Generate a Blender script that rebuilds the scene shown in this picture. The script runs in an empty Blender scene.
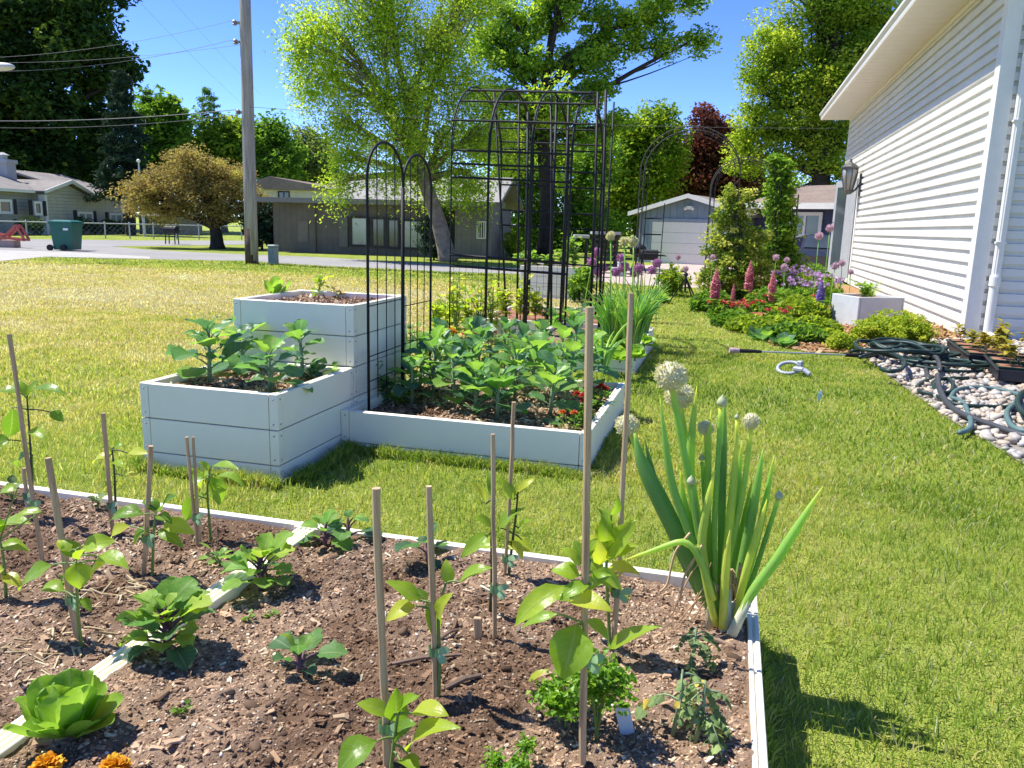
import bpy, math, random
import numpy as np
from mathutils import Vector, Matrix

rng = np.random.default_rng(11)
random.seed(11)
sc = bpy.context.scene
COL = sc.collection
PI = math.pi

# ------------------------------------------------------------------ camera
FPX, CAM_H = 798.0, 1.05
YAW, PITCH, ROLL = [math.radians(a) for a in (14.92, 11.25, 1.6)]
FW = np.array([-math.sin(YAW)*math.cos(PITCH), math.cos(YAW)*math.cos(PITCH), -math.sin(PITCH)])
_r = np.array([math.cos(YAW), math.sin(YAW), 0.0])
_u = np.cross(_r, FW)
RT = math.cos(ROLL)*_r + math.sin(ROLL)*_u
UP = -math.sin(ROLL)*_r + math.cos(ROLL)*_u
CAM = np.array([0, 0, CAM_H])
cam = bpy.data.cameras.new('camera')
cam.sensor_width = 36.0
cam.lens = FPX/1024*36.0
cam.clip_start = 0.05
cam.clip_end = 600
camo = bpy.data.objects.new('camera', cam)
camo.matrix_world = Matrix(((RT[0], UP[0], -FW[0], 0), (RT[1], UP[1], -FW[1], 0), (RT[2], UP[2], -FW[2], CAM_H), (0, 0, 0, 1)))
COL.objects.link(camo)
sc.camera = camo

def _ray(px, py):
    return FW + (px-512)/FPX*RT + (384-py)/FPX*UP
def G(px, py, z=0.0):
    """point of the plan (height z) that the survey photograph shows at a pixel"""
    d = _ray(px, py)
    return CAM + d*((z-CAM_H)/d[2])
def AT(px, py, Y):
    d = _ray(px, py)
    return CAM + d*(Y/d[1])
def W(px, py, dist):
    d = _ray(px, py)
    return CAM + d*(dist/math.hypot(d[0], d[1]))

# ------------------------------------------------------------------ objects
ORIG = {}
def link(o, parent=None, origin=(0, 0, 0)):
    COL.objects.link(o)
    ORIG[o.name] = np.array(origin, float)
    if parent is not None:
        o.parent = parent
        o.location = np.array(origin, float) - ORIG[parent.name]
    else:
        o.location = origin
    return o
def tag(o, label=None, cat=None, group=None, kind=None):
    if label: o['label'] = label
    if cat: o['category'] = cat
    if group: o['group'] = group
    if kind: o['kind'] = kind
    return o
def thing(name, label, cat, loc, group=None):
    o = bpy.data.objects.new(name, None)
    o.empty_display_size = 0.05
    link(o, None, loc)
    return tag(o, label, cat, group)

class MB:
    """collects points, faces and per-point values, then links them as one mesh"""
    def __init__(s):
        s.v = []; s.n = 0; s.f = []; s.r = []; s.uv = []
    def add(s, verts, faces, rnd=0.5, uv=None):
        verts = np.asarray(verts, float).reshape(-1, 3)
        s.v.append(verts)
        k = len(verts)
        for fa in (faces if isinstance(faces, list) and len(faces) and isinstance(faces[0], np.ndarray) and faces[0].ndim == 2 else [faces]):
            if isinstance(fa, np.ndarray):
                s.f.append(fa.astype(np.int64)+s.n)
            else:
                by = {}
                for q in fa: by.setdefault(len(q), []).append(q)
                for q in by.values(): s.f.append(np.array(q, np.int64)+s.n)
        s.r.append(np.full(k, rnd, float) if np.isscalar(rnd) else np.asarray(rnd, float))
        s.uv.append(np.zeros((k, 2)) if uv is None else np.asarray(uv, float))
        s.n += k
    def box(s, x0, x1, y0, y1, z0, z1, rnd=0.5, bev=0.0):
        x0, x1 = min(x0, x1), max(x0, x1); y0, y1 = min(y0, y1), max(y0, y1); z0, z1 = min(z0, z1), max(z0, z1)
        c = np.array([(x0+x1)/2, (y0+y1)/2, (z0+z1)/2]); h = np.array([x1-x0, y1-y0, z1-z0])/2
        s.obox(c, h, np.eye(3), rnd, bev)
    def obox(s, c, h, M, rnd=0.5, bev=0.0):
        """oriented box; M rows are its axes; bev chamfers every edge"""
        c = np.asarray(c, float); h = np.asarray(h, float); M = np.asarray(M, float)
        if bev <= 0:
            P = np.array([[(-1)**(i+1)*h[0], (-1)**(j+1)*h[1], (-1)**(k+1)*h[2]] for i in (0, 1) for j in (0, 1) for k in (0, 1)])
            F = [(0, 1, 3, 2), (4, 6, 7, 5), (0, 4, 5, 1), (2, 3, 7, 6), (0, 2, 6, 4), (1, 5, 7, 3)]
            s.add(c+P@M, F, rnd); return
        b = min(bev, *(h*0.9))
        pts = []; idx = {}
        for sx in (-1, 1):
            for sy in (-1, 1):
                for sz in (-1, 1):
                    sg = np.array([sx, sy, sz])
                    for a in range(3):
                        q = sg*(h-b); q[a] = sg[a]*h[a]
                        idx[(sx, sy, sz, a)] = len(pts); pts.append(q)
        F = []
        for a in range(3):
            o1, o2 = [x for x in range(3) if x != a]
            for sa in (-1, 1):
                cyc = [(-1, -1), (1, -1), (1, 1), (-1, 1)]
                q = []
                for (p1, p2) in cyc:
                    sg = [0, 0, 0]; sg[a] = sa; sg[o1] = p1; sg[o2] = p2
                    q.append(idx[(*sg, a)])
                F.append(tuple(q))
            for p1 in (-1, 1):
                for p2 in (-1, 1):
                    q = []
                    for (sa, ax) in ((-1, o1), (1, o1), (1, o2), (-1, o2)):
                        sg = [0, 0, 0]; sg[a] = sa; sg[o1] = p1; sg[o2] = p2
                        q.append(idx[(*sg, ax)])
                    F.append(tuple(q))
        for sx in (-1, 1):
            for sy in (-1, 1):
                for sz in (-1, 1):
                    F.append(tuple(idx[(sx, sy, sz, a)] for a in range(3)))
        P = np.array(pts)
        G_ = []
        for q in F:                                             # face outward
            n = np.cross(P[q[1]]-P[q[0]], P[q[2]]-P[q[0]])
            G_.append(q if n@P[list(q)].mean(0) > 0 else q[::-1])
        s.add(c+P@M, G_, rnd)
    def bar(s, a, b, w, t, rnd=0.5, up=(0, 0, 1), bev=0.0):
        a = np.asarray(a, float); b = np.asarray(b, float)
        d = b-a; L = np.linalg.norm(d); d /= L
        u = np.asarray(up, float)
        if abs(d@u) > .98: u = np.array([1., 0, 0])
        sd = np.cross(u, d); sd /= np.linalg.norm(sd); u = np.cross(d, sd)
        s.obox((a+b)/2, (w/2, L/2, t/2), np.array([sd, d, u]), rnd, bev)
    def tube(s, pts, rad, seg=6, rnd=0.5, cap=True):
        P = np.asarray(pts, float); n = len(P)
        R = np.full(n, rad, float) if np.isscalar(rad) else np.asarray(rad, float)
        T = np.gradient(P, axis=0); T /= np.linalg.norm(T, axis=1)[:, None]+1e-12
        u = np.array([0, 0, 1.]) if abs(T[0][2]) < .9 else np.array([1., 0, 0])
        V = []
        for i in range(n):
            u = u-T[i]*(u@T[i]); u /= np.linalg.norm(u)+1e-12
            w = np.cross(T[i], u)
            for k in range(seg):
                a = 2*PI*k/seg
                V.append(P[i]+R[i]*(math.cos(a)*u+math.sin(a)*w))
        F = []
        for i in range(n-1):
            for k in range(seg):
                k2 = (k+1) % seg
                F.append((i*seg+k, i*seg+k2, (i+1)*seg+k2, (i+1)*seg+k))
        if cap:
            F.append(tuple(range(seg))[::-1]); F.append(tuple((n-1)*seg+k for k in range(seg)))
        uv = np.array([[k/seg, i/max(1, n-1)] for i in range(n) for k in range(seg)])
        s.add(np.array(V), F, rnd, uv)
    def lathe(s, c, prof, seg=16, rnd=0.5):
        c = np.asarray(c, float); V = []
        for (r, z) in prof:
            for k in range(seg):
                a = 2*PI*k/seg
                V.append(c+np.array([r*math.cos(a), r*math.sin(a), z]))
        n = len(prof); F = []
        for i in range(n-1):
            for k in range(seg):
                k2 = (k+1) % seg
                F.append((i*seg+k, i*seg+k2, (i+1)*seg+k2, (i+1)*seg+k))
        F.append(tuple(range(seg))[::-1]); F.append(tuple((n-1)*seg+k for k in range(seg)))
        s.add(np.array(V), F, rnd)
    def ball(s, c, r, seg=10, rings=7, rnd=0.5, sq=(1, 1, 1)):
        c = np.asarray(c, float); V = []; F = []
        for i in range(rings+1):
            t = PI*i/rings
            for k in range(seg):
                a = 2*PI*k/seg
                V.append(c+r*np.array([math.sin(t)*math.cos(a)*sq[0], math.sin(t)*math.sin(a)*sq[1], math.cos(t)*sq[2]]))
        for i in range(rings):
            for k in range(seg):
                k2 = (k+1) % seg
                F.append((i*seg+k, (i+1)*seg+k, (i+1)*seg+k2, i*seg+k2))
        s.add(np.array(V), F, rnd)
    def prism(s, poly, axis, a0, a1, rnd=0.5):
        """extrude a 2-D outline along x, y or z"""
        n = len(poly); V = []
        for a in (a0, a1):
            for (p, q) in poly:
                V.append({'x': (a, p, q), 'y': (p, a, q), 'z': (p, q, a)}[axis])
        F = [tuple(range(n))[::-1], tuple(range(n, 2*n))]
        for k in range(n):
            k2 = (k+1) % n
            F.append((k, k2, n+k2, n+k))
        s.add(np.array(V, float), F, rnd)
    def build(s, name, m, parent=None, smooth=False, origin=None, label=None, cat=None, group=None, kind=None):
        V = np.concatenate(s.v) if s.v else np.zeros((0, 3))
        if origin is None:
            origin = ORIG[parent.name] if parent is not None else (0, 0, 0)
        origin = np.asarray(origin, float)
        me = bpy.data.meshes.new(name)
        me.vertices.add(len(V)); me.vertices.foreach_set('co', (V-origin).astype(np.float32).ravel())
        nl = sum(f.size for f in s.f); npoly = sum(len(f) for f in s.f)
        me.loops.add(nl); me.polygons.add(npoly)
        li = np.concatenate([f.ravel() for f in s.f])
        tot = np.concatenate([np.full(len(f), f.shape[1]) for f in s.f])
        st = np.concatenate([[0], np.cumsum(tot)[:-1]])
        me.loops.foreach_set('vertex_index', li.astype(np.int32))
        me.polygons.foreach_set('loop_start', st.astype(np.int32))
        me.polygons.foreach_set('loop_total', tot.astype(np.int32))
        me.polygons.foreach_set('use_smooth', np.full(npoly, bool(smooth)))
        at = me.attributes.new('rnd', 'FLOAT', 'POINT')
        at.data.foreach_set('value', np.concatenate(s.r).astype(np.float32))
        uvl = me.uv_layers.new(name='UVMap')
        uvl.data.foreach_set('uv', np.concatenate(s.uv)[li].astype(np.float32).ravel())
        me.update(calc_edges=True)
        me.validate()
        if m is not None: me.materials.append(m)
        o = bpy.data.objects.new(name, me)
        link(o, parent, origin)
        return tag(o, label, cat, group, kind)

# ------------------------------------------------------------------ noise
def vnoise(x, y, seed=0):
    r = np.random.default_rng(seed).random((64, 64))
    xi = np.floor(x).astype(int); yi = np.floor(y).astype(int)
    fx = x-xi; fy = y-yi
    fx = fx*fx*(3-2*fx); fy = fy*fy*(3-2*fy)
    g = lambda a, b: r[a % 64, b % 64]
    return (g(xi, yi)*(1-fx)+g(xi+1, yi)*fx)*(1-fy)+(g(xi, yi+1)*(1-fx)+g(xi+1, yi+1)*fx)*fy
def fbm(x, y, scale, octv=4, seed=0):
    o = 0; a = 1; t = 0
    for i in range(octv):
        o = o+a*vnoise(x*scale+13.7*i, y*scale+7.1*i, seed+i); t += a; a *= .5; scale *= 2.1
    return o/t-.5

# ------------------------------------------------------------------ materials
class NT:
    def __init__(s, name):
        s.m = bpy.data.materials.new(name); s.m.use_nodes = True
        s.t = s.m.node_tree; s.t.nodes.clear()
        s.out = s.t.nodes.new('ShaderNodeOutputMaterial')
    def n(s, typ, **kw):
        o = s.t.nodes.new(typ)
        for k, v in kw.items():
            if hasattr(o, k) and k not in o.inputs: setattr(o, k, v)
            else: o.inputs[k].default_value = v
        return o
    def l(s, a, b): s.t.links.new(a, b)
    def math(s, op, a, b=None, clamp=False):
        o = s.t.nodes.new('ShaderNodeMath'); o.operation = op; o.use_clamp = clamp
        for i, x in enumerate((a, b)):
            if x is None: continue
            if isinstance(x, (int, float)): o.inputs[i].default_value = x
            else: s.l(x, o.inputs[i])
        return o.outputs[0]
    def mix(s, fac, a, b, typ='MIX'):
        o = s.t.nodes.new('ShaderNodeMix'); o.data_type = 'RGBA'; o.blend_type = typ
        for sock, x in ((o.inputs[0], fac), (o.inputs[6], a), (o.inputs[7], b)):
            if isinstance(x, (int, float)): sock.default_value = x
            elif isinstance(x, tuple): sock.default_value = (*x[:3], 1)
            else: s.l(x, sock)
        return o.outputs[2]
    def noise(s, scale, detail=3, rough=.55, vec=None, dims='3D'):
        o = s.t.nodes.new('ShaderNodeTexNoise'); o.noise_dimensions = dims
        o.inputs['Scale'].default_value = scale; o.inputs['Detail'].default_value = detail; o.inputs['Roughness'].default_value = rough
        if vec is not None: s.l(vec, o.inputs['Vector'])
        return o.outputs['Fac']
    def ramp(s, fac, stops):
        o = s.t.nodes.new('ShaderNodeValToRGB'); e = o.color_ramp.elements
        while len(e) < len(stops): e.new(.5)
        for i, (p, c) in enumerate(stops):
            e[i].position = p; e[i].color = (*c, 1) if len(c) == 3 else c
        s.l(fac, o.inputs[0]); return o.outputs[0]
    def attr(s, nm='rnd'):
        o = s.t.nodes.new('ShaderNodeAttribute'); o.attribute_name = nm; return o.outputs['Fac']
    def coord(s, which='Object'):
        return s.t.nodes.new('ShaderNodeTexCoord').outputs[which]
    def pos(s):
        return s.t.nodes.new('ShaderNodeNewGeometry').outputs['Position']
    def bump(s, h, strength=.4, dist=.01):
        o = s.t.nodes.new('ShaderNodeBump'); o.inputs['Strength'].default_value = strength; o.inputs['Distance'].default_value = dist
        s.l(h, o.inputs['Height']); return o.outputs['Normal']
    def bsdf(s, col, rough=.6, spec=.3, metal=0., normal=None):
        o = s.t.nodes.new('ShaderNodeBsdfPrincipled')
        if isinstance(col, tuple): o.inputs['Base Color'].default_value = (*col[:3], 1)
        else: s.l(col, o.inputs['Base Color'])
        if isinstance(rough, (int, float)): o.inputs['Roughness'].default_value = rough
        else: s.l(rough, o.inputs['Roughness'])
        o.inputs['Specular IOR Level'].default_value = spec
        o.inputs['Metallic'].default_value = metal
        if normal is not None: s.l(normal, o.inputs['Normal'])
        return o
    def done(s, sh):
        s.l(sh.outputs[0] if hasattr(sh, 'outputs') else sh, s.out.inputs['Surface']); return s.m

_M = {}
def plain(name, c, rough=.55, spec=.3, metal=0., var=.12, scale=9., bump=0., bscale=60.):
    """solid stuff with a little mottling"""
    if name in _M: return _M[name]
    t = NT(name)
    nz = t.noise(scale, 4, .6, t.pos())
    c = np.array(c, float)
    col = t.ramp(nz, [(.3, tuple(c*(1-var))), (.7, tuple(np.minimum(c*(1+var*.7), 1)))])
    nm = t.bump(t.noise(bscale, 4, .6, t.pos()), bump, .01) if bump else None
    _M[name] = t.done(t.bsdf(col, rough, spec, metal, nm)); return _M[name]
def damp(t, p):
    return t.ramp(t.noise(2.1, 4, .62, p), [(.49, (0, 0, 0)), (.58, (1, 1, 1))])
def leafmat(name, stops, trans=.35, tcol=None, rough=.58, spec=.16, vein=0., bump=0.):
    """leaf: colour by leaf, light passes through, optional midrib and side veins"""
    if name in _M: return _M[name]
    t = NT(name)
    col = t.ramp(t.attr(), stops)
    nz = t.noise(30, 3, .6, t.pos())
    col = t.mix(t.math('MULTIPLY', nz, .5), col, t.mix(1.0, col, (.55, .6, .5), 'MULTIPLY'))
    normal = None
    if vein:
        uv = t.coord('UV'); sp = t.t.nodes.new('ShaderNodeSeparateXYZ'); t.l(uv, sp.inputs[0])
        au = t.math('ABSOLUTE', sp.outputs[0])
        mid = t.math('LESS_THAN', au, .07)
        ph = t.math('FRACT', t.math('SUBTRACT', t.math('MULTIPLY', sp.outputs[1], 7.), t.math('MULTIPLY', au, 1.7)))
        side = t.math('LESS_THAN', ph, .12)
        vv = t.math('MAXIMUM', mid, t.math('MULTIPLY', side, .55))
        col = t.mix(t.math('MULTIPLY', vv, vein), col, t.mix(.6, col, (.45, .5, .25)))
        normal = t.bump(t.math('ADD', t.math('MULTIPLY', ph, .5), t.noise(55, 2, .5, t.pos())), .35, .006)
    b = t.bsdf(col, rough, spec, 0, normal)
    tr = t.t.nodes.new('ShaderNodeBsdfTranslucent')
    t.l(t.mix(.5, t.mix(1.0, col, tcol or (1.9, 1.75, .55), 'MULTIPLY'), col), tr.inputs[0])
    mx = t.t.nodes.new('ShaderNodeMixShader'); mx.inputs[0].default_value = trans
    t.l(b.outputs[0], mx.inputs[1]); t.l(tr.outputs[0], mx.inputs[2])
    _M[name] = t.done(mx.outputs[0]); return _M[name]

# ------------------------------------------------------------------ light
SUN_EL, SUN_AZ = math.radians(58), math.radians(176)       # the sun stands left of the garden, a touch ahead
SD = np.array([math.cos(SUN_EL)*math.cos(SUN_AZ), math.cos(SUN_EL)*math.sin(SUN_AZ), math.sin(SUN_EL)])
sun = bpy.data.lights.new('sun', 'SUN'); sun.energy = 3.7; sun.angle = math.radians(.55); sun.color = (1, .978, .935)
so = bpy.data.objects.new('sun', sun); COL.objects.link(so)
so.rotation_euler = Vector(SD).to_track_quat('Z', 'Y').to_euler(); so.location = (-8, 2, 14)
w = bpy.data.worlds.new('World'); sc.world = w; w.use_nodes = True
nt = w.node_tree; nt.nodes.clear()
sky = nt.nodes.new('ShaderNodeTexSky'); sky.sky_type = 'NISHITA'; sky.sun_disc = False
sky.sun_elevation = SUN_EL
sky.sun_rotation = math.atan2(SD[0], SD[1])
sky.altitude = 200; sky.air_density = .5; sky.dust_density = .0; sky.ozone_density = 3.0
hs = nt.nodes.new('ShaderNodeHueSaturation'); hs.inputs['Saturation'].default_value = 1.2; hs.inputs['Value'].default_value = 1.0; hs.inputs['Hue'].default_value = .515
bg = nt.nodes.new('ShaderNodeBackground'); bg.inputs['Strength'].default_value = .15
wo = nt.nodes.new('ShaderNodeOutputWorld')
nt.links.new(sky.outputs[0], hs.inputs['Color']); nt.links.new(hs.outputs[0], bg.inputs[0]); nt.links.new(bg.outputs[0], wo.inputs[0])
vs = sc.view_settings
vs.view_transform = 'Standard'; vs.look = 'None'; vs.gamma = 1; vs.exposure = 1.22
sc.cycles.max_bounces = 8; sc.cycles.diffuse_bounces = 5; sc.cycles.glossy_bounces = 2; sc.cycles.transmission_bounces = 6
sc.cycles.transparent_max_bounces = 4
sc.cycles.use_denoising = True
sc.cycles.caustics_reflective = False; sc.cycles.caustics_refractive = False
# ------------------------------------------------------------------ ground, lawn, road
def inpoly(x, y, poly):
    x = np.asarray(x); y = np.asarray(y); r = np.zeros(x.shape, bool); n = len(poly)
    for i in range(n):
        (x0, y0), (x1, y1) = poly[i], poly[(i+1) % n]
        c = ((y0 > y) != (y1 > y))
        with np.errstate(divide='ignore', invalid='ignore'):
            r ^= c & (x < (x1-x0)*(y-y0)/(y1-y0+1e-12)+x0)
    return r
def gpoly(px): return [tuple(G(a, b)[:2]) for a, b in px]
HX, HY0, HY1 = 2.48, 9.43, 20.9                                        # the white house: wall plane, near and far corner
PEB = gpoly([(848, 352), (868, 360), (885, 374), (915, 396), (950, 421), (990, 445), (1030, 470)]) + [(1.62, 2.6), (3.9, 2.6), (3.9, 9.3), (2.46, 9.3), (2.1, 9.0)]
FLB = gpoly([(700, 296), (708, 309), (722, 321), (742, 331), (775, 346), (812, 353), (850, 353)]) + [(1.5, 8.3), (2.1, 9.0), (2.44, 9.3), (2.44, 18), (.2, 18.5), (-.4, 15)]
BEDS = [(-2.36, .13, .74, 2.0), (-2.30, -1.65, 2.71, 4.06), (-1.66, -.52, 3.27, 4.47), (-2.3, -1.0, 7.2, 8.7), (-1.55, -.6, 5.8, 7.3), (-3.0, -2.05, 11.5, 12.6)]
def sm(x, a, b):
    t = np.clip((x-a)/(b-a), 0, 1); return t*t*(3-2*t)
def gold(x, y):
    return sm(y, 2.6, 7.0)*(1-sm(y, 12.6, 15.2))*(1-sm(x, -1.6, -.6))

def ground_mat():
    t = NT('lawn'); p = t.pos(); sp = t.t.nodes.new('ShaderNodeSeparateXYZ'); t.l(p, sp.inputs[0])
    def mr(s, a, b):
        o = t.t.nodes.new('ShaderNodeMapRange'); o.interpolation_type = 'SMOOTHSTEP'
        o.inputs[1].default_value = a; o.inputs[2].default_value = b; t.l(s, o.inputs[0]); return o.outputs[0]
    g = t.math('MULTIPLY', t.math('MULTIPLY', mr(sp.outputs[1], 2.6, 7.0), t.math('SUBTRACT', 1., mr(sp.outputs[1], 12.6, 15.2))), t.math('SUBTRACT', 1., mr(sp.outputs[0], -1.6, -.6)))
    big = t.noise(.55, 4, .6, p); mid = t.noise(3.2, 5, .65, p); fine = t.noise(90, 3, .7, p)
    a = t.math('ADD', t.math('MULTIPLY', g, .52), t.math('ADD', t.math('MULTIPLY', t.math('SUBTRACT', big, .5), .75), t.math('MULTIPLY', t.math('SUBTRACT', mid, .5), .65)))
    a = t.math('ADD', a, t.math('ADD', .34, t.math('MULTIPLY', t.math('SUBTRACT', fine, .5), .9)))
    col = t.ramp(a, [(.0, (.135, .19, .028)), (.3, (.29, .36, .055)), (.55, (.42, .43, .09)), (.8, (.48, .39, .14)), (1., (.54, .44, .22))])
    return t.done(t.bsdf(col, .9, .1, 0, t.bump(t.math('ADD', t.noise(160, 2, .6, p), t.noise(35, 3, .6, p)), .9, .03)))
LAWN = ground_mat()
b = MB(); b.add([(-300, -60, 0), (300, -60, 0), (300, 500, 0), (-300, 500, 0)], [(0, 1, 2, 3)])
b.build('ground', LAWN, kind='structure')

def sheet(name, poly, z, m, kind='structure', thick=0):
    b = MB(); n = len(poly)
    b.add([(x, y, z) for x, y in poly], [tuple(range(n))])
    o = b.build(name, m, kind=kind)
    if o.data.polygons[0].normal.z < 0: o.data.flip_normals()
    return o
def asphalt():
    t = NT('asphalt'); p = t.pos()
    a = t.math('ADD', t.math('MULTIPLY', t.noise(.5, 5, .6, p), .7), t.math('MULTIPLY', t.noise(60, 2, .6, p), .3))
    return t.done(t.bsdf(t.ramp(a, [(.3, (.225, .215, .20)), (.6, (.30, .285, .265))]), .9, .15, 0, t.bump(t.noise(120, 2, .6, p), .4, .01)))
ASPH = asphalt()
road_px = [(-160, 266), (0, 262), (45, 257.5), (140, 259.5), (248, 261.5), (313, 265.7), (380, 268.7), (444, 272), (512, 274.2), (560, 276)]
road_far = [(560, 269.5), (512, 268), (444, 264.6), (380, 260.8), (313, 257), (240, 254.3), (200, 252.6), (150, 250), (112, 246.6), (250, 244.5), (245, 240.8), (140, 240.6), (70, 239.8), (-20, 238.5), (-160, 236)]
sheet('road', gpoly(road_px+road_far), .006, ASPH)
CONC = plain('concrete', (.40, .375, .325), .85, .2, var=.12, scale=3, bump=.2)
sheet('driveway_apron', gpoly([(-160, 262), (-160, 254), (0, 250.5), (70, 252.5), (150, 257), (150, 259.3), (45, 257), (0, 261.5)]), .011, CONC)
GRAVEL = plain('gravel', (.46, .36, .31), .9, .15, var=.22, scale=6, bump=.5, bscale=80)
sheet('gravel_drive', gpoly([(585, 281), (640, 286), (705, 289), (735, 283), (840, 278), (860, 262), (780, 258), (700, 261), (640, 266), (600, 272)]), .008, GRAVEL)
MULCH = plain('mulch', (.36, .21, .10), .95, .1, var=.4, scale=30, bump=.8, bscale=90)
sheet('mulch_bed', FLB, .012, MULCH)
SAND = plain('pebble_base', (.26, .23, .19), .95, .1, var=.3, scale=40, bump=.6)
sheet('pebble_strip', PEB, .008, SAND)

# ------------------------------------------------------------------ grass blades
def blades(n, region, hmin, hmax, wid, keep=None):
    x0, x1, y0, y1 = region
    x = rng.uniform(x0, x1, n); y = rng.uniform(y0, y1, n)
    ok = np.ones(n, bool)
    for (a, b_, c, d) in BEDS: ok &= ~((x > a) & (x < b_) & (y > c) & (y < d))
    jx = x+fbm(x, y, 6, 2, 5)*.12
    ok &= ~inpoly(jx, y, PEB) & ~inpoly(jx, y, FLB) & (x < HX)
    if keep is not None: ok &= keep(x, y)
    x = x[ok]; y = y[ok]; n = len(x)
    g = gold(x, y)
    nb = fbm(x, y, .55, 4, 21)*1.1+fbm(x, y, 3.2, 4, 22)*.95
    r = .37+.42*g+nb*.62+rng.normal(0, .16, n); st_ = rng.random(n) < .09; r = np.clip(np.where(st_, rng.uniform(.75, 1., n), r), 0, 1)
    tuft = .75+.9*(fbm(x, y, 9, 2, 31)+.25)
    hgt = rng.uniform(hmin, hmax, n)*np.clip(tuft, .45, 1.5)
    a = rng.uniform(0, 2*PI, n); lean = rng.uniform(.15, 1.1, n)*hgt
    la = rng.uniform(0, 2*PI, n)+fbm(x, y, 2, 2, 8)*6
    wx, wy = np.cos(a)*wid*rng.uniform(.6, 1.3, n), np.sin(a)*wid*rng.uniform(.6, 1.3, n)
    lx, ly = np.cos(la)*lean, np.sin(la)*lean
    V = np.zeros((n, 5, 3))
    V[:, 0] = np.stack([x-wx, y-wy, np.zeros(n)], 1); V[:, 1] = np.stack([x+wx, y+wy, np.zeros(n)], 1)
    V[:, 2] = np.stack([x+lx*.35-wx*.8, y+ly*.35-wy*.8, hgt*.6], 1); V[:, 3] = np.stack([x+lx*.35+wx*.8, y+ly*.35+wy*.8, hgt*.6], 1)
    V[:, 4] = np.stack([x+lx, y+ly, hgt*np.sqrt(np.clip(1-.35*(lean/hgt)**2, .2, 1))], 1)
    i = np.arange(n)[:, None]*5
    return V.reshape(-1, 3), i+np.array([[0, 1, 3, 2]]), i+np.array([[2, 3, 4]]), np.repeat(r, 5)
GRASS = leafmat('grass_blade', [(.0, (0.138, 0.239, 0.0287)), (.3, (0.336, 0.467, 0.0716)), (.55, (0.532, 0.555, 0.122)), (.8, (0.731, 0.598, 0.273)), (1., (0.731, 0.738, 0.545))], 0.58, (1.5, 1.4, .5), .6, .2)
gb = MB()
for (n, reg, a, c, wd, kp) in (
        (150000, (-3.4, 3.0, .3, 3.6), .014, .042, .0017, lambda x, y: np.hypot(x, y) < 5.2),
        (190000, (-10.5, 2.2, 3.2, 7.2), .014, .036, .0032, None),
        (130000, (-20, 2.4, 6.8, 12.5), .014, .034, .0055, None),
        (30000, (-6.5, -3.35, 1.2, 3.3), .014, .040, .0026, None),
        (110000, (-32, 1.0, 12, 19), .018, .04, .010, None)):
    if kp is None:
        kp = lambda x, y: (x > -1.75*y-1.)
    V, f4, f3, r = blades(n, reg, a, c, wd, kp)
    if reg[2] >= 12:                                                # none on the road or the gravel
        rp = gpoly(road_px+road_far)
        q = inpoly(V[::5, 0], V[::5, 1], rp) | inpoly(V[::5, 0], V[::5, 1], gpoly([(585, 281), (640, 286), (705, 289), (735, 283), (700, 261), (640, 266), (600, 272)]))
        k = ~q; V = V.reshape(-1, 5, 3)[k].reshape(-1, 3); r = np.repeat(r[::5][k], 5); m_ = int(k.sum())
        i = np.arange(m_)[:, None]*5; f4, f3 = i+np.array([[0, 1, 3, 2]]), i+np.array([[2, 3, 4]])
    gb.add(V, [f4, f3], r)
# longer tufts the mower missed along the boards
ex = []
for (x0, x1, y0, y1) in ((-2.32, -1.66, 2.66, 2.71), (-1.65, -.5, 3.2, 3.27), (-1.65, -1.58, 2.75, 3.3), (-.52, -.46, 3.3, 4.5), (.12, .16, .8, 2.0), (-2.36, .12, 2.0, 2.04), (-2.38, -2.3, 2.7, 4.05)):
    A = (x1-x0)*(y1-y0); V, f4, f3, r = blades(int(1500+A*14000), (x0, x1, y0, y1), .025, .062, .0022)
    gb.add(V, [f4, f3], np.clip(r-.12, 0, 1))
gb.build('grass', GRASS, kind='stuff')

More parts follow.
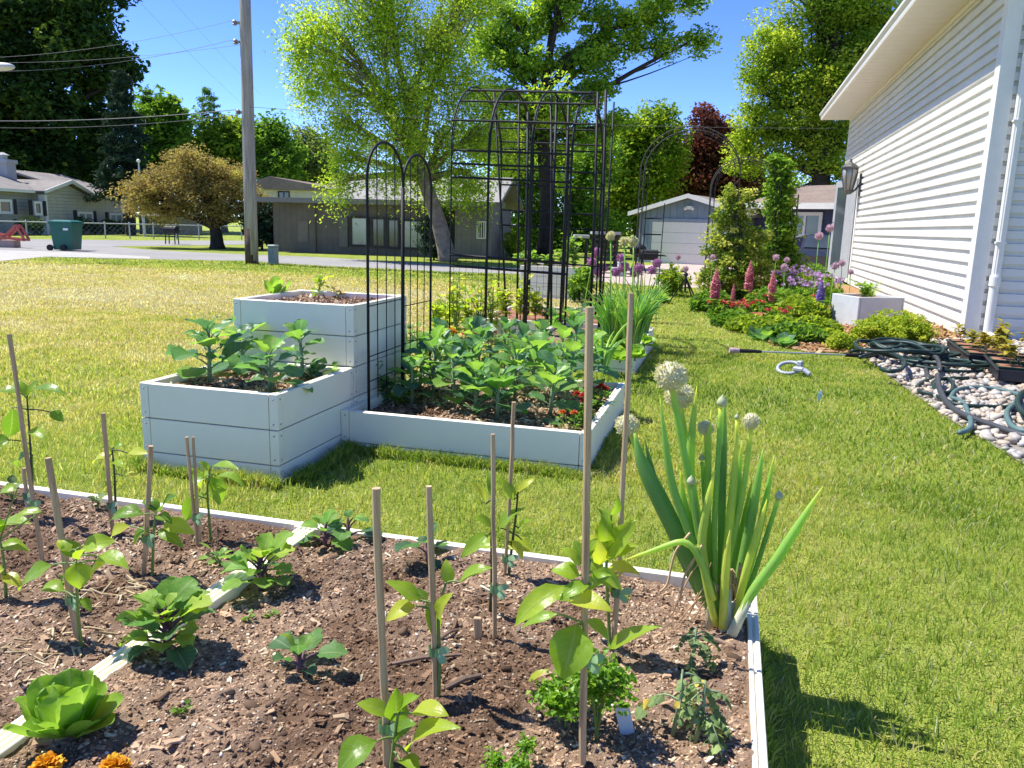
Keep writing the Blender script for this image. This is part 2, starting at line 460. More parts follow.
# ------------------------------------------------------------------ pebbles, mulch chips
def scatter(name, poly, n, size, flat, m, z=0., kind='stuff', elong=(1, 1.6), parent=None, rmap=None, keep=None, zf=None, box=False, tilt=.35):
    P = np.array(poly); lo = P.min(0); hi = P.max(0)
    x = rng.uniform(lo[0], hi[0], n*3); y = rng.uniform(lo[1], hi[1], n*3)
    ok = inpoly(x, y, poly)
    if keep is not None: ok &= keep(x, y)
    x = x[ok][:n]; y = y[ok][:n]; n = len(x)
    if box:
        base = np.array([[-1, -1, -1], [1, -1, -1], [1, 1, -1], [-1, 1, -1], [-.8, -.9, 1], [.9, -.8, 1], [.8, .9, 1], [-.9, .8, 1]], float)
        F = np.array([(3, 2, 1, 0), (4, 5, 6, 7), (0, 1, 5, 4), (1, 2, 6, 5), (2, 3, 7, 6), (3, 0, 4, 7)]); T = None
        base = np.repeat(base[None], n, 0)+rng.normal(0, .18, (n, 8, 3))
    else:
        seg, rings = 8, 4; base = []; F = []; T = []
        base.append((0, 0, 1))
        for i in range(1, rings):
            for k in range(seg):
                base.append((math.sin(PI*i/rings)*math.cos(2*PI*k/seg), math.sin(PI*i/rings)*math.sin(2*PI*k/seg), math.cos(PI*i/rings)))
        base.append((0, 0, -1)); last = len(base)-1
        for i in range(rings-2):
            for k in range(seg):
                F.append((1+i*seg+k, 1+(i+1)*seg+k, 1+(i+1)*seg+(k+1) % seg, 1+i*seg+(k+1) % seg))
        for k in range(seg):
            T.append((0, 1+k, 1+(k+1) % seg)); T.append((last, 1+(rings-2)*seg+(k+1) % seg, 1+(rings-2)*seg+k))
        base = np.repeat(np.array(base, float)[None], n, 0)*(1+rng.normal(0, .07, (n, len(base), 1)))
        F = np.array(F); T = np.array(T)
    s = rng.uniform(size[0], size[1], n)*rng.choice([.75, 1, 1, 1.35], n)
    e = rng.uniform(elong[0], elong[1], n); fl = rng.uniform(flat[0], flat[1], n)
    base = base*np.stack([s*e, s, s*fl], 1)[:, None]
    t1 = rng.normal(0, tilt, n); c, q = np.cos(t1)[:, None], np.sin(t1)[:, None]
    X, Z = base[..., 0]*c-base[..., 2]*q, base[..., 0]*q+base[..., 2]*c
    t2 = rng.uniform(0, 2*PI, n); c, q = np.cos(t2)[:, None], np.sin(t2)[:, None]
    X, Y = X*c-base[..., 1]*q, X*q+base[..., 1]*c
    zz = (zf(x, y) if zf is not None else z)+s*fl*.45
    V = np.stack([X+x[:, None], Y+y[:, None], Z+np.broadcast_to(np.asarray(zz), (n,))[:, None]], 2)
    k = base.shape[1]; i = (np.arange(n)*k)[:, None, None]
    fs = [(i+F[None]).reshape(-1, F.shape[1])]
    if T is not None: fs.append((i+T[None]).reshape(-1, 3))
    r = rng.random(n)
    mb = MB(); mb.add(V.reshape(-1, 3), fs, np.repeat(r, k))
    return mb.build(name, m, parent, smooth=not box, kind=kind)
def stone_mat():
    t = NT('river_stone')
    col = t.ramp(t.attr(), [(0, (.40, .32, .22)), (.2, (.46, .40, .31)), (.4, (.30, .28, .25)), (.55, (.56, .49, .39)), (.7, (.46, .34, .22)), (.85, (.36, .35, .33)), (1., (.62, .56, .46))])
    col = t.mix(t.math('MULTIPLY', t.noise(45, 4, .6, t.pos()), .35), col, (.3, .26, .22))
    return t.done(t.bsdf(col, .55, .35))
scatter('pebbles', PEB, 9000, (.011, .027), (.5, .8), stone_mat(), .012)
def chip_mat(nm, stops, wet=False):
    t = NT(nm); col = t.ramp(t.attr(), stops)
    col = t.mix(t.math('MULTIPLY', t.noise(70, 3, .6, t.pos()), .5), col, t.mix(1., col, (.45, .42, .4), 'MULTIPLY'))
    if wet: col = t.mix(t.math('MULTIPLY', damp(t, t.pos()), .8), col, t.mix(1., col, (.42, .36, .32), 'MULTIPLY'))
    return t.done(t.bsdf(col, .85, .15))
CHIP = chip_mat('bark_chip', [(0, (0.13, 0.0774, 0.0451)), (.3, (0.341, 0.218, 0.129)), (.7, (0.536, 0.355, 0.218)), (.9, (0.715, 0.516, 0.323)), (1., (0.85, 0.822, 0.581))], True)
OCHIP = chip_mat('orange_bark', [(0, (.16, .07, .03)), (.4, (.33, .17, .07)), (.75, (.47, .28, .13)), (1., (.6, .42, .24))])
scatter('bark_mulch', [tuple(G(*q)[:2]) for q in ((700, 300), (722, 322), (742, 332), (775, 347), (812, 354), (870, 356), (962, 352))]+[(2.44, 9.4), (2.44, 14), (.3, 14)], 5200, (.008, .02), (.15, .4), OCHIP, .015, elong=(1.5, 3.2), box=True)

# ------------------------------------------------------------------ raised beds
t = NT('white_vinyl'); _p = t.pos()
_c = t.ramp(t.noise(2.2, 4, .6, _p), [(.3, (.84, .775, .615)), (.7, (.90, .835, .67))])
_c = t.mix(t.math('MULTIPLY', t.ramp(t.noise(9, 6, .75, _p), [(.66, (0, 0, 0)), (.74, (1, 1, 1))]), .3), _c, (.52, .47, .37))        # smudges and soil splash
_c = t.mix(t.math('GREATER_THAN', t.attr(), .9), _c, (.38, .38, .38))                                                             # screw heads
VINYL = t.done(t.bsdf(_c, t.ramp(t.noise(6, 4, .6, _p), [(.3, (.36, .36, .36)), (.7, (.56, .56, .56))]), .35, 0, t.bump(t.noise(5, 2, .5, _p), .12, .02)))
def course_zs(h, c=.147):
    zs = [h]
    while zs[-1]-c > .012: zs.append(zs[-1]-c)
    zs.append(-.02); return zs
def soil_fn(x0, y0, z, seed, amp=.03):
    def f(x, y):
        return z+fbm(x+5+seed, y+5, 2.6, 3, 40+seed)*amp*1.5+fbm(x+5+seed, y+5, 14, 3, 50+seed)*amp*.9+fbm(x+5+seed, y+5, 60, 2, 60+seed)*amp*.4
    return f
def soil_mat(nm='soil', wet=True, tint=(1, 1, 1)):
    t = NT(nm); p = t.pos()
    a = t.math('ADD', t.math('MULTIPLY', t.noise(55, 5, .7, p), .75), t.math('MULTIPLY', t.noise(4, 3, .6, p), .35))
    k = np.array(tint)
    col = t.ramp(a, [(.36, tuple(k*(.10, .064, .041))), (.52, tuple(k*(.28, .187, .122))), (.66, tuple(k*(.32, .22, .145))), (.82, tuple(k*(.44, .33, .23)))])
    if wet:
        wm = damp(t, p)
        col = t.mix(t.math('MULTIPLY', wm, .8), col, t.mix(1., col, (.42, .36, .32), 'MULTIPLY'))
    return t.done(t.bsdf(col, .95, .1, 0, t.bump(t.noise(150, 4, .7, p), .8, .012)))
CRUMB = chip_mat('soil_crumb', [(0, (0.0975, 0.058, 0.0339)), (.3, (0.276, 0.174, 0.106)), (.7, (0.488, 0.322, 0.202)), (.93, (0.65, 0.459, 0.299)), (1., (0.85, 0.806, 0.645))], True)
CLOD = chip_mat('soil_clod', [(0, (0.0625, 0.0372, 0.0227)), (.5, (0.175, 0.112, 0.0706)), (1., (0.3, 0.205, 0.132))], True)
SOIL = soil_mat(); SOIL_R = soil_mat('red_soil', False, (1.15, .82, .78))
def bed(label, x0, x1, y0, y1, h, soil, step=.02, chips=0, sdepth=.035, amp=.02, group='white raised garden beds', seed=1, chip_size=(.004, .010), T=.034, crumbs=0):
    root = thing('raised_bed', label, 'raised bed', ((x0+x1)/2, (y0+y1)/2, 0), group)
    CW = .042                                              # board thickness, corner width
    zs = course_zs(h)
    def board(fix, a0, a1, along, side, zt, zb, top):
        mb = MB()
        def bx(u0, u1, d0, d1, z0, z1, bev=0.):                    # u along the board, d from the outer face inward
            w0, w1 = (fix+d0*side, fix+d1*side)
            if along == 'x': mb.box(u0, u1, w0, w1, z0, z1, .5, bev)
            else: mb.box(w0, w1, u0, u1, z0, z1, .5, bev)
        bx(a0, a1, 0, .013 if T > .03 else .010, zb, zt, .0018)
        bx(a0, a1, T-.009, T, zb, zt, .0018)
        bx(a0+.001, a1-.001, .0125 if T > .03 else .0095, T-.0085, zb+.002, zt-(.006 if top else .002))
        return mb
    for k in range(len(zs)-1):
        zt = zs[k]-(.0 if k == 0 else .0022); zb = zs[k+1]+(.0022 if k < len(zs)-2 else 0)
        for (fix, a0, a1, al, sd) in ((y0, x0+CW, x1-CW, 'x', 1), (y1, x0+CW, x1-CW, 'x', -1), (x0, y0+CW, y1-CW, 'y', 1), (x1, y0+CW, y1-CW, 'y', -1)):
            board(fix, a0, a1, al, sd, zt, zb, k == 0).build('board', VINYL, root)
    for (cx, sx) in ((x0, 1), (x1, -1)):
        for (cy, sy) in ((y0, 1), (y1, -1)):
            mb = MB()
            for k in range(len(zs)-1):
                zt = zs[k]+(.0015 if k == 0 else -.0022); zb = zs[k+1]+(.0022 if k < len(zs)-2 else 0)
                mb.box(cx, cx+sx*(CW-.0025), cy, cy+sy*(CW-.0025), zb, zt, .5, .002)
                for zz in (zt-.022, zb+.022):
                    if zt-zb > .08:
                        mb.ball((cx+sx*.02, cy-sy*.0003, zz), .0042, 8, 5, 1.); mb.ball((cx-sx*.0003, cy+sy*.02, zz), .0042, 8, 5, 1.)
            mb.build('corner_post', VINYL, root)
    # soil
    zf = soil_fn(x0, y0, h-sdepth, seed, amp)
    nx = int((x1-x0-2*T)/step)+1; ny = int((y1-y0-2*T)/step)+1
    gx, gy = np.meshgrid(np.linspace(x0+T-.002, x1-T+.002, nx), np.linspace(y0+T-.002, y1-T+.002, ny), indexing='ij')
    mb = MB(); i = np.arange(nx-1)[:, None]*ny+np.arange(ny-1)[None]; i = i.ravel()[:, None]
    mb.add(np.stack([gx, gy, zf(gx, gy)], 2).reshape(-1, 3), i+np.array([[0, ny, ny+1, 1]]))
    so_ = mb.build('soil', soil, root, smooth=True)
    if chips:
        scatter('bark_chips', [(x0+.05, y0+.05), (x1-.05, y0+.05), (x1-.05, y1-.05), (x0+.05, y1-.05)], chips, chip_size, (.2, .6), CHIP, parent=root, elong=(1., 4.5), zf=zf, box=True, tilt=.5)
    if crumbs:
        scatter('soil_crumbs', [(x0+.03, y0+.03), (x1-.03, y0+.03), (x1-.03, y1-.03), (x0+.03, y1-.03)], crumbs, (.0008, .0031), (.55, .9), CRUMB, parent=root, elong=(1., 1.8), zf=lambda x, y: zf(x, y)-.001)
        scatter('soil_clods', [(x0+.05, y0+.05), (x1-.05, y0+.05), (x1-.05, y1-.05), (x0+.05, y1-.05)], 200, (.004, .009), (.5, .8), CLOD, parent=root, elong=(1., 1.7), zf=lambda x, y: zf(x, y)-.003)
        scatter('bark_pieces', [(x0+.05, y0+.05), (x1-.05, y0+.05), (x1-.05, y1-.05), (x0+.05, y1-.05)], 260, (.0028, .006), (.2, .4), CHIP, parent=root, elong=(1.5, 4.5), zf=zf, box=True, tilt=.3)
    return root, zf
nearR, ZR = bed('low white raised bed in the foreground with staked peppers and the tall flowering onion', -1.115, .125, .70, 1.985, .18, SOIL, .0065, 5000, .011, .032, seed=3, chip_size=(.0009, .0030), T=.025, crumbs=36000)
nearL, ZL = bed('low white raised bed in the foreground left of the double divider rail', -2.36, -1.119, .70, 1.985, .18, SOIL, .0075, 5000, .012, .032, seed=5, chip_size=(.0009, .0030), T=.025, crumbs=28000)
midB, ZM = bed('low square white raised bed filled with rows of broccoli beside the arched trellis', -1.688, -.525, 3.27, 4.46, .188, SOIL, .016, 5200, .04, .02, seed=7, chip_size=(.002, .006))
tallB, ZT = bed('waist-high white raised bed box with four broccoli plants', -2.335, -1.69, 2.74, 3.405, .365, SOIL, .014, 2600, .035, .018, seed=9, chip_size=(.002, .006))
backB, ZB = bed('tallest white raised bed box with almost bare reddish soil', -2.335, -1.69, 3.415, 4.06, .66, SOIL_R, .016, 2600, .03, .014, seed=11, chip_size=(.002, .005))
rowB, ZW = bed('white raised bed behind the black arch tunnel with yellow-green seedlings', -2.3, -1.0, 7.2, 8.6, .18, SOIL_R, .04, 0, .03, .02, seed=13)
irisB, ZI = bed('white raised bed full of lettuce and strappy green leaves', -1.5, -.62, 5.8, 7.25, .18, SOIL, .04, 0, .03, .02, seed=15)
farB, ZF = bed('far white raised box of bright greens near the road', -3.0, -2.08, 11.55, 12.5, .47, SOIL, .06, 0, .03, .02, seed=17)
# sprinkled straw over the left bed
STRAW = chip_mat('straw', [(0, (.4, .3, .15)), (.6, (.55, .43, .24)), (1., (.65, .55, .36))])
scatter('straw', [(-2.1, .9), (-1.2, .9), (-1.2, 1.9), (-2.3, 1.9)], 480, (.0012, .0022), (.5, 1), STRAW, parent=nearL, elong=(6, 18), zf=lambda x, y: ZL(x, y)+.002, box=True, keep=lambda x, y: fbm(x, y, 3, 3, 77) > -.03, tilt=.25)
# ------------------------------------------------------------------ buildings
SIDING = plain('white_siding', (.66, .645, .59), .5, .3, var=.06, scale=1.5, bump=.05, bscale=30)
WTRIM = plain('white_trim', (.74, .71, .63), .45, .35, var=.04)
def shingle(nm, c):
    t = NT(nm); p = t.pos()
    a = t.math('ADD', t.math('MULTIPLY', t.noise(14, 3, .6, p), .55), t.math('MULTIPLY', t.noise(1.2, 3, .6, p), .45))
    c = np.array(c)
    return t.done(t.bsdf(t.ramp(a, [(.35, tuple(c*.72)), (.65, tuple(c*1.2))]), .92, .12, 0, t.bump(t.noise(60, 2, .6, p), .5, .02)))
SH_G = shingle('grey_shingles', (.25, .225, .20)); SH_B = shingle('brown_shingles', (.24, .185, .15)); SH_P = shingle('pale_shingles', (.29, .275, .26))
def glass(nm, c):
    if nm in _M: return _M[nm]
    t = NT(nm); _M[nm] = t.done(t.bsdf(t.ramp(t.noise(1.3, 3, .6, t.pos()), [(.35, tuple(np.array(c)*.6)), (.65, c)]), .08, .8)); return _M[nm]
GLASS = glass('window_glass', (.06, .075, .085)); GLASS_P = glass('pale_glass', (.36, .40, .37))

Hs = thing('white_house', 'white house with lapped siding, broad soffit, downspout and wall lantern', 'house', (HX, HY0, 0))
def lap_profile(x, z0, z1, c=.129, p=.034, out=-1):
    pts = [(x-out*.14, z1), (x-out*.14, z0)]
    z = z0
    while z < z1-.001:
        zt = min(z+c, z1)
        pts += [(x+out*p, z), (x+out*p, z+(zt-z)*.62), (x+out*.002, z+(zt-z)*.68), (x+out*.001, zt-.002 if zt < z1 else zt)]
        z = zt
    return pts
ZB0, ZSO = .02, 3.73
D0, D1 = 18.35, 19.65
for (a, c, z0) in ((HY0+.02, D0-.13, ZB0), (D1+.13, HY1, ZB0), (D0-.13, D1+.13, ZB0+.129*18)):
    mb = MB(); mb.prism(lap_profile(HX, z0, ZSO), 'y', a, c); mb.build('siding', SIDING, Hs)
mb = MB(); mb.prism([(y, z) for y, z in lap_profile(HY0, ZB0, 5.2)], 'x', HX+.02, HX+7); mb.build('siding', SIDING, Hs)
mb = MB(); mb.box(HX+.03, HX+7, HY0+.03, HY1-.03, -.05, ZB0-.006); mb.box(HX+.145, HX+7, HY0+.145, HY1, .01, 3.4); mb.build('foundation', plain('foundation', (.3, .28, .25), .9, .1), Hs)
mb = MB(); mb.box(HX-.041, HX+.105, HY0-.041, HY0+.019, ZB0-.02, ZSO-.003, .5, .003); mb.box(HX-.041, HX+.019, HY0+.019, HY0+.125, ZB0-.02, ZSO-.003, .5, .003); mb.build('corner_trim', WTRIM, Hs)
mb = MB(); mb.box(HX-.041, HX+.05, HY1-.0, HY1+.05, ZB0-.02, ZSO-.003, .5, .003); mb.build('corner_trim', WTRIM, Hs)
# soffit with vent ribs, frieze, gutter, roof
OV = .68
mb = MB(); y = HY0-.45
while y < HY1+.35:
    mb.box(HX-OV+.06, HX-.003, y, y+.296, ZSO, ZSO+.02, .5, .004); y += .30
mb.build('soffit', plain('soffit', (.70, .685, .63), .55, .3, var=.04), Hs)
mb = MB(); mb.box(HX-.06, HX-.0355, HY0-.03, HY1, ZSO-.06, ZSO-.002, .5, .003); mb.build('frieze', WTRIM, Hs)
mb = MB(); gx = HX-OV
mb.prism([(gx+.075, ZSO-.006), (gx+.03, ZSO-.006), (gx+.02, ZSO+.03), (gx+.02, ZSO+.06), (gx-.015, ZSO+.10), (gx-.02, ZSO+.135), (gx+.0, ZSO+.14), (gx+.075, ZSO+.14)], 'y', HY0-.47, HY1+.37)
mb.build('gutter', WTRIM, Hs)
mb = MB(); mb.prism([(gx+.03, ZSO+.15), (gx+.03, ZSO+.17), (HX+3.5, ZSO+1.75), (HX+7.4, ZSO-.0), (HX+7.4, ZSO-.02), (HX+3.5, ZSO+1.70), (gx+.08, ZSO+.148)], 'y', HY0-.45, HY1+.35); mb.build('roof', SH_G, Hs)
# downspout on the short wall next to the corner
dx, dy = HX+.18, HY0-.075
def ribbed(mb, z0, z1):
    n = 24; pr = []
    for k in range(n):
        a = 2*PI*k/n; rr = .036+(.004 if k % 2 else 0)
        pr.append((dx+rr*1.1*math.cos(a), dy+rr*.85*math.sin(a)))
    mb.prism(pr, 'z', z0, z1)
mb = MB(); ribbed(mb, .58, 3.6); mb.tube([(dx, dy, 3.55), (dx, dy-.02, 3.8), (HX-.2, dy-.1, 3.86)], .036, 10); sp = mb.build('downspout', WTRIM, Hs)
mb = MB(); mb.lathe((dx, dy, 0), [(.045, .05), (.045, .56), (.055, .57), (.055, .66), (.05, .68)], 20); mb.tube([(dx, dy, .12), (dx, dy, .07), (dx+.03, dy-.10, .03)], .044, 14); mb.build('drain_pipe', WTRIM, Hs, smooth=False)
for z_ in (2.2, 1.0): mb = MB(); mb.box(dx-.05, dx+.05, dy-.037, HY0-.02, z_, z_+.02); mb.build('strap', WTRIM, sp)
# side door, its storm door ajar
unit3 = lambda v: v/np.linalg.norm(v)
dr = MB(); da, db = np.array([HX-.045, D0+.05, 1.16]), np.array([HX-.33, D1-.12, 1.16]); dr.bar(da, db, .04, 2.06, .5, (0, 0, 1), .004); dr.box(HX+.03, HX+.05, D0, D1, .14, 2.2)
dr = dr.build('door', plain('storm_door', (.34, .345, .35), .4, .4), Hs)
mb = MB()
for (a, c) in ((D0-.13, D0), (D1, D1+.13)): mb.box(HX-.05, HX+.06, a, c, ZB0, 2.31, .5, .004)
mb.box(HX-.05, HX+.06, D0, D1, 2.205, 2.31, .5, .004); mb.box(HX-.08, HX+.06, D0-.02, D1+.02, .05, .135, .5, .004); mb.build('door_frame', WTRIM, Hs)
mb = MB(); dd = unit3(db-da); nn = np.array([-dd[1], dd[0], 0]); mb.bar(da+dd*.5+nn*.019+[0, 0, .05], db-dd*.13+nn*.019+[0, 0, .05], .008, 1.7); mb.build('pane', GLASS, dr)
mb = MB(); q = db-dd*.06+nn*.02; mb.tube([q, q+nn*.05, q+nn*.05+[0, 0, .15], q+[0, 0, .15]], .01); mb.build('handle', plain('dark_metal', (.03, .03, .032), .4, .5, .6), dr)
# lantern on the wall
LMET = plain('lantern_metal', (.11, .11, .105), .45, .4, .4)
lx, ly, lz = HX-.26, 18.15, 2.18
mb = MB(); mb.box(HX-.05, HX-.027, ly-.09, ly+.09, lz-.35, lz+.1, .5, .01)
mb.tube([(HX-.04, ly, lz-.1), (HX-.12, ly, lz-.22), (HX-.22, ly, lz-.3), (lx, ly, lz-.27)], .02, 8)
mb.lathe((lx, ly, lz-.30), [(.02, -.02), (.06, .02), (.095, .06), (.085, .075)], 8)
mb.lathe((lx, ly, lz+.20), [(.17, 0), (.175, .03), (.10, .09), (.05, .11), (.03, .13), (.02, .19), (.005, .2)], 8)
for k in range(8):
    a = 2*PI*k/8+.2; mb.tube([(lx+.09*math.cos(a), ly+.09*math.sin(a), lz-.24), (lx+.155*math.cos(a), ly+.155*math.sin(a), lz+.06), (lx+.16*math.cos(a), ly+.16*math.sin(a), lz+.21)], .009, 5)
ln = mb.build('wall_lantern', LMET, Hs)
mb = MB(); mb.lathe((lx, ly, lz), [(.08, -.23), (.14, .05), (.145, .2)], 12); mb.build('lantern_glass', plain('seedy_glass', (.30, .30, .285), .2, .6), ln, smooth=True)

# ---- other buildings stand on facades given by two ground points
class Facade:
    def __init__(s, A, B):
        s.O = np.array([A[0], A[1], 0.]); d = np.array([B[0]-A[0], B[1]-A[1], 0.]); s.L = np.linalg.norm(d); s.U = d/s.L
        s.D = np.array([-s.U[1], s.U[0], 0.])                    # away from the viewer
        if s.D[:2]@(s.O[:2]) < 0: s.D = -s.D
    def P(s, u, d, z): return s.O+u*s.U+d*s.D+np.array([0, 0, z])
    def uz(s, px, py, d=0.):
        r = _ray(px, py); o = s.O+d*s.D
        t = ((o-CAM)@s.D)/(r@s.D); q = CAM+t*r
        return (q-s.O)@s.U, q[2]
    def box(s, mb, u0, u1, d0, d1, z0, z1, bev=0.):
        mb.obox(s.P((u0+u1)/2, (d0+d1)/2, (z0+z1)/2), (abs(u1-u0)/2, abs(d1-d0)/2, abs(z1-z0)/2), np.array([s.U, s.D, [0, 0, 1]]), .5, bev)
    def pbox(s, mb, px0, py0, px1, py1, d0, d1):
        (a, z1), (b, z0) = s.uz(px0, py0), s.uz(px1, py1); s.box(mb, a, b, d0, d1, z0, z1); return a, b, z0, z1
    def prism_d(s, mb, uz, d0, d1):
        n = len(uz); V = [s.P(u, d0, z) for u, z in uz]+[s.P(u, d1, z) for u, z in uz]
        mb.add(np.array(V), [tuple(range(n)), tuple(range(n, 2*n))[::-1]]+[(k, n+k, n+(k+1) % n, (k+1) % n) for k in range(n)])
    def prism_u(s, mb, dz, u0, u1):
        n = len(dz); V = [s.P(u0, d, z) for d, z in dz]+[s.P(u1, d, z) for d, z in dz]
        mb.add(np.array(V), [tuple(range(n)), tuple(range(n, 2*n))[::-1]]+[(k, n+k, n+(k+1) % n, (k+1) % n) for k in range(n)])
def fix_normals(o):
    import bmesh
    b_ = bmesh.new(); b_.from_mesh(o.data); bmesh.ops.recalc_face_normals(b_, faces=b_.faces); b_.to_mesh(o.data); b_.free(); return o
def window(F, root, px0, py0, px1, py1, frame_m, glass_m, mull=1, proud=.05, fw=.09):
    (a, z1), (b, z0) = F.uz(px0, py0), F.uz(px1, py1)
    mb = MB()
    F.box(mb, a, a+fw, -proud, .02, z0, z1); F.box(mb, b-fw, b, -proud, .02, z0, z1)
    F.box(mb, a+fw, b-fw, -proud, .02, z0, z0+fw); F.box(mb, a+fw, b-fw, -proud, .02, z1-fw, z1)
    for k in range(mull):
        c = a+(b-a)*(k+1)/(mull+1); F.box(mb, c-fw*.4, c+fw*.4, -proud*.8, .02, z0+fw, z1-fw)
    o = mb.build('window', frame_m, root)
    mb = MB(); F.box(mb, a+fw*.8, b-fw*.8, -.012, .02, z0+fw*.8, z1-fw*.8); mb.build('pane', glass_m, o)
    return o
def siding_mat(nm, c, pitch=.16, vert=None):
    t = NT(nm); p = t.pos(); sp = t.t.nodes.new('ShaderNodeSeparateXYZ'); t.l(p, sp.inputs[0])
    s = sp.outputs[2] if vert is None else t.math('ADD', t.math('MULTIPLY', sp.outputs[0], vert[0]), t.math('MULTIPLY', sp.outputs[1], vert[1]))
    fr = t.math('FRACT', t.math('DIVIDE', t.math('ADD', s, 300.), pitch))
    c = np.array(c); col = t.ramp(t.noise(2.5, 4, .6, p), [(.3, tuple(c*.86)), (.7, tuple(c*1.1))])
    return t.done(t.bsdf(col, .7, .2, 0, t.bump(t.ramp(fr, [(0, (0, 0, 0)), (.12, (1, 1, 1)), (1., (.4, .4, .4))]), .9, .02)))

# grey-green ranch house, far left
F = Facade(W(-45, 240, 40.5), W(131, 231, 51)); O_ = F.P(F.L/2, 4, 0)
gh = thing('ranch_house', 'grey-green ranch house with a front gable, dark shutters and grey chimney', 'house', O_)
GS = siding_mat('grey_green_siding', (.44, .42, .34)); uB = F.uz(48, 228)[0]; ez = 1.98; ap = F.uz(67, 182); uE = F.uz(89, 201)[0]
mb = MB(); F.box(mb, 0, uB-.01, .7, 8, 0, ez); F.box(mb, uB, F.L, 0, 8, 0, ez-.05); fix_normals(mb.build('wall', GS, gh))
mb = MB(); F.prism_d(mb, [(uB+.05, ez-.06), (uE, ez-.06), (ap[0], ap[1]-.12)], .02, 3.6); fix_normals(mb.build('gable', GS, gh))
mb = MB()
F.prism_u(mb, [(.25, ez-.02), (.25, ez+.06), (4.2, ez+1.25), (8.4, ez+.06), (8.4, ez-.02), (4.2, ez+1.15)], -.3, uB+.6)
F.prism_u(mb, [(-.3, ez-.10), (-.3, ez-.02), (4.2, ez+1.20), (8.4, ez-.02), (8.4, ez-.12), (4.2, ez+1.1)], uE-.3, F.L+.4)
F.prism_d(mb, [(uB-.35, ez-.02), (uB-.35, ez+.06), (ap[0], ap[1]+.08), (uE+.3, ez-.03), (uE+.3, ez-.12), (ap[0], ap[1]-.02)], -.25, 4.2)
rf = fix_normals(mb.build('roof', SH_G, gh))
mb = MB(); F.prism_d(mb, [(uB-.38, ez-.06), (uB-.38, ez+.085), (ap[0], ap[1]+.11), (uE+.3, ez+.0), (uE+.3, ez-.14), (ap[0], ap[1]-.06)], -.30, -.252)
F.box(mb, -.3, uB-.4, .2, .248, ez-.06, ez+.075); F.box(mb, uE+.31, F.L+.4, -.35, -.302, ez-.13, ez+.0); fix_normals(mb.build('fascia', WTRIM, rf))
mb = MB(); F.box(mb, uB-.10, uB+.08, -.03, .3, 0, ez-.12); mb.build('corner_board', WTRIM, gh)
mb = MB(); F.box(mb, F.L-.1, F.L+.04, -.03, .2, 0, ez-.12); mb.build('corner_board', WTRIM, gh)
c0, c1 = F.uz(9, 190, 2.2)[0], F.uz(18, 190, 2.2)[0]; zt = F.uz(11, 161, 2.2)[1]
mb = MB(); F.box(mb, c0, c1, 2.2, 3.0, ez, zt); F.box(mb, c0-.07, c1+.07, 2.13, 3.07, zt-.12, zt+.06); mb.lathe(F.P((c0+c1)/2, 2.6, zt), [(.2, 0), (.2, .25), (.3, .27), (.05, .4)], 8); fix_normals(mb.build('chimney', plain('chimney_block', (.42, .41, .385), .85, .1), rf))
SHUT = plain('dark_shutter', (.03, .03, .03), .6, .2)
for (a, b_, c, d) in ((-14, 198.5, 12, 214), (33, 201, 42, 215.5), (77, 211.5, 93, 222), (109, 213, 122.5, 223.5)):
    window(F, gh, a, b_, c, d, WTRIM, GLASS_P if a > 70 else GLASS, 1 if c-a > 10 else 0, .05 if a > 50 else -.62 if False else .05, .11)
for (a, b_, c, d) in ((13, 199, 17, 214.5), (28, 200, 32.5, 215), (42.5, 201, 46.5, 216), (73, 210, 77, 222), (93, 211, 96.5, 223), (105, 212, 108.5, 224), (123, 213, 126.5, 224)):
    mb = MB(); F.pbox(mb, a, b_, c, d, -.04, .0); mb.build('shutter', SHUT, gh)
for o in list(gh.children):                                          # the left half stands back a little
    pass

# taupe low building, centre left
F = Facade(W(274, 248, 27.5), W(491, 258, 25.2))
tb = thing('low_building', 'low dark taupe building with a sunlit pale shingle roof behind the trellis', 'building', F.P(F.L/2, 3, 0))
TP = siding_mat('taupe_boards', (.155, .13, .105), .2, (F.U[0], F.U[1])); GB = siding_mat('weathered_boards', (.21, .19, .175), .16, (F.U[0], F.U[1]))
u1 = F.uz(345, 225)[0]; u2 = F.uz(430, 225)[0]; u3 = F.uz(455, 225)[0]; zE = 1.58
mb = MB(); F.box(mb, 0, u1-1.0, 0, 3.6, 0, zE); F.box(mb, u1-1.0, u2, .06, 3.6, 0, zE); F.box(mb, u2, u3, 1.2, 3.6, 0, zE); fix_normals(mb.build('wall', TP, tb))
mb = MB(); F.box(mb, u3, F.L, .0, 3.6, 0, zE); fix_normals(mb.build('wall', GB, tb))
mb = MB(); F.box(mb, F.uz(298, 226)[0], F.uz(308, 226)[0], -.02, .0, .35, 1.0); mb.build('vent_panel', plain('taupe_panel', (.20, .17, .14), .8, .1), tb)
mb = MB()
F.prism_u(mb, [(-.5, zE+.02), (-.5, zE+.14), (1.9, zE+1.0), (4.1, zE+.1), (4.1, zE), (1.9, zE+.9)], u1-.2, F.L+.35)
F.prism_u(mb, [(-.5, zE+.03), (-.5, zE+.12), (3.8, zE+.2), (3.8, zE+.03)], -.35, u1-.21)
r2 = fix_normals(mb.build('roof', SH_P, tb))
mb = MB(); F.box(mb, -.38, F.L+.5, -.54, -.505, zE-.02, zE+.135); mb.build('fascia', plain('grey_fascia', (.20, .19, .175), .6, .2), r2)
DKF = plain('dark_frame', (.05, .045, .042), .6, .2)
for (a, b_, c, d, g_) in ((350, 216, 369, 247, GLASS_P), (402, 219, 427, 250, GLASS_P), (371, 217, 386, 248, GLASS), (387, 218, 400, 249, GLASS)):
    window(F, tb, a, b_, c, d, DKF, g_, 0, .04, .07)
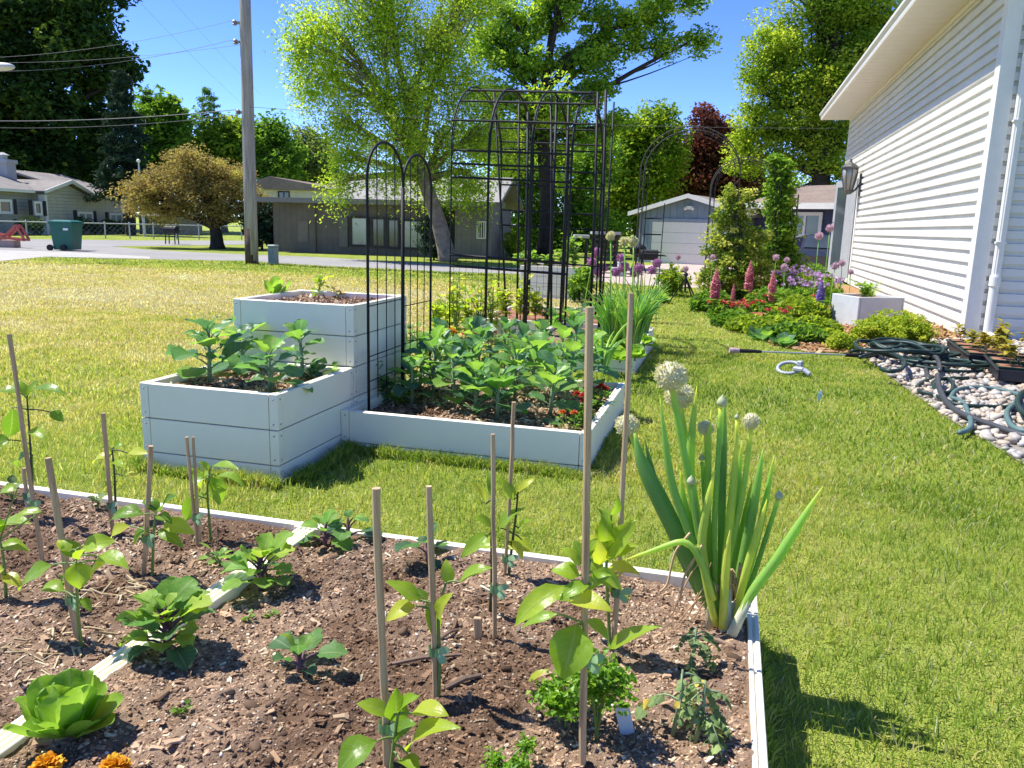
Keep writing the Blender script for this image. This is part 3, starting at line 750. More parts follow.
mb = MB(); F.pbox(mb, 339, 217, 348, 247, -.03, .055); mb.build('door', plain('brown_door', (.17, .15, .13), .7, .2), tb)
window(F, tb, 477, 221, 486, 239, WTRIM, GLASS, 3, .05, .035)

# house with a brown roof further back
F = Facade(W(252, 240, 46), W(352, 245, 44))
bh = thing('brown_roofed_house', 'cream house with a brown roof glimpsed right of the utility pole', 'house', F.P(F.L/2, 3, 0))
zE = F.uz(290, 189)[1]
mb = MB(); F.box(mb, 0, F.L, 0, 7, 0, zE); mb.build('wall', siding_mat('cream_siding', (.58, .54, .46)), bh)
mb = MB(); F.prism_d(mb, [(-.4, zE-.05), (-.4, zE+.05), (F.L*.22, zE+.62), (F.L*.75, zE+.15), (F.L*.75, zE-.05)], -.4, 7); F.prism_u(mb, [(-.4, zE-.05), (-.4, zE+.05), (3.5, zE+1.1), (7, zE)], F.L*.75, F.L); fix_normals(mb.build('roof', SH_B, bh))
window(F, bh, 278, 191, 290, 201, DKF, GLASS, 1, .05, .06)

# blue-grey garage
F = Facade(W(637, 262, 26.4), W(741, 262, 25.2))
ga = thing('garage', 'blue-grey garage with white roof edge and wide white door', 'garage', F.P(F.L/2, 3, 0))
zE = F.uz(637, 212)[1]; zA = F.uz(687, 198)[1]; BG = siding_mat('blue_grey_boards', (.20, .25, .315), .22, (F.U[0], F.U[1]))
mb = MB(); F.prism_d(mb, [(0, 0), (F.L, 0), (F.L, zE), (F.L/2, zA), (0, zE)], 0, 6.5); fix_normals(mb.build('wall', BG, ga))
mb = MB(); F.prism_d(mb, [(-.25, zE-.1), (-.25, zE-.02), (F.L/2, zA+.1), (F.L+.25, zE-.02), (F.L+.25, zE-.1), (F.L/2, zA+.02)], -.28, 6.8); r3 = fix_normals(mb.build('roof', SH_G, ga))
mb = MB(); F.prism_d(mb, [(-.27, zE-.13), (-.27, zE+.0), (F.L/2, zA+.12), (F.L+.27, zE+.0), (F.L+.27, zE-.13), (F.L/2, zA-.01)], -.33, -.282); fix_normals(mb.build('rake_board', WTRIM, r3))
mb = MB(); a, z1 = F.uz(653, 221.5); b_, _ = F.uz(727, 221.5)
for k in range(4): F.box(mb, a, b_, -.03, .02, z1*k/4+.004, z1*(k+1)/4-.004)
mb.build('garage_door', WTRIM, ga)
mb = MB(); F.box(mb, a-.1, a-.01, -.04, .02, 0, z1+.1); F.box(mb, b_+.01, b_+.1, -.04, .02, 0, z1+.1); F.box(mb, a-.01, b_+.01, -.04, .02, z1+.005, z1+.1); mb.build('door_frame', plain('blue_trim', (.25, .3, .36), .6, .2), ga)
mb = MB(); F.box(mb, F.L/2-.1, F.L/2+.1, -.14, .0, zE+.1, zE+.2); mb.ball(F.P(F.L/2-.12, -.15, zE+.12), .05); mb.ball(F.P(F.L/2+.12, -.15, zE+.12), .05); mb.build('flood_light', WTRIM, ga)

# navy house behind the vine
F = Facade(W(752, 262, 26.0), W(905, 262, 24.0))
nh = thing('navy_house', 'navy house with white window and grey-brown roof beyond the vine', 'house', F.P(F.L/2, 3, 0))
zE = F.uz(820, 207)[1]; NV = siding_mat('navy_siding', (.062, .07, .12))
mb = MB(); F.box(mb, 0, F.L, 0, 7, 0, zE); mb.build('wall', NV, nh)
mb = MB(); F.prism_u(mb, [(-.4, zE-.03), (-.4, zE+.06), (3.2, zE+.8), (7.4, zE), (7.4, zE-.1), (3.2, zE+.7)], -.3, F.L+.3); r4 = fix_normals(mb.build('roof', SH_B, nh))
mb = MB(); F.box(mb, -.3, F.L+.3, -.45, -.402, zE-.07, zE+.1); mb.build('fascia', WTRIM, r4)
window(F, nh, 789, 212, 821, 238, WTRIM, GLASS, 1, .05, .1)

# low grey shed in the distance behind the crab apple
F = Facade(W(140, 238, 50), W(180, 238, 49))
sh = thing('grey_shed', 'small low grey shed seen under the golden crab apple', 'shed', F.P(F.L/2, 1.5, 0)); zE = F.uz(160, 218)[1]
mb = MB(); F.box(mb, 0, F.L, 0, 3, 0, zE); mb.build('wall', siding_mat('shed_boards', (.2, .2, .19)), sh)
mb = MB(); F.prism_u(mb, [(-.4, zE), (-.4, zE+.12), (1.5, zE+.35), (3.4, zE+.1), (3.4, zE)], -.3, F.L+.3); fix_normals(mb.build('roof', SH_P, sh))
# ------------------------------------------------------------------ trees
def leafcloud(C, size, asp, outdir=None, droop=0., seed=0):
    """one small folded leaf per centre"""
    n = len(C)
    N = rng.normal(0, 1, (n, 3)); N[:, 2] = np.abs(N[:, 2])+.5
    N /= np.linalg.norm(N, axis=1)[:, None]
    d = rng.normal(0, 1, (n, 3)); d[:, 2] -= droop
    d -= N*np.sum(d*N, 1)[:, None]; d /= np.linalg.norm(d, axis=1)[:, None]+1e-9
    s = np.cross(N, d)
    L = size*rng.uniform(.65, 1.35, n)[:, None]; Wd = L*asp
    V = np.stack([C-d*L*.5, C+s*Wd*.5+N*Wd*.18-d*L*.05, C+d*L*.5-N*L*.08, C-s*Wd*.5+N*Wd*.18-d*L*.05], 1)
    return V.reshape(-1, 3), (np.arange(n)*4)[:, None]+np.array([[0, 1, 2, 3]])
def bezier(a, b, c, n=7):
    t = np.linspace(0, 1, n)[:, None]
    return (1-t)**2*a+2*t*(1-t)*b+t*t*c
def tree(name, label, cat, base, trunk, r0, blobs, lm, bm, leaf=.12, nleaf=20000, clump=.5, clumps=150, group=None, droop=0., asp=.62, flat=.65, limbs=True, twig=True, shell=2.4, streak=0., crown='crown'):
    """blobs: (centre, (rx, ry, rz)); clumps of leaves hang round twigs that grow from limbs"""
    base = np.asarray(base, float)
    root = thing(name, label, cat, base, group)
    T = [np.asarray(p, float) for p in trunk]
    mb = MB(); n = len(T)
    P = np.array(T); tt = np.linspace(0, n-1, n*5)
    Q = np.stack([np.interp(tt, np.arange(n), P[:, k]) for k in range(3)], 1)
    for _ in range(3): Q[1:-1] = (Q[:-2]+2*Q[1:-1]+Q[2:])/4
    R = r0*(1-.62*np.linspace(0, 1, len(Q))); R[:2] *= (1.22, 1.08)
    mb.tube(Q, R, 9)
    C = []
    vol = np.array([b_[1][0]*b_[1][1]*b_[1][2] for b_ in blobs])**.7; vol /= vol.sum()
    top = Q[-1]
    for (c, r), vv in zip(blobs, vol):
        c = np.asarray(c, float); r = np.asarray(r, float)
        k = max(3, int(clumps*vv))
        d = rng.normal(0, 1, (k, 3)); d /= np.linalg.norm(d, axis=1)[:, None]
        pts = c+d*r*(rng.random((k, 1))**(1/shell))
        C.append(pts)
        if limbs:
            i0 = int(len(Q)*rng.uniform(.45, .98)); s0 = Q[i0]
            if c[2] < s0[2]: s0 = Q[int(len(Q)*.45)]; i0 = int(len(Q)*.45)
            mid = (s0+c)/2+np.array([0, 0, .12*np.linalg.norm(c-s0)])+rng.normal(0, .05, 3)*np.linalg.norm(c-s0)
            B = bezier(s0, mid, c, 8); rl = R[i0]*.62
            mb.tube(B, np.linspace(rl, rl*.3, 8), 6, cap=False)
            for q in pts[:max(4, k//2)] if twig else []:
                j = rng.integers(3, 8); a = B[j]
                m2 = (a+q)/2+rng.normal(0, .08, 3)*np.linalg.norm(q-a)
                mb.tube(bezier(a, m2, q, 5), np.linspace(rl*.3, rl*.06, 5), 4, cap=False)
    mb.build('trunk', bm, root, smooth=True)
    C = np.concatenate(C); per = max(4, nleaf//len(C)); tot = per*len(C)
    idx = np.repeat(np.arange(len(C)), per)
    g = rng.normal(0, 1, (tot, 3)); g *= (1.75*rng.random(tot)**.42/np.linalg.norm(g, axis=1))[:, None]; g *= (clump*rng.uniform(.55, 1.3, len(C)))[idx][:, None]*np.array([1, 1, flat])*.62
    if streak: g[:, 2] -= np.abs(rng.normal(0, 1, tot))*clump*streak
    X = C[idx]+g
    tone = np.clip(rng.normal(.5, .2, len(C)), 0, 1)
    rr = np.clip(tone[idx]+rng.normal(0, .17, tot), 0, 1)
    V, F4 = leafcloud(X, leaf, asp, droop=droop)
    mb = MB(); mb.add(V, F4, np.repeat(rr, 4)); mb.build(crown, lm, root)
    return root
def blob(px, py, rx, ry, D, dz=0., depth=None):
    c = W(px, py, D+dz); k = D/FPX
    return (c, (rx*k, (depth if depth else (rx+ry)/2)*k, ry*k))
def Bs(px, D):
    p = W(px, 240, D); return np.array([p[0], p[1], 0.])
BARK = plain('grey_brown_bark', (.16, .125, .095), .95, .1, var=.4, scale=8, bump=.8, bscale=25)
BARK_L = plain('tan_bark', (.27, .215, .16), .95, .1, var=.35, scale=7, bump=.8, bscale=25)
BARK_D = plain('dark_bark', (.05, .042, .036), .95, .1, var=.4, scale=8, bump=.8, bscale=25)
LM_LOC = leafmat('locust_leaf', [(0, (0.134, 0.257, 0.0296)), (.4, (0.341, 0.513, 0.0543)), (.75, (0.635, 0.746, 0.0865)), (1, (0.671, 0.746, 0.123))], 0.58)
LM_OAK = leafmat('oak_leaf', [(0, (0.0793, 0.177, 0.0268)), (.45, (0.237, 0.405, 0.0446)), (.8, (0.501, 0.682, 0.0782)), (1, (0.704, 0.764, 0.111))], 0.55)
LM_DARK = leafmat('dark_maple_leaf', [(0, (0.0172, 0.0431, 0.0119)), (.5, (0.0431, 0.0935, 0.0185)), (.88, (0.0719, 0.144, 0.0264)), (1, (0.23, 0.316, 0.0396))], 0.35)
LM_SPR = leafmat('spruce_needle', [(0, (0.015, 0.033, 0.0196)), (.5, (0.033, 0.0675, 0.0364)), (1, (0.075, 0.12, 0.07))], 0.15)
LM_PINE = leafmat('pine_needle', [(0, (0.076, 0.18, 0.0544)), (.5, (0.171, 0.324, 0.0816)), (1, (0.38, 0.54, 0.163))], 0.35)
LM_MID = leafmat('bright_leaf', [(0, (0.0999, 0.189, 0.0196)), (.5, (0.239, 0.361, 0.0295)), (1, (0.517, 0.585, 0.0655))], 0.55)
LM_GRN = leafmat('green_leaf', [(0, (0.0504, 0.126, 0.0182)), (.5, (0.151, 0.298, 0.0328)), (1, (0.378, 0.551, 0.0637))], 0.48)
LM_GOLD = leafmat('golden_leaf', [(0, (0.157, 0.138, 0.0439)), (.35, (0.314, 0.244, 0.0805)), (.7, (0.518, 0.399, 0.132)), (1, (0.564, 0.538, 0.132))], 0.4, (1.5, 1.3, .6))
LM_PURP = leafmat('purple_leaf', [(0, (0.0607, 0.0238, 0.02)), (.5, (0.151, 0.0536, 0.04)), (1, (0.304, 0.134, 0.0701))], 0.3, (1.7, .7, .6))
LM_WIL = leafmat('pale_leaf', [(0, (0.117, 0.182, 0.052)), (.5, (0.234, 0.312, 0.104)), (1, (0.39, 0.468, 0.182))], 0.4)
LM_MAP = leafmat('spring_maple_leaf', [(0, (0.119, 0.223, 0.0243)), (.45, (0.295, 0.427, 0.0405)), (.8, (0.53, 0.609, 0.071)), (1, (0.707, 0.731, 0.122))], 0.55)
def tk(pxs, D, b): return [b]+[W(x, y, D) for x, y in pxs]

D = 62
tree('maple_tree', 'huge dark maple towering over the grey-green house at the left edge', 'tree', Bs(40, D), tk([(42, 170), (40, 90), (46, 10)], D, Bs(40, D)), .55,
     [blob(30, 20, 62, 52, D), blob(85, 60, 34, 40, D, -2), blob(20, 110, 55, 40, D), blob(75, 130, 38, 38, D, 1), blob(-30, 70, 50, 80, D), blob(60, -60, 60, 50, D), blob(15, 165, 50, 24, D), blob(100, 22, 20, 30, D, -3), blob(84, 172, 38, 22, D, 2), blob(112, 85, 14, 22, D, -2), blob(48, 185, 60, 14, D, 4)],
     LM_DARK, BARK_D, .38, 60000, 1.4, 400)
D = 58
def conifer(label, px, D, top, bot, wpx, lm, name='spruce_tree', n=11000, open_=0.):
    b0 = Bs(px, D); t_ = W(px, top, D); root = thing(name, label, 'tree', b0)
    mb = MB(); mb.tube([b0, (b0+t_)/2, t_], [.28, .16, .02], 7)
    X = []; k = D/FPX; z0 = W(px, bot, D)[2]; layers = 17
    for i in range(layers):
        f = i/(layers-1); z = z0+(t_[2]-z0)*f; r = wpx*k*(1-f)**(.85 if not open_ else .5)*rng.uniform(.75, 1.15)+.12
        for j in range(7):
            a = rng.uniform(0, 2*PI); e = np.array([b0[0]+r*math.cos(a), b0[1]+r*math.sin(a), z-r*.22+rng.normal(0, .1)])
            s = np.array([b0[0], b0[1], z+.15*r]); mb.tube(bezier(s, (s+e)/2+np.array([0, 0, -.05*r]), e, 4), np.linspace(.05, .01, 4), 4, cap=False)
            m_ = n//(layers*7); t = rng.uniform(.15+open_, 1.05, m_)[:, None]
            X.append(s+(e-s)*t+rng.normal(0, 1, (m_, 3))*np.array([.16, .16, .09])*max(.7, r*.5))
    mb.build('trunk', BARK_D, root)
    X = np.concatenate(X); V, f4 = leafcloud(X, .34, .22, droop=.6); mb = MB(); mb.add(V, f4, np.repeat(np.clip(rng.normal(.45, .22, len(X)), 0, 1), 4)); mb.build('crown', lm, root)
conifer('dark narrow spruce standing against the big maple', 131, 47, 76, 193, 28, LM_SPR, n=17000)
conifer('tall slim pine behind the golden crab apple, right of the spruce', 156, 66, 93, 185, 15, LM_PINE, 'pine_tree', 5000, .3)
conifer('dark spruce half hidden behind the taller one at its left', 108, 66, 92, 190, 20, LM_SPR, n=9000)
conifer('tall ragged pine with open layered branches against the sky, left of the pole', 214, 62, 92, 190, 22, LM_PINE, 'pine_tree', 3600, .45)
GRP = 'far trees along the skyline'
D = 66
tree('background_tree', 'pale green round tree between the spruce and the golden crab apple', 'tree', Bs(165, D), tk([(165, 170)], D, Bs(165, D)), .4, [blob(158, 118, 15, 22, D), blob(174, 128, 16, 20, D), blob(165, 155, 24, 22, D)], LM_GRN, BARK, .4, 7000, 1.3, 90, GRP)
tree('background_tree', 'bright lime green tree just left of the utility pole', 'tree', Bs(222, D-6), tk([(222, 180)], D-6, Bs(222, D-6)), .4, [blob(205, 148, 17, 18, D-6), blob(228, 140, 20, 16, D-6), blob(222, 165, 28, 18, D-6), blob(242, 150, 10, 20, D-6)], LM_MID, BARK, .38, 8000, 1.2, 100, GRP)
tree('background_tree', 'dark rounded green tree just right of the utility pole', 'tree', Bs(276, 56), tk([(276, 170)], 56, Bs(276, 56)), .4, [blob(272, 142, 16, 22, 56), blob(282, 160, 17, 26, 56), blob(264, 165, 12, 24, 56)], LM_GRN, BARK, .3, 9000, .9, 110, GRP)
tree('background_tree', 'pale willow-green tree between the dark rounded tree and the locust', 'tree', Bs(312, 60), tk([(312, 180)], 60, Bs(312, 60)), .35, [blob(308, 150, 17, 22, 60), blob(322, 165, 16, 24, 60), blob(300, 172, 14, 18, 60)], LM_WIL, BARK, .3, 8000, 1.1, 90, GRP)
D = 29
tree('crab_apple_tree', 'golden-brown spreading crab apple tree beside the road, left of the pole', 'tree', Bs(217, D), tk([(216, 232), (212, 222), (208, 208)], D, Bs(217, D)), .24,
     [blob(192, 168, 22, 20, D), blob(222, 178, 26, 18, D), blob(158, 186, 26, 17, D), blob(202, 196, 34, 15, D), blob(245, 202, 24, 15, D), blob(172, 208, 28, 12, D), blob(138, 192, 17, 13, D), blob(232, 214, 28, 10, D), blob(262, 214, 11, 15, D), blob(204, 184, 34, 22, D, 1.2), blob(150, 206, 18, 12, D, .5)],
     LM_GOLD, BARK_D, .09, 40000, .41, 290, asp=.55)
D = 22.5
tree('locust_tree', 'tall leaning honey locust with weeping yellow-green foliage behind the arched trellis', 'tree', Bs(449, D), tk([(440, 225), (428, 190), (410, 150), (394, 118), (386, 92)], D, Bs(449, D)), .25,
     [blob(325, 25, 34, 28, D), blob(380, 10, 42, 34, D), blob(435, 30, 44, 34, D), blob(312, 70, 26, 26, D, .5), blob(355, 75, 34, 30, D), blob(410, 85, 40, 30, D, -.6), blob(462, 85, 34, 34, D), blob(345, 120, 30, 22, D), blob(395, 135, 34, 22, D, -.8), blob(445, 135, 34, 26, D), blob(352, 158, 26, 16, D), blob(338, 182, 14, 14, D), blob(400, 168, 26, 12, D, -.6), blob(470, 170, 28, 26, D), blob(300, 40, 18, 18, D), blob(500, 120, 22, 30, D), blob(370, -45, 60, 35, D), blob(470, -20, 40, 36, D), blob(432, 180, 22, 14, D, .8)],
     LM_LOC, BARK_L, .098, 68000, .40, 780, droop=.8, flat=.8, streak=1.0, asp=.45, shell=2.0)
D = 30
tree('oak_tree', 'tall open oak with dark limbs directly behind the black arch tunnel', 'tree', Bs(545, D), tk([(548, 200), (543, 150), (538, 118), (548, 70), (552, 30)], D, Bs(545, D)), .30,
     [blob(515, 20, 32, 26, D), blob(560, 5, 36, 26, D), blob(610, 25, 34, 22, D), blob(655, 15, 30, 18, D), blob(690, 42, 22, 12, D), blob(640, 50, 28, 14, D), blob(590, 60, 34, 20, D), blob(530, 62, 32, 22, D), blob(500, 95, 26, 26, D), blob(560, 105, 30, 22, D, -1), blob(600, 95, 26, 16, D), blob(490, 50, 26, 26, D), blob(580, -50, 70, 36, D), blob(515, 150, 22, 26, D), blob(620, 125, 16, 16, D), blob(555, 165, 26, 26, D, 2), blob(680, -10, 26, 18, D), blob(530, 120, 30, 20, D), blob(480, 140, 22, 22, D), blob(580, 135, 24, 18, D)],
     LM_OAK, BARK_D, .14, 60000, .46, 620, shell=2.0, asp=.6)
D = 44
tree('background_tree', 'bright sunlit green tree between the oak and the blue-grey garage', 'tree', Bs(640, D), tk([(640, 220), (640, 160)], D, Bs(640, D)), .4, [blob(628, 140, 24, 26, D), blob(655, 130, 18, 26, D), blob(618, 185, 26, 30, D), blob(650, 175, 24, 28, D), blob(600, 215, 24, 24, D), blob(634, 210, 26, 18, D), blob(668, 150, 12, 24, D)], LM_MID, BARK, .2, 34000, .95, 260, GRP)
D = 36
tree('background_tree', 'deep green shady tree low behind the oak trunk', 'tree', Bs(560, D), tk([(560, 220)], D, Bs(560, D)), .35, [blob(525, 200, 26, 38, D), blob(575, 205, 26, 34, D), blob(548, 235, 36, 20, D), blob(600, 232, 20, 20, D), blob(590, 160, 24, 30, D), blob(540, 150, 30, 24, D), blob(510, 175, 20, 30, D), blob(570, 245, 30, 14, D, -1), blob(520, 245, 22, 12, D, -1)], LM_GRN, BARK, .16, 34000, .8, 280, GRP)
D = 47
tree('purple_maple_tree', 'dark purple-red maple rising behind the garage', 'tree', Bs(706, D), tk([(706, 200), (708, 150)], D, Bs(706, D)), .3, [blob(712, 130, 15, 22, D), blob(702, 150, 23, 18, D), blob(726, 155, 20, 22, D), blob(692, 176, 26, 20, D), blob(720, 184, 26, 20, D), blob(740, 170, 18, 22, D), blob(680, 186, 14, 12, D)], LM_PURP, BARK_D, .22, 30000, .9, 200)
D = 36
tree('maple_tree', 'big spreading yellow-green maple above the navy house roof', 'tree', Bs(815, D), tk([(818, 205), (822, 170), (826, 110), (822, 40)], D, Bs(815, D)), .5,
     [blob(780, 40, 28, 34, D), blob(825, 20, 36, 34, D), blob(870, 20, 36, 36, D), blob(765, 85, 24, 30, D), blob(805, 85, 34, 30, D), blob(850, 80, 36, 34, D), blob(890, 70, 30, 40, D), blob(758, 130, 20, 28, D), blob(795, 130, 30, 24, D), blob(835, 130, 32, 24, D), blob(780, 160, 28, 14, D), blob(840, 168, 34, 16, D), blob(830, -50, 60, 40, D), blob(745, 155, 14, 24, D), blob(815, 190, 34, 9, D, 2)],
     LM_MAP, BARK_D, .14, 84000, .66, 640, asp=.6)
D = 58
tree('background_tree', 'light green tree showing between the garage and the yellow-green maple', 'tree', Bs(742, D), tk([(742, 210)], D, Bs(742, D)), .35, [blob(745, 195, 20, 22, D), blob(680, 195, 24, 22, D), blob(725, 205, 24, 18, D), blob(768, 200, 18, 18, D)], LM_GRN, BARK, .3, 8000, 1., 110, GRP)
# shrubs by the taupe building and the grey house
def bush(label, c, r, lm, n, leaf=.06, clump=.16, name='shrub', cat='shrub', group=None, tall=1., clumps=None, droop=0., asp=.6):
    c = np.asarray(c, float); b0 = np.array([c[0], c[1], c[2]])
    h = r*2*tall
    return tree(name, label, cat, b0, [b0, b0+[0, 0, h*.35], b0+[0.02, 0, h*.6]], max(.012, r*.05),
                [(b0+[0, 0, h*.52], (r*.85, r*.85, h*.46)), (b0+[r*.4, -r*.2, h*.36], (r*.6, r*.6, h*.32)), (b0+[-r*.4, r*.1, h*.4], (r*.6, r*.6, h*.34))], lm, BARK_D, leaf, n, clump, clumps or 70, group, droop, asp, crown='foliage')
p = W(262, 245, 28.5); bush('black-green conical shrub against the left end of the taupe building', (p[0], p[1], 0), .75, LM_SPR, 5000, .12, .25, tall=1.1)
p = W(434, 250, 23.4); bush('dark narrow shrub tucked behind the leaning locust trunk', (p[0], p[1], 0), .55, LM_SPR, 4000, .10, .2, tall=1.5)
p = W(512, 248, 26.5); bush('small bright yellow-green bush at the corner of the taupe building', (p[0], p[1], 0), .4, LM_MID, 1500, .08, .15, tall=1.3)
for i, (px, D, r) in enumerate(((24, 43.5, .42), (38, 44, .4), (83, 47, .45), (95, 48, .42), (108, 49, .45), (120, 49.5, .42))):
    p = W(px, 235, D-.9); bush('low round dark shrub in the foundation row of the ranch house', (p[0], p[1], 0), r, LM_DARK, 700, .11, .2, group='foundation shrubs of the ranch house', clumps=24)
# ------------------------------------------------------------------ street things
POLEM = NT('weathered_pole'); _p = POLEM.pos(); _mp = POLEM.n('ShaderNodeMapping'); _mp.inputs['Scale'].default_value = (14, 14, .8); POLEM.l(_p, _mp.inputs[0])
POLEM = POLEM.done(POLEM.bsdf(POLEM.ramp(POLEM.noise(1.5, 5, .7, _mp.outputs[0]), [(.3, (.20, .175, .15)), (.55, (.36, .33, .30)), (.75, (.46, .43, .40))]), .9, .1))
pb = G(252, 264); PX, PY = pb[0], pb[1]
up_ = thing('utility_pole', 'tall weathered wooden utility pole at the road edge', 'utility pole', (PX, PY, 0))
mb = MB(); mb.tube([(PX, PY, -.2), (PX+.02, PY, 2), (PX+.05, PY, 5), (PX+.08, PY, 9.5)], [.15, .142, .128, .11], 16); mb.build('pole', POLEM, up_, smooth=True)
mb = MB(); mb.tube([(PX, PY, -.02), (PX, PY, .8)], [.1515, .1485], 16); mb.build('dark_base', plain('creosote', (.10, .07, .055), .9, .1, var=.3), up_, smooth=True)
CER = plain('ceramic', (.22, .2, .2), .4, .4)
pole_pts = []
for py in (24, 43, 113):
    q = W(246 if py < 60 else 249, py, math.hypot(PX, PY)); z = q[2]
    mb = MB(); c = np.array([PX+.05-.15, PY-.1, z]); mb.bar((PX+.05, PY-.05, z), c, .05, .05); mb.lathe(c+np.array([-.05, 0, -.05]), [(.03, 0), (.06, .02), (.04, .05), (.06, .08), (.03, .11)], 10)
    mb.build('insulator', CER, up_); pole_pts.append(c+np.array([-.05, 0, .06]))
WIRE = plain('wire', (.10, .10, .11), .6, .2)
def wire(a, b, sag, label, r=.011, grp='overhead wires'):
    a = np.asarray(a, float); b = np.asarray(b, float); t = np.linspace(0, 1, 18)[:, None]
    P = a+(b-a)*t; P[:, 2] -= sag*4*t[:, 0]*(1-t[:, 0])
    mb = MB(); mb.tube(P, r*.38, 4); mb.build('overhead_wire', WIRE, None, origin=a, label=label, cat='wire', group=grp)
def wirepx(a, b, sag, label, r=.011): wire(W(*a), W(*b), sag, label, r)
wire(pole_pts[0], W(-80, 58, 26), .25, 'uppermost overhead wire running left from the utility pole', .010)
wire(pole_pts[0]+np.array([.3, 0, -.5]), W(-80, 60, 30), .2, 'middle overhead wire of the three running left from the pole top', .010)
wire(pole_pts[1], W(-80, 68, 26), .3, 'lower overhead wire of the three running left from the pole top', .013)
wire(pole_pts[2], W(-90, 118, 27), .15, 'thick low overhead wire running left in front of the spruce', .022)
wire(pole_pts[2]+np.array([0, 0, -.12]), W(-90, 123, 29), .2, 'thin low overhead wire just under the thick one left of the pole', .010)
wire(pole_pts[2]+np.array([.3, 0, .05]), np.array([HX-.02, 20.6, 3.46]), .12, 'long low overhead wire from the pole across the trees to the white house', .011)
wirepx((130, -8, 24), (258, 118, 40), .1, 'faint diagonal overhead wire crossing the blue sky left of the pole', .009)
wirepx((165, -8, 26), (262, 95, 44), .1, 'second faint diagonal overhead wire crossing the sky nearer the pole', .009)

def local(origin, ux):
    U = np.array([ux[0], ux[1], 0.]); U /= np.linalg.norm(U); D = np.array([-U[1], U[0], 0.]); O = np.asarray(origin, float)
    return lambda u, d, z: O+u*U+d*D+np.array([0, 0, z]), np.array([U, D, [0, 0, 1.]])
# wheeled bin
BIN = plain('green_plastic', (.012, .115, .085), .45, .35, var=.15); BLK = plain('black_rubber', (.015, .015, .016), .6, .3)
c = G(68, 250.6); Pf, Mf = local(c, RT[:2])
bi = thing('wheeled_bin', 'dark green wheeled rubbish bin standing on the driveway', 'bin', c)
def frustum(mb, Pf, b, t, z0, z1):
    V = [Pf(x, y, z0) for x, y in ((-b[0], -b[1]), (b[0], -b[1]), (b[0], b[1]), (-b[0], b[1]))]+[Pf(x, y, z1) for x, y in ((-t[0], -t[1]), (t[0], -t[1]), (t[0], t[1]), (-t[0], t[1]))]
    mb.add(np.array(V), [(3, 2, 1, 0), (4, 5, 6, 7), (0, 1, 5, 4), (1, 2, 6, 5), (2, 3, 7, 6), (3, 0, 4, 7)])
mb = MB(); frustum(mb, Pf, (.25, .25), (.31, .30), .03, .76); frustum(mb, Pf, (.33, .315), (.33, .315), .74, .775); mb.build('body', BIN, bi)
mb = MB(); frustum(mb, Pf, (.34, .33), (.33, .32), .778, .81); frustum(mb, Pf, (.33, .32), (.2, .2), .811, .85); mb.obox(Pf(0, .36, .79), (.2, .03, .02), Mf); mb.build('lid', BIN, bi)
for sx in (-1, 1):
    mb = MB(); k = [Pf(-.2+sx*.0-.07 if sx < 0 else .09, -.24, .075) for _ in (0, 1)]
    a = Pf(-.33 if sx < 0 else .03, -.3, .085); mb.tube([a-Mf[1]*.03, a+Mf[1]*.03], .085, 14); mb.build('wheel', BLK, bi)
mb = MB(); mb.obox(Pf(.16, -.335, .60), (.07, .004, .03), Mf); mb.build('sticker', plain('sticker_white', (.7, .72, .7), .5), bi)
# red metal frame on the drive
RED = plain('faded_red_metal', (.50, .10, .07), .5, .4, var=.15); PALE = plain('pinkish_block', (.42, .30, .25), .9, .1)
c = G(6, 247.6); Pf, Mf = local(c, RT[:2]); k = math.hypot(c[0], c[1])/FPX
rf_ = thing('metal_stand', 'red metal A-shaped stand on a pale block at the left edge of the driveway', 'metal stand', c)
mb = MB(); mb.obox(Pf(2*k, .1, 3.2*k), (6*k, .18, 3.2*k), Mf, .5, .02); mb.obox(Pf(-7*k, .1, 4*k), (4*k, .18, 4*k), Mf, .5, .02); mb.build('block', PALE, rf_)
mb = MB()
for q in (((-16, 8.5), (7, 7.6)), ((7, 7.6), (18, 6.6)), ((1, 9), (11.5, 18.6)), ((11.5, 18.6), (17.5, 6.8)), ((-16, 13), (2, 9.5))):
    for d in (-.09, .14): mb.bar(Pf(q[0][0]*k, d, q[0][1]*k), Pf(q[1][0]*k, d, q[1][1]*k), .05, .06)
mb.bar(Pf(11.5*k, -.09, 18.3*k), Pf(11.5*k, .14, 18.3*k), .05, .05); mb.bar(Pf(17.5*k, -.09, 6.8*k), Pf(17.5*k, .14, 6.8*k), .05, .05); mb.build('frame', RED, rf_)
# telecom pedestal, street lamp, flag pole
c = G(273.5, 264.2); pe = thing('utility_pedestal', 'small grey-green utility pedestal beside the pole', 'utility box', c)
mb = MB(); mb.box(c[0]-.095, c[0]+.095, c[1]-.09, c[1]+.09, 0, .40, .5, .015); mb.build('cabinet', plain('pedestal_green', (.25, .30, .27), .6, .25), pe)
mb = MB(); mb.box(c[0]-.105, c[0]+.105, c[1]-.1, c[1]+.1, .40, .45, .5, .02); mb.build('cap', plain('pedestal_cap', (.30, .35, .31), .6, .25), pe)
c = Bs(-70, 21); c2 = W(10, 66.5, 21); sl = thing('street_lamp', 'grey cobra-head street lamp reaching in at the left edge', 'street lamp', c)
mb = MB(); mb.tube([c, (c[0], c[1], c2[2]-.5)], .1, 10); mb.tube(bezier(np.array([c[0], c[1], c2[2]-.55]), np.array([c[0]+.3, c[1], c2[2]+.1]), c2-np.array([.45, 0, 0]), 8), .035, 8); mb.build('pole', plain('galvanised', (.4, .4, .4), .5, .4, .5), sl)
mb = MB(); mb.ball(c2-np.array([.22, 0, 0]), .3, 12, 8, sq=(1.1, .5, .28)); mb.build('lamp_head', plain('lamp_grey', (.5, .5, .5), .5, .4), sl, smooth=True)
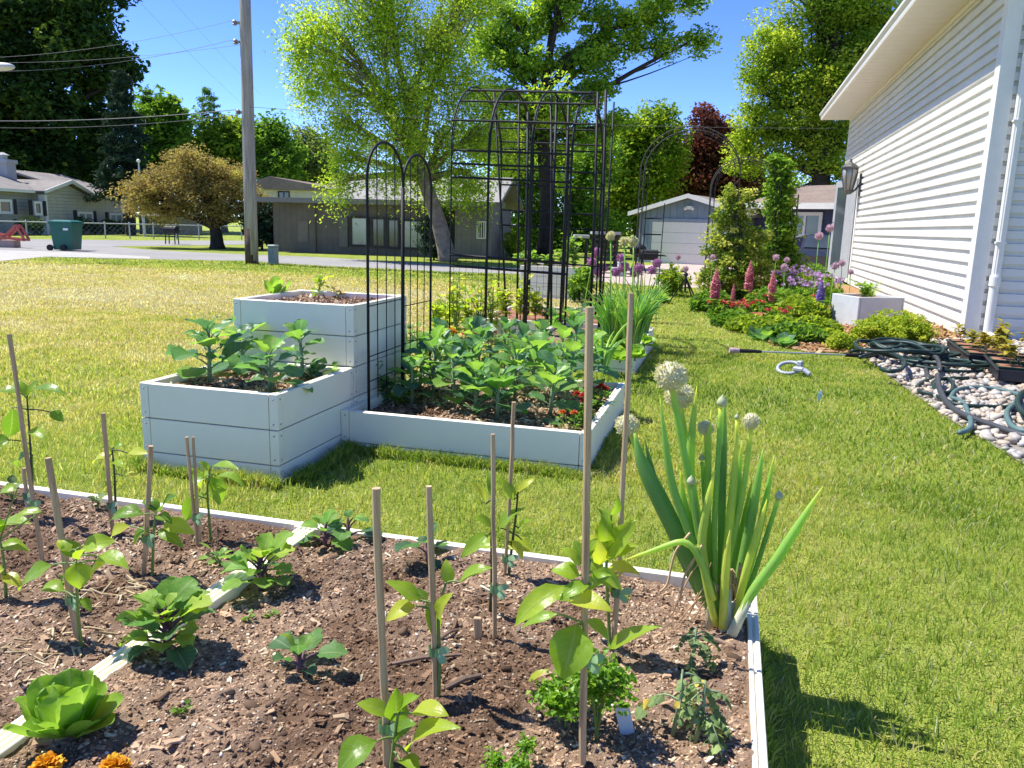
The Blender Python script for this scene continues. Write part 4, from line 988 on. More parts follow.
c = Bs(145, 44); z = W(142, 161, 44)[2]; fp = thing('flag_pole', 'thin pale metal mast in front of the spruce', 'mast', c)
mb = MB(); mb.tube([c, (c[0]-.05, c[1], z*.6), (c[0]-.1, c[1], z)], [.07, .06, .03], 8); mb.build('mast', plain('pale_metal', (.5, .5, .5), .5, .4, .3), fp)
mb = MB(); mb.ball((c[0]-.1, c[1], z), .09); mb.build('finial', WTRIM, fp)
# chain link fence along the back of the drive
FG = plain('fence_galvanised', (.42, .43, .43), .5, .4, .4)
fa, fb = W(-30, 233, 39), W(262, 234, 41); fa[2] = fb[2] = 0
fe = thing('chain_link_fence', 'chain link fence with grey posts running in front of the ranch house', 'fence', fa)
fh = W(60, 222.5, 39)[2]; nP = 13
for k in range(nP):
    p = fa+(fb-fa)*k/(nP-1); mb = MB(); mb.tube([p, p+np.array([0, 0, fh+.03])], .03, 8); mb.ball(p+np.array([0, 0, fh+.04]), .04, 8, 5); mb.build('post', FG, fe)
mb = MB(); mb.tube([fa+[0, 0, fh], fb+[0, 0, fh]], .022, 6); mb.build('top_rail', FG, fe)
mb = MB(); L = np.linalg.norm(fb-fa); d = (fb-fa)/L; s = .22; k = 0
while k*s < L-fh:
    for sg in (0, 1):
        a = fa+d*(k*s+(fh if sg else 0)); b_ = fa+d*(k*s+(0 if sg else fh)); a = a+np.array([0, 0, .03]); b_ = b_+np.array([0, 0, fh]); mb.tube([a, b_], .0028, 3, cap=False)
    k += 1
mb.build('wire_mesh', FG, fe)
# black grill by the fence
def grill(label, c, s, kind):
    r = thing('charcoal_grill', label, 'grill', c); c = np.asarray(c, float)
    mb = MB()
    if kind == 'barrel':
        for sx in (-1, 1):
            for sy in (-1, 1): mb.bar(c+np.array([sx*.28, sy*.14, 0])*s, c+np.array([sx*.25, sy*.12, .62])*s, .04*s, .04*s)
        mb.build('stand', BLK, r); mb = MB(); mb.tube([c+np.array([-.36, 0, .72])*s, c+np.array([-.34, 0, .72])*s, c+np.array([.34, 0, .72])*s, c+np.array([.36, 0, .72])*s], [.15*s, .2*s, .2*s, .15*s], 14); mb.build('drum', BLK, r)
        mb = MB(); mb.tube([c+np.array([.36, 0, .72])*s, c+np.array([.62, 0, .72])*s], .02*s, 6); mb.obox(c+np.array([.52, 0, .70])*s, np.array([.16, .16, .012])*s, np.eye(3)); mb.build('side_shelf', BLK, r)
    else:
        for k in range(3):
            a = 2*PI*k/3+.4; mb.tube([c+np.array([.3*math.cos(a), .3*math.sin(a), 0])*s, c+np.array([.12*math.cos(a), .12*math.sin(a), .6])*s], .02*s, 6)
        mb.build('stand', BLK, r); mb = MB(); mb.lathe(c+np.array([0, 0, .52])*s, [(.05*s, 0), (.24*s, .08*s), (.29*s, .2*s), (.29*s, .21*s)], 16); mb.build('bowl', BLK, r, smooth=True)
        mb = MB(); mb.lathe(c+np.array([0, 0, .735])*s, [(.295*s, 0), (.25*s, .14*s), (.12*s, .21*s), (.02*s, .22*s)], 16); mb.tube([c+np.array([-.05, 0, .96])*s, c+np.array([0, 0, 1.0])*s, c+np.array([.05, 0, .96])*s], .012*s, 5); mb.build('lid', BLK, r, smooth=True)
    return r
p = W(172, 240, 33); grill('small black barrel grill on legs near the fence under the crab apple', (p[0], p[1], 0), .75, 'barrel')
p = W(648, 266, 19.5); grill('black barrel grill with side shelf in front of the blue-grey garage', (p[0], p[1], 0), .62, 'barrel')
p = W(637.5, 264, 19.8); grill('black round kettle grill in front of the blue-grey garage', (p[0], p[1], 0), .72, 'kettle')
# slatted rack, patio table, tubs
DW = plain('dark_wood', (.06, .05, .045), .8, .2, var=.25); GT = plain('grey_top', (.36, .35, .34), .7, .2)
c = W(605, 262, 19); c[2] = 0; Pf, Mf = local(c, RT[:2]); k = 19/FPX
ra = thing('slatted_rack', 'dark slatted outdoor rack with a grey top behind the purple alliums', 'rack', c)
for sx in (-1, 1):
    for d in (0, .35): mb = MB(); mb.bar(Pf(sx*11*k, d, 0), Pf(sx*11*k, d, 38*k), .05, .05); mb.build('post', DW, ra)
for j in range(6):
    mb = MB(); mb.obox(Pf(0, .17, (8+5*j)*k), (11*k, .2, .025), Mf); mb.build('slat', DW, ra)
mb = MB(); mb.obox(Pf(0, .17, 39*k), (14*k, .28, .03), Mf); mb.build('top', GT, ra)
c = W(580, 266, 17.5); c[2] = 0; Pf, Mf = local(c, RT[:2]); k = 17.5/FPX
pt_ = thing('patio_table', 'small patio table with grey top and thin black legs beyond the trellis', 'table', c)
mb = MB(); mb.obox(Pf(0, 0, 39*k), (7.5*k, .18, .035), Mf, .5, .01); mb.build('table_top', GT, pt_)
for sx in (-1, 1):
    for sy in (-1, 1): mb = MB(); mb.bar(Pf(sx*5*k, sy*.13, 0), Pf(sx*5.5*k, sy*.14, 37*k), .035, .035); mb.build('leg', BLK, pt_)
TUB = plain('grey_tub', (.42, .46, .50), .5, .3)
for (px, py, w_, h_, lab) in ((622.5, 262, 4, 15, 'taller pale grey box behind the purple alliums'), (615.5, 262, 4, 9, 'shorter pale grey box behind the purple alliums, left of the taller one')):
    c = W(px, py, 18); c[2] = 0; Pf, Mf = local(c, RT[:2]); k = 18/FPX
    r = thing('storage_box', lab, 'box', c, 'pale storage boxes'); mb = MB(); frustum(mb, Pf, (w_*k*.9, .12), (w_*k, .13), .0, h_*k*.85); mb.build('body', TUB, r)
    mb = MB(); mb.obox(Pf(0, 0, h_*k*.9), (w_*k*1.08, .145, h_*k*.05), Mf, .5, .006); mb.build('lid', TUB, r)
# dark car behind the white house
c = W(820, 264, 22.6); c[2] = 0; Pf, Mf = local(c, (.30, 1))
car = thing('parked_car', 'dark car mostly hidden behind the far corner of the white house', 'car', c)
CP = plain('car_paint', (.02, .024, .034), .2, .7); prof = [(-.9, .18), (-.92, .5), (-.75, .62), (-.35, .68), (-.05, 1.02), (1.1, 1.04), (1.5, .7), (1.75, .62), (1.8, .2)]
mb = MB(); n = len(prof); V = [Pf(u, -.45, z) for u, z in prof]+[Pf(u, .45, z) for u, z in prof]
mb.add(np.array(V), [tuple(range(n)), tuple(range(n, 2*n))[::-1]]+[(i, n+i, n+(i+1) % n, (i+1) % n) for i in range(n)]); fix_normals(mb.build('body', CP, car))
for u in (-.55, 1.3):
    for d in (-.46, .46):
        mb = MB(); a = Pf(u, d, .2); mb.tube([a-Mf[1]*.06, a+Mf[1]*.06], .2, 18); wh = mb.build('wheel', BLK, car)
        mb = MB(); mb.tube([a-Mf[1]*.066, a+Mf[1]*.066], .11, 12); mb.build('rim', plain('alloy', (.45, .45, .46), .35, .5, .6), wh)
for sd in (-1, 1):
    mb = MB(); pr = [(-.18, .70), (.0, .97), (1.0, .98), (1.25, .72)]; V = [Pf(u, sd*.452, z) for u, z in pr]+[Pf(u, sd*.456, z) for u, z in pr]
    mb.add(np.array(V), [(0, 1, 2, 3), (7, 6, 5, 4), (0, 4, 5, 1), (1, 5, 6, 2), (2, 6, 7, 3), (3, 7, 4, 0)]); mb.build('side_window', GLASS, car)
mb = MB(); mb.add(np.array([Pf(-.34, -.38, .70), Pf(-.34, .38, .70), Pf(-.07, .36, 1.0), Pf(-.07, -.36, 1.0)])+(-Mf[0]*.02), [(0, 1, 2, 3)]); mb.build('windscreen', GLASS, car)

# ------------------------------------------------------------------ trellises
BM = plain('black_metal', (.012, .012, .013), .6, .25, var=.2)
def arch_line(a, b, zb, zt, n=12, rise=None):
    """two legs joined by a half-round top"""
    a = np.array([*a[:2], 0.]); b = np.array([*b[:2], 0.]); h = rise if rise else np.linalg.norm(b-a)/2; c = (a+b)/2; hv = (b-a)/2; zs_ = zt-h
    P = [a+[0, 0, zb], a+[0, 0, (zb+zs_)/2]]
    for k in range(n+1):
        t = PI*(1-k/n); P.append(c+hv*math.cos(t)+np.array([0, 0, zs_+h*math.sin(t)]))
    P += [b+[0, 0, (zb+zs_)/2], b+[0, 0, zb]]
    return np.array(P), zs_, h
tr = thing('arched_trellis', 'pair of narrow black arched trellis panels beside the tallest white box', 'trellis', (-1.61, 3.8, .15))
x = -1.605
legs = [(AT(368, 300, 3.42)[0], 3.42), (AT(403, 300, 3.86)[0], 3.86), (AT(430.5, 300, 4.24)[0], 4.24)]
tops = [(386, 142, 3.62), (416, 155, 4.05)]
for i in range(2):
    a, b_ = legs[i], legs[i+1]; zt = AT(*tops[i])[2]; P, zs_, h = arch_line(a, b_, .13, zt, rise=.17)
    mb = MB(); mb.tube(P, .0072, 8); mb.build('arch_frame', BM, tr, smooth=True)
    mb = MB(); A, B = np.array([*a, 0]), np.array([*b_, 0])
    for k in (1, 2, 3):
        t = k/4; q = A+(B-A)*t; ztop = zs_+h*math.sqrt(max(0, 1-(2*t-1)**2))-.004; mb.tube([q+[0, 0, .2], q+[0, 0, ztop]], .0028, 5)
    for z in (.30, .42, .66 if i == 0 else .62): mb.tube([A+[0, 0, z], B+[0, 0, z]], .0028, 5)
    mb.build('wire_grid', BM, tr)
mb = MB(); q = np.array([*legs[1], 0]); mb.tube([q+[.004, -.012, .1], q+[.004, -.012, 1.22]], .0105, 8); mb.build('stake', BM, tr, smooth=True)

# arch tunnel
def foot(px, Y, pyz=200): return AT(px, pyz, Y)[0]
Yn, Yf = 6.55, 8.0
tu = thing('arch_tunnel', 'tall black wire arch tunnel trellis of four hoops standing over the back beds', 'trellis', (foot(530, Yn), (Yn+Yf)/2, .1))
near = [foot(451, Yn), foot(488, Yn), foot(530, Yn), foot(570, Yn)]
rad = [.0065, .011, .009, .009]
hoops = []
for i, xx in enumerate(near):
    zt = AT(500+20*i, 88, (Yn+Yf)/2)[2]-.02*i
    P, zs_, h = arch_line((xx, Yn), (xx+.02, Yf), .05, zt, 16, .55); hoops.append((xx, zs_, h, zt))
    mb = MB(); mb.tube(P, rad[i], 8); mb.build('hoop', BM, tu, smooth=True)
    P2, _, _ = arch_line((xx+.0, Yn+.035), (xx+.02, Yf-.035), zs_-.1, zt-.035, 16, .52)
    mb = MB(); mb.tube(P2, .005, 6); mb.build('inner_hoop', BM, tu, smooth=True)
zs_, h = hoops[1][1], hoops[1][2]
class ROD:
    def tube(s, *a): mb_ = MB(); mb_.tube(*a); mb_.build('cross_rod', BM, tu)
mb = ROD()
for py in (120, 150.5, 164, 178, 257, 268):
    z = AT(500, py, Yn)[2]; a, b_ = (near[0], near[3]); mb.tube([(a, Yn, z+.002), (b_, Yn, z-.03)], .010 if py < 200 else .011, 5)
for t in (.12, .24, .36, .5, .64, .78, .9):
    an = PI*(1-t); y_ = (Yn+Yf)/2+(Yf-Yn)/2*math.cos(an); z = zs_+h*math.sin(an); mb.tube([(near[0], y_, z+.01), (near[3]+.05, y_, z-.03)], .009, 5)
for z in (2.0, 1.8, 1.6, 1.45, 1.2, 1.05, .7): mb.tube([(near[0], Yf, z), (near[3]+.05, Yf, z-.03)], .009, 5)
mb = MB()
for k in range(18): xk = near[0]+(near[3]-near[0])*(k+.5)/18; mb.tube([(xk, Yn+.004, .15), (xk, Yn+.004, .78)], .0016, 3)
for k in range(7): z = .18+.1*k; mb.tube([(near[0], Yn+.006, z), (near[3], Yn+.006, z)], .0016, 3)
mb.build('wire_mesh', BM, tu)
for i, (pt, pb_, Y, r, lab) in enumerate((((551, 95), (551, 322), 6.9, .011, 'straight black metal garden stake right of centre inside the arch tunnel'),
        ((569, 98), (560, 322), 7.0, .012, 'black metal garden stake at the right-hand hoop, leaning slightly'),
        ((528, 112), (524, 322), 7.0, .012, 'thick black metal garden stake in the centre of the arch tunnel'),
        ((494, 92), (507, 330), 7.3, .010, 'black metal garden stake leaning right inside the arch tunnel'),
        ((519, 100), (517, 312), 7.6, .011, 'straight black metal garden stake left of centre inside the arch tunnel'),
        ((557, 96), (547, 322), 7.2, .013, 'thick black metal garden stake at the right inside the arch tunnel'),
        ((598, 92), (590, 320), 7.0, .012, 'left one of the three tall black stakes right of the arch tunnel'),
        ((606, 90), (599, 322), 7.1, .013, 'middle and tallest of the three black stakes right of the arch tunnel'),
        ((614, 102), (601, 316), 7.4, .009, 'right one of the three black stakes, leaning most'))):
    a = AT(*pb_, Y); b_ = AT(*pt, Y+.1); d = (a-b_)/np.linalg.norm(a-b_); a = a+d*max(0, (a[2]-.10)/max(.2, -d[2])); mb = MB(); mb.tube([a, a+(b_-a)*.5+np.array([.006, 0, 0]), b_], r, 8)
    o = mb.build('metal_stake', BM, None, smooth=True, origin=a, label=lab, cat='stake', group='black metal stakes by the arch tunnel')
# garden arbour over the path
WM = plain('weathered_metal', (.06, .055, .05), .7, .25, var=.25)
def arbour(label, xl, xr, Y, depth, zt, r=.011):
    root = thing('garden_arbour', label, 'arbour', ((xl+xr)/2, Y+depth/2, 0)); mb = None
    fr = []
    for d in (0, depth):
        P, zs_, h = arch_line((xl, Y+d), (xr, Y+d), 0., zt, 18, (xr-xl)/2*.9); mb = MB(); mb.tube(P, r, 8); mb.build('arch', WM, root, smooth=True)
        P2, _, _ = arch_line((xl+.07, Y+d), (xr-.07, Y+d), 0., zt-.08, 18, (xr-xl)/2*.9-.07); mb = MB(); mb.tube(P2, r*.55, 6); mb.build('inner_arch', WM, root, smooth=True); fr.append((P, P2))
    class RUNG:
        def tube(s, *a): mb_ = MB(); mb_.tube(*a); mb_.build('rung', WM, root)
    mb = RUNG(); P, P2 = fr[0]
    for i in range(2, len(P)-2): mb.tube([P[i], P[i]+[0, depth, 0]], r*.45, 5)
    for i in range(2, len(P)-2, 2):
        mb.tube([P[i], P2[i]], r*.4, 4)
    for z in np.arange(.3, zs_, .35):
        for xx in (xl, xr): mb.tube([(xx, Y, z), (xx, Y+depth, z)], r*.45, 5)
        mb.tube([(xl, Y, z), (xl+.07, Y, z)], r*.4, 4); mb.tube([(xr, Y, z), (xr-.07, Y, z)], r*.4, 4)
    return root
a = AT(636, 250, 12.8)[0]; b_ = AT(734, 250, 12.8)[0]; arbour('wide dark metal garden arbour over the grass path, clematis on its right leg', a, b_, 12.8, .5, AT(688, 126, 12.8)[2], .008)
a = AT(706, 250, 14.6)[0]; b_ = AT(775, 250, 14.6)[0]; arbour('smaller dark metal arbour behind, carrying the leafy vine on its right', a, b_, 14.6, .5, AT(742, 157, 14.6)[2], .008)
# ladder-like plant support next to the arbour
a = AT(643, 240, 12.2); b_ = AT(661, 240, 12.2); root = thing('plant_support', 'slim dark three-rung plant support in front of the garage', 'plant support', (a[0], 12.2, 0))
for q in (a, b_): mb = MB(); mb.tube([(q[0], 12.2, 0), (q[0]+.02, 12.2, AT(652, 203, 12.2)[2])], .007, 5); mb.build('leg', BM, root)
for py in (218.5, 234.5, 252): z = AT(652, py, 12.2)[2]; mb = MB(); mb.tube([(a[0], 12.2, z), (b_[0], 12.2, z)], .011, 5); mb.build('rung', BM, root)
# tripod sprinkler
c = G(684, 308); root = thing('tripod_sprinkler', 'black tripod sprinkler stand at the end of the grass path', 'sprinkler', c)
hd = AT(686, 276, c[1])
for (px, py) in ((668, 304), (695, 308.5), (699, 306.5)):
    q = G(px, py); mb = MB(); mb.tube([q, hd+np.array([0, 0, -.02])], [.008, .012], 6); mb.build('leg', BM, root)
mb = MB(); mb.tube([hd+np.array([0, 0, -.22]), hd+np.array([0, 0, .02])], .014, 8); mb.lathe(hd, [(.022, 0), (.03, .01), (.026, .03), (.012, .05)], 10); mb.tube([hd+np.array([0, 0, .045]), hd+np.array([-.07, -.02, .07])], .009, 6); mb.build('sprinkler_head', BM, root)
# ------------------------------------------------------------------ leaves of the near plants
def wprof(shape, t):
    if shape == 'ovate': return 1.0*np.clip(np.sin(PI*np.clip(t, 0, 1)**.72), 0, 1)**.85
    if shape == 'lance': return np.clip(np.sin(PI*np.clip(t, 0, 1)**.8), 0, 1)**1.1
    if shape == 'broad': return np.clip(np.sin(PI*np.clip(t, 0, 1)**1.05), 0, 1)**.55
    if shape == 'spat': return np.clip(np.sin(PI*np.clip(t, 0, 1)**1.7), 0, 1)**.6*.98+.04
    return np.ones_like(t)
def leaf(mb, a, b, w, n=None, curl=.12, fold=.25, shape='ovate', seg=7, wave=0., rnd=.5, ph=None, lobes=0):
    """blade from a to b, half-width w, upper side along n; curl bends it, fold lifts the edges"""
    a = np.asarray(a, float); b = np.asarray(b, float); L = np.linalg.norm(b-a); d = (b-a)/max(L, 1e-6)
    n = np.array([0, 0, 1.]) if n is None else np.asarray(n, float)
    n = n-d*(n@d)
    if np.linalg.norm(n) < 1e-3: n = np.array([1., 0, 0])-d*d[0]
    n /= np.linalg.norm(n); s = np.cross(d, n); tw = rng.normal(0, .38)
    t = np.sin(np.linspace(0, 1, seg+1)*PI/2); U = np.array([-1, -.66, -.3, 0, .3, .66, 1])
    wp = wprof(shape, t)*w; ph = rng.uniform(0, 6) if ph is None else ph
    V = []; uv = []
    for i, ti in enumerate(t):
        c = a+d*L*ti+n*(curl*L*4*ti*(1-ti)-.0)
        ct, st = math.cos(tw*(ti-.3)), math.sin(tw*(ti-.3)); s2, n2 = s*ct+n*st, n*ct-s*st
        for u in U:
            wi = wp[i]*(1+(.17*math.sin(ti*lobes*6.28+ph)*abs(u)**2 if lobes else 0))
            z = fold*abs(u)**1.5*wi+wave*w*abs(u)**2*math.sin(ti*11+ph+(2 if u > 0 else 0))
            V.append(c+s2*u*wi+n2*z); uv.append((u, ti))
    k = len(U); F = [(i*k+j, i*k+j+1, (i+1)*k+j+1, (i+1)*k+j) for i in range(seg) for j in range(k-1)]
    mb.add(np.array(V), F, rnd, uv)
def unit(v): v = np.asarray(v, float); return v/np.linalg.norm(v)
PEPPER = leafmat('pepper_leaf', [(0, (0.0839, 0.197, 0.0151)), (.4, (0.194, 0.362, 0.0252)), (.75, (0.369, 0.543, 0.0378)), (1, (0.604, 0.658, 0.063))], 0.56, (1.7, 1.6, .45), .35, .45, .5)
BRASS = leafmat('brassica_leaf', [(0, (0.0672, 0.162, 0.1)), (.35, (0.112, 0.259, 0.12)), (.65, (0.157, 0.346, 0.08)), (1, (0.314, 0.518, 0.08))], 0.5, (1.8, 1.8, .5), .42, .45, .6)
LETT = leafmat('lettuce_leaf', [(0, (0.137, 0.288, 0.0289)), (.5, (0.235, 0.433, 0.0404)), (1, (0.371, 0.564, 0.0809))], 0.55, (1.5, 1.5, .55), .4, .4, .5)
PARS = leafmat('parsley_leaf', [(0, (0.084, 0.2, 0.0156)), (.5, (0.192, 0.384, 0.026)), (1, (0.36, 0.534, 0.0455))], 0.45, None, .4, .4)
TOMA = leafmat('tomato_leaf', [(0, (0.101, 0.156, 0.0585)), (.5, (0.203, 0.302, 0.0975)), (.9, (0.344, 0.448, 0.156)), (1, (0.81, 0.585, 0.117))], 0.35, None, .6, .25, .3)
ONION = leafmat('onion_leaf', [(0, (0.226, 0.439, 0.13)), (.5, (0.429, 0.689, 0.147)), (1, (0.85, 0.85, 0.163))], 0.48, (1.5, 1.5, .6), .35, .45)
STEM_G = leafmat('green_stem', [(0, (.12, .2, .05)), (1, (.26, .36, .08))], .12, None, .45, .4)
STEM_D = plain('dark_stem', (.06, .07, .03), .6, .3, var=.3, scale=40)
STEM_P = plain('purple_stem', (.13, .07, .085), .55, .3, var=.3, scale=40)
STEM_B = plain('pale_green_stem', (.20, .27, .13), .55, .3, var=.25, scale=40)
WOOD = NT('dowel_wood'); _p = WOOD.pos(); _mp = WOOD.n('ShaderNodeMapping'); _mp.inputs['Scale'].default_value = (120, 120, 6); WOOD.l(_p, _mp.inputs[0])
WOOD = WOOD.done(WOOD.bsdf(WOOD.ramp(WOOD.noise(1, 4, .6, _mp.outputs[0]), [(.3, (.33, .21, .11)), (.6, (.54, .38, .215)), (.8, (.64, .48, .31))]), .75, .2))
TAPE = plain('green_tie', (.27, .42, .21), .6, .2)

# ------------------------------------------------------------------ stakes
def zsoil(x, y): return float((ZR if x > -1.12 else ZL)(np.array([x]), np.array([y]))[0])
STAKES = {}
def stake(key, top, foot_, r, label, bend=0., tie=None, Y=None):
    b_ = G(*foot_, .158); a = AT(*top, (b_[1] if Y is None else Y)); b_[2] = zsoil(b_[0], b_[1])-.03
    t = np.linspace(0, 1, 9)[:, None]; P = b_+(a-b_)*t; P[:, 0] += bend*np.sin(t[:, 0]*PI); P[:, :2] += rng.normal(0, .0006, (9, 2))
    root = thing('garden_stake', label, 'stake', P[0]+[0, 0, .03], 'wooden garden stakes')
    mb = MB(); mb.tube(P, r*.9*(1+.06*rng.normal(0, 1, 9)), 10); mb.build('rod', WOOD, root, smooth=False)
    if tie is not None:
        k = tie; q = b_+(a-b_)*k; mb = MB()
        for i in range(2):
            th = np.linspace(0, 2*PI, 13); R = np.stack([np.cos(th)*(r+.004), np.sin(th)*(r+.004), np.zeros(13)], 1)
            V = np.concatenate([q+R+[0, 0, -.009], q+R+[0, 0, .009]]); mb.add(V, [(j, j+1, 14+j, 13+j) for j in range(12)])
            leaf(mb, q+[r*.7, -.004, 0], q+[.028+.008*i, -.012, -.014+.03*i], .008, (0, -1, .3), .1, 0, 'spat', 4)
        mb.build('plant_tie', TAPE, root)
    STAKES[key] = (P[0], P[-1]); return root
stake('s1', (9, 334), (43, 562), .0062, 'tall thin wooden stake leaning left at the far left of the near bed', tie=.3)
stake('s1b', (24, 468), (29, 525), .0062, 'short wooden stake just behind the tall leaning one at far left', tie=.55)
stake('s2', (48, 458), (79, 645), .0078, 'stout greyish stake leaning left beside the drooping pepper, left of the broccoli leaves', .0, .28)
stake('s3', (103, 413), (113, 534), .0066, 'upright stake with small dark-stemmed pepper in front of the left lawn', tie=.3)
stake('s4', (151, 446), (143, 576), .0066, 'stake leaning right with bushy pepper, before the tall white box corner', tie=.35)
stake('s5', (187, 437), (199, 548), .0050, 'thin split stake in front of the tall white box', -.002, .35)
stake('s5b', (193, 437), (200, 548), .0045, 'twin of the thin split stake, touching it on the right', .0)
stake('s6', (375, 488), (388, 772), .0078, 'thick nearest stake in the middle foreground with flat cut top', .0, .2)
stake('s7', (429, 486), (436, 702), .0068, 'medium stake just right of the thick nearest one, pepper tied to it', .0, .28)
stake('s8', (493, 434), (495, 642), .0058, 'slim stake in the middle of the right near bed, small pepper behind', .0, .3)
stake('s9', (514, 402), (504, 578), .0055, 'slim dark stake leaning right, next to the low broccoli bed front', .003, .15)
stake('s10', (590, 307), (582, 772), .0068, 'tallest near stake rising in front of the red flowers', .0, .28)
stake('s11', (631, 293), (613, 652), .0062, 'tall orange-tinted stake leaning right beside the onion flowers', .004, .2)
c = G(478, 641, .158); root = tag(MB() and (lambda m: (m.obox(c+np.array([0, 0, .022]), (.009, .005, .034), np.array([[1, .1, .05], [-.1, 1, 0], [-.05, 0, 1]]), .5, .002), m)[1])(MB()).build('wooden_peg', WOOD, None, origin=c), 'short stubby wooden peg sticking up from the soil near the slim stake', 'peg')
tg = G(624, 735, .158); mb = MB(); mb.obox(tg+np.array([.0, 0, .028]), (.013, .0012, .032), np.array([unit([.9, .2, .25]), unit([-.2, 1, 0]), unit([-.25, 0, .95])]), .5, .0008)
mb.build('plant_label', WTRIM, None, origin=tg, label='blank white plastic plant label tucked behind the parsley', cat='plant label')

# ------------------------------------------------------------------ peppers: leaves placed one by one
def pepper(label, base, stem, leaves, Y=None, r=.0042, dark=False, jit=.035, tone=.55, curl=.14, seed=0):
    b_ = G(*base, .156) if Y is None else AT(*base, Y)
    Yb = b_[1]; b_[2] = min(b_[2], zsoil(b_[0], Yb)) if base[1] < 775 else zsoil(b_[0], Yb)
    root = thing('pepper_plant', label, 'pepper plant', b_, 'young pepper plants on stakes')
    S = [b_-[0, 0, .01]]+[AT(x, y, Yb+rng.normal(0, .006)) for x, y in stem]
    S = np.array(S); t = np.linspace(0, len(S)-1, len(S)*3); Q = np.stack([np.interp(t, np.arange(len(S)), S[:, k]) for k in range(3)], 1)
    Q[1:-1] = (Q[:-2]+2*Q[1:-1]+Q[2:])/4
    mb = MB(); mb.tube(Q, np.linspace(r, r*.5, len(Q)), 7)
    ml = MB()
    for lf in leaves:
        ax, ay, tx, ty, wpx = lf[:5]; dy = lf[5] if len(lf) > 5 else rng.uniform(-jit, jit); face = lf[6] if len(lf) > 6 else None
        a = AT(ax, ay, Yb+dy*.35); e = AT(tx, ty, Yb+dy); k = np.linalg.norm(a-CAM)/FPX
        view = unit(CAM-a); n = unit(view*(.55 if face is None else face)+np.array([0, 0, .75])+rng.normal(0, .16, 3))
        i = np.argmin(np.linalg.norm(Q-a, axis=1)); i = max(1, min(i+0, len(Q)-1))
        if Q[i][2] > a[2]+.03 and i > 1: i -= 1
        pm = (Q[i]+a)/2+np.array([0, 0, .006]); mb.tube(bezier(Q[i], pm, a, 4), np.linspace(r*.5, r*.38, 4), 5, cap=False)
        leaf(ml, a, e, wpx*k, n, curl*rng.uniform(.5, 1.4), .3, 'ovate', 8, .06, np.clip(tone+rng.normal(0, .2), 0, 1))
    mb.build('stem', STEM_D if dark else STEM_G, root, smooth=True)
    ml.build('foliage', PEPPER, root, smooth=True)
    return root
pepper('pepper with a broad round hanging leaf at the tallest near stake', (584, 772), [(583, 700), (582, 640), (586, 585), (590, 560)],
    [(577, 624, 562, 679, 21, -.05, 1.3), (566, 586, 515, 627, 12, -.03), (567, 600, 613, 612, 11, -.03), (580, 576, 551, 571, 10), (558, 614, 522, 628, 6), (592, 572, 622, 590, 10), (586, 568, 574, 540, 8), (590, 585, 560, 600, 8), (583, 640, 560, 652, 6), (584, 600, 540, 596, 9), (588, 590, 612, 575, 8), (580, 566, 560, 548, 7), (586, 620, 608, 640, 7), (584, 560, 598, 538, 7)], tone=.6)
pepper('taller yellow-green pepper at the orange-tinted stake near the onion', (611, 655), [(608, 610), (606, 570), (608, 540), (611, 520)],
    [(600, 565, 596, 524, 10), (606, 556, 637, 520, 12), (608, 545, 607, 505, 8), (602, 576, 580, 556, 9), (609, 649, 664, 626, 8, -.05, .9), (608, 560, 640, 545, 8), (610, 530, 596, 508, 6), (606, 590, 630, 600, 7), (604, 548, 578, 538, 7), (611, 525, 624, 505, 6), (608, 575, 585, 590, 8), (606, 540, 590, 522, 8), (610, 550, 632, 538, 9), (604, 582, 624, 572, 8), (609, 535, 600, 515, 7), (606, 570, 640, 575, 8), (604, 600, 586, 612, 7), (611, 515, 618, 495, 5)], tone=.75)
pepper('small pepper with narrow drooping leaves at the slim middle stake', (490, 612), [(492, 575), (491, 540), (494, 500)],
    [(489, 535, 461, 558, 8), (486, 504, 468, 482, 7), (492, 527, 474, 515, 5), (496, 545, 478, 548, 6), (494, 500, 488, 470, 4)], dark=True, tone=.65)
pepper('light yellow-green pepper behind the slim dark stake leaning right', (508, 580), [(512, 545), (516, 515), (518, 492)],
    [(500, 528, 525, 508, 8), (506, 543, 534, 551, 8), (516, 494, 536, 478, 5), (514, 500, 500, 478, 6), (520, 530, 532, 520, 5), (522, 540, 534, 535, 4), (512, 540, 522, 560, 5)], dark=True, tone=.8)
pepper('pepper with pale pointed leaves at the medium stake', (438, 704), [(440, 660), (438, 620), (442, 595), (446, 583)],
    [(420, 601, 385, 581, 9), (416, 606, 386, 621, 10), (426, 602, 432, 642, 10), (438, 618, 453, 593, 9), (449, 584, 446, 559, 7), (460, 582, 493, 568, 9), (428, 600, 412, 590, 5)], tone=.7)
pepper('low pepper with large glossy leaves at the thick nearest stake', (390, 785), [(392, 760), (395, 735), (398, 715)],
    [(388, 714, 356, 704, 9), (396, 722, 396, 687, 11), (412, 713, 449, 716, 11), (394, 738, 417, 724, 12), (408, 754, 462, 728, 12, -.04), (377, 741, 338, 776, 15, -.06), (400, 712, 420, 696, 8), (400, 760, 420, 775, 9, -.05)], tone=.72)
pepper('pepper with folded drooping leaves at the stout greyish stake', (82, 655), [(78, 615), (76, 575), (76, 550)],
    [(52, 565, 19, 591, 10), (73, 558, 67, 541, 8), (82, 548, 116, 541, 9), (79, 560, 97, 548, 8), (99, 556, 129, 570, 9), (76, 562, 80, 589, 11), (110, 560, 91, 580, 6), (65, 591, 41, 591, 7), (78, 600, 92, 612, 6), (70, 552, 58, 540, 6)], tone=.68)
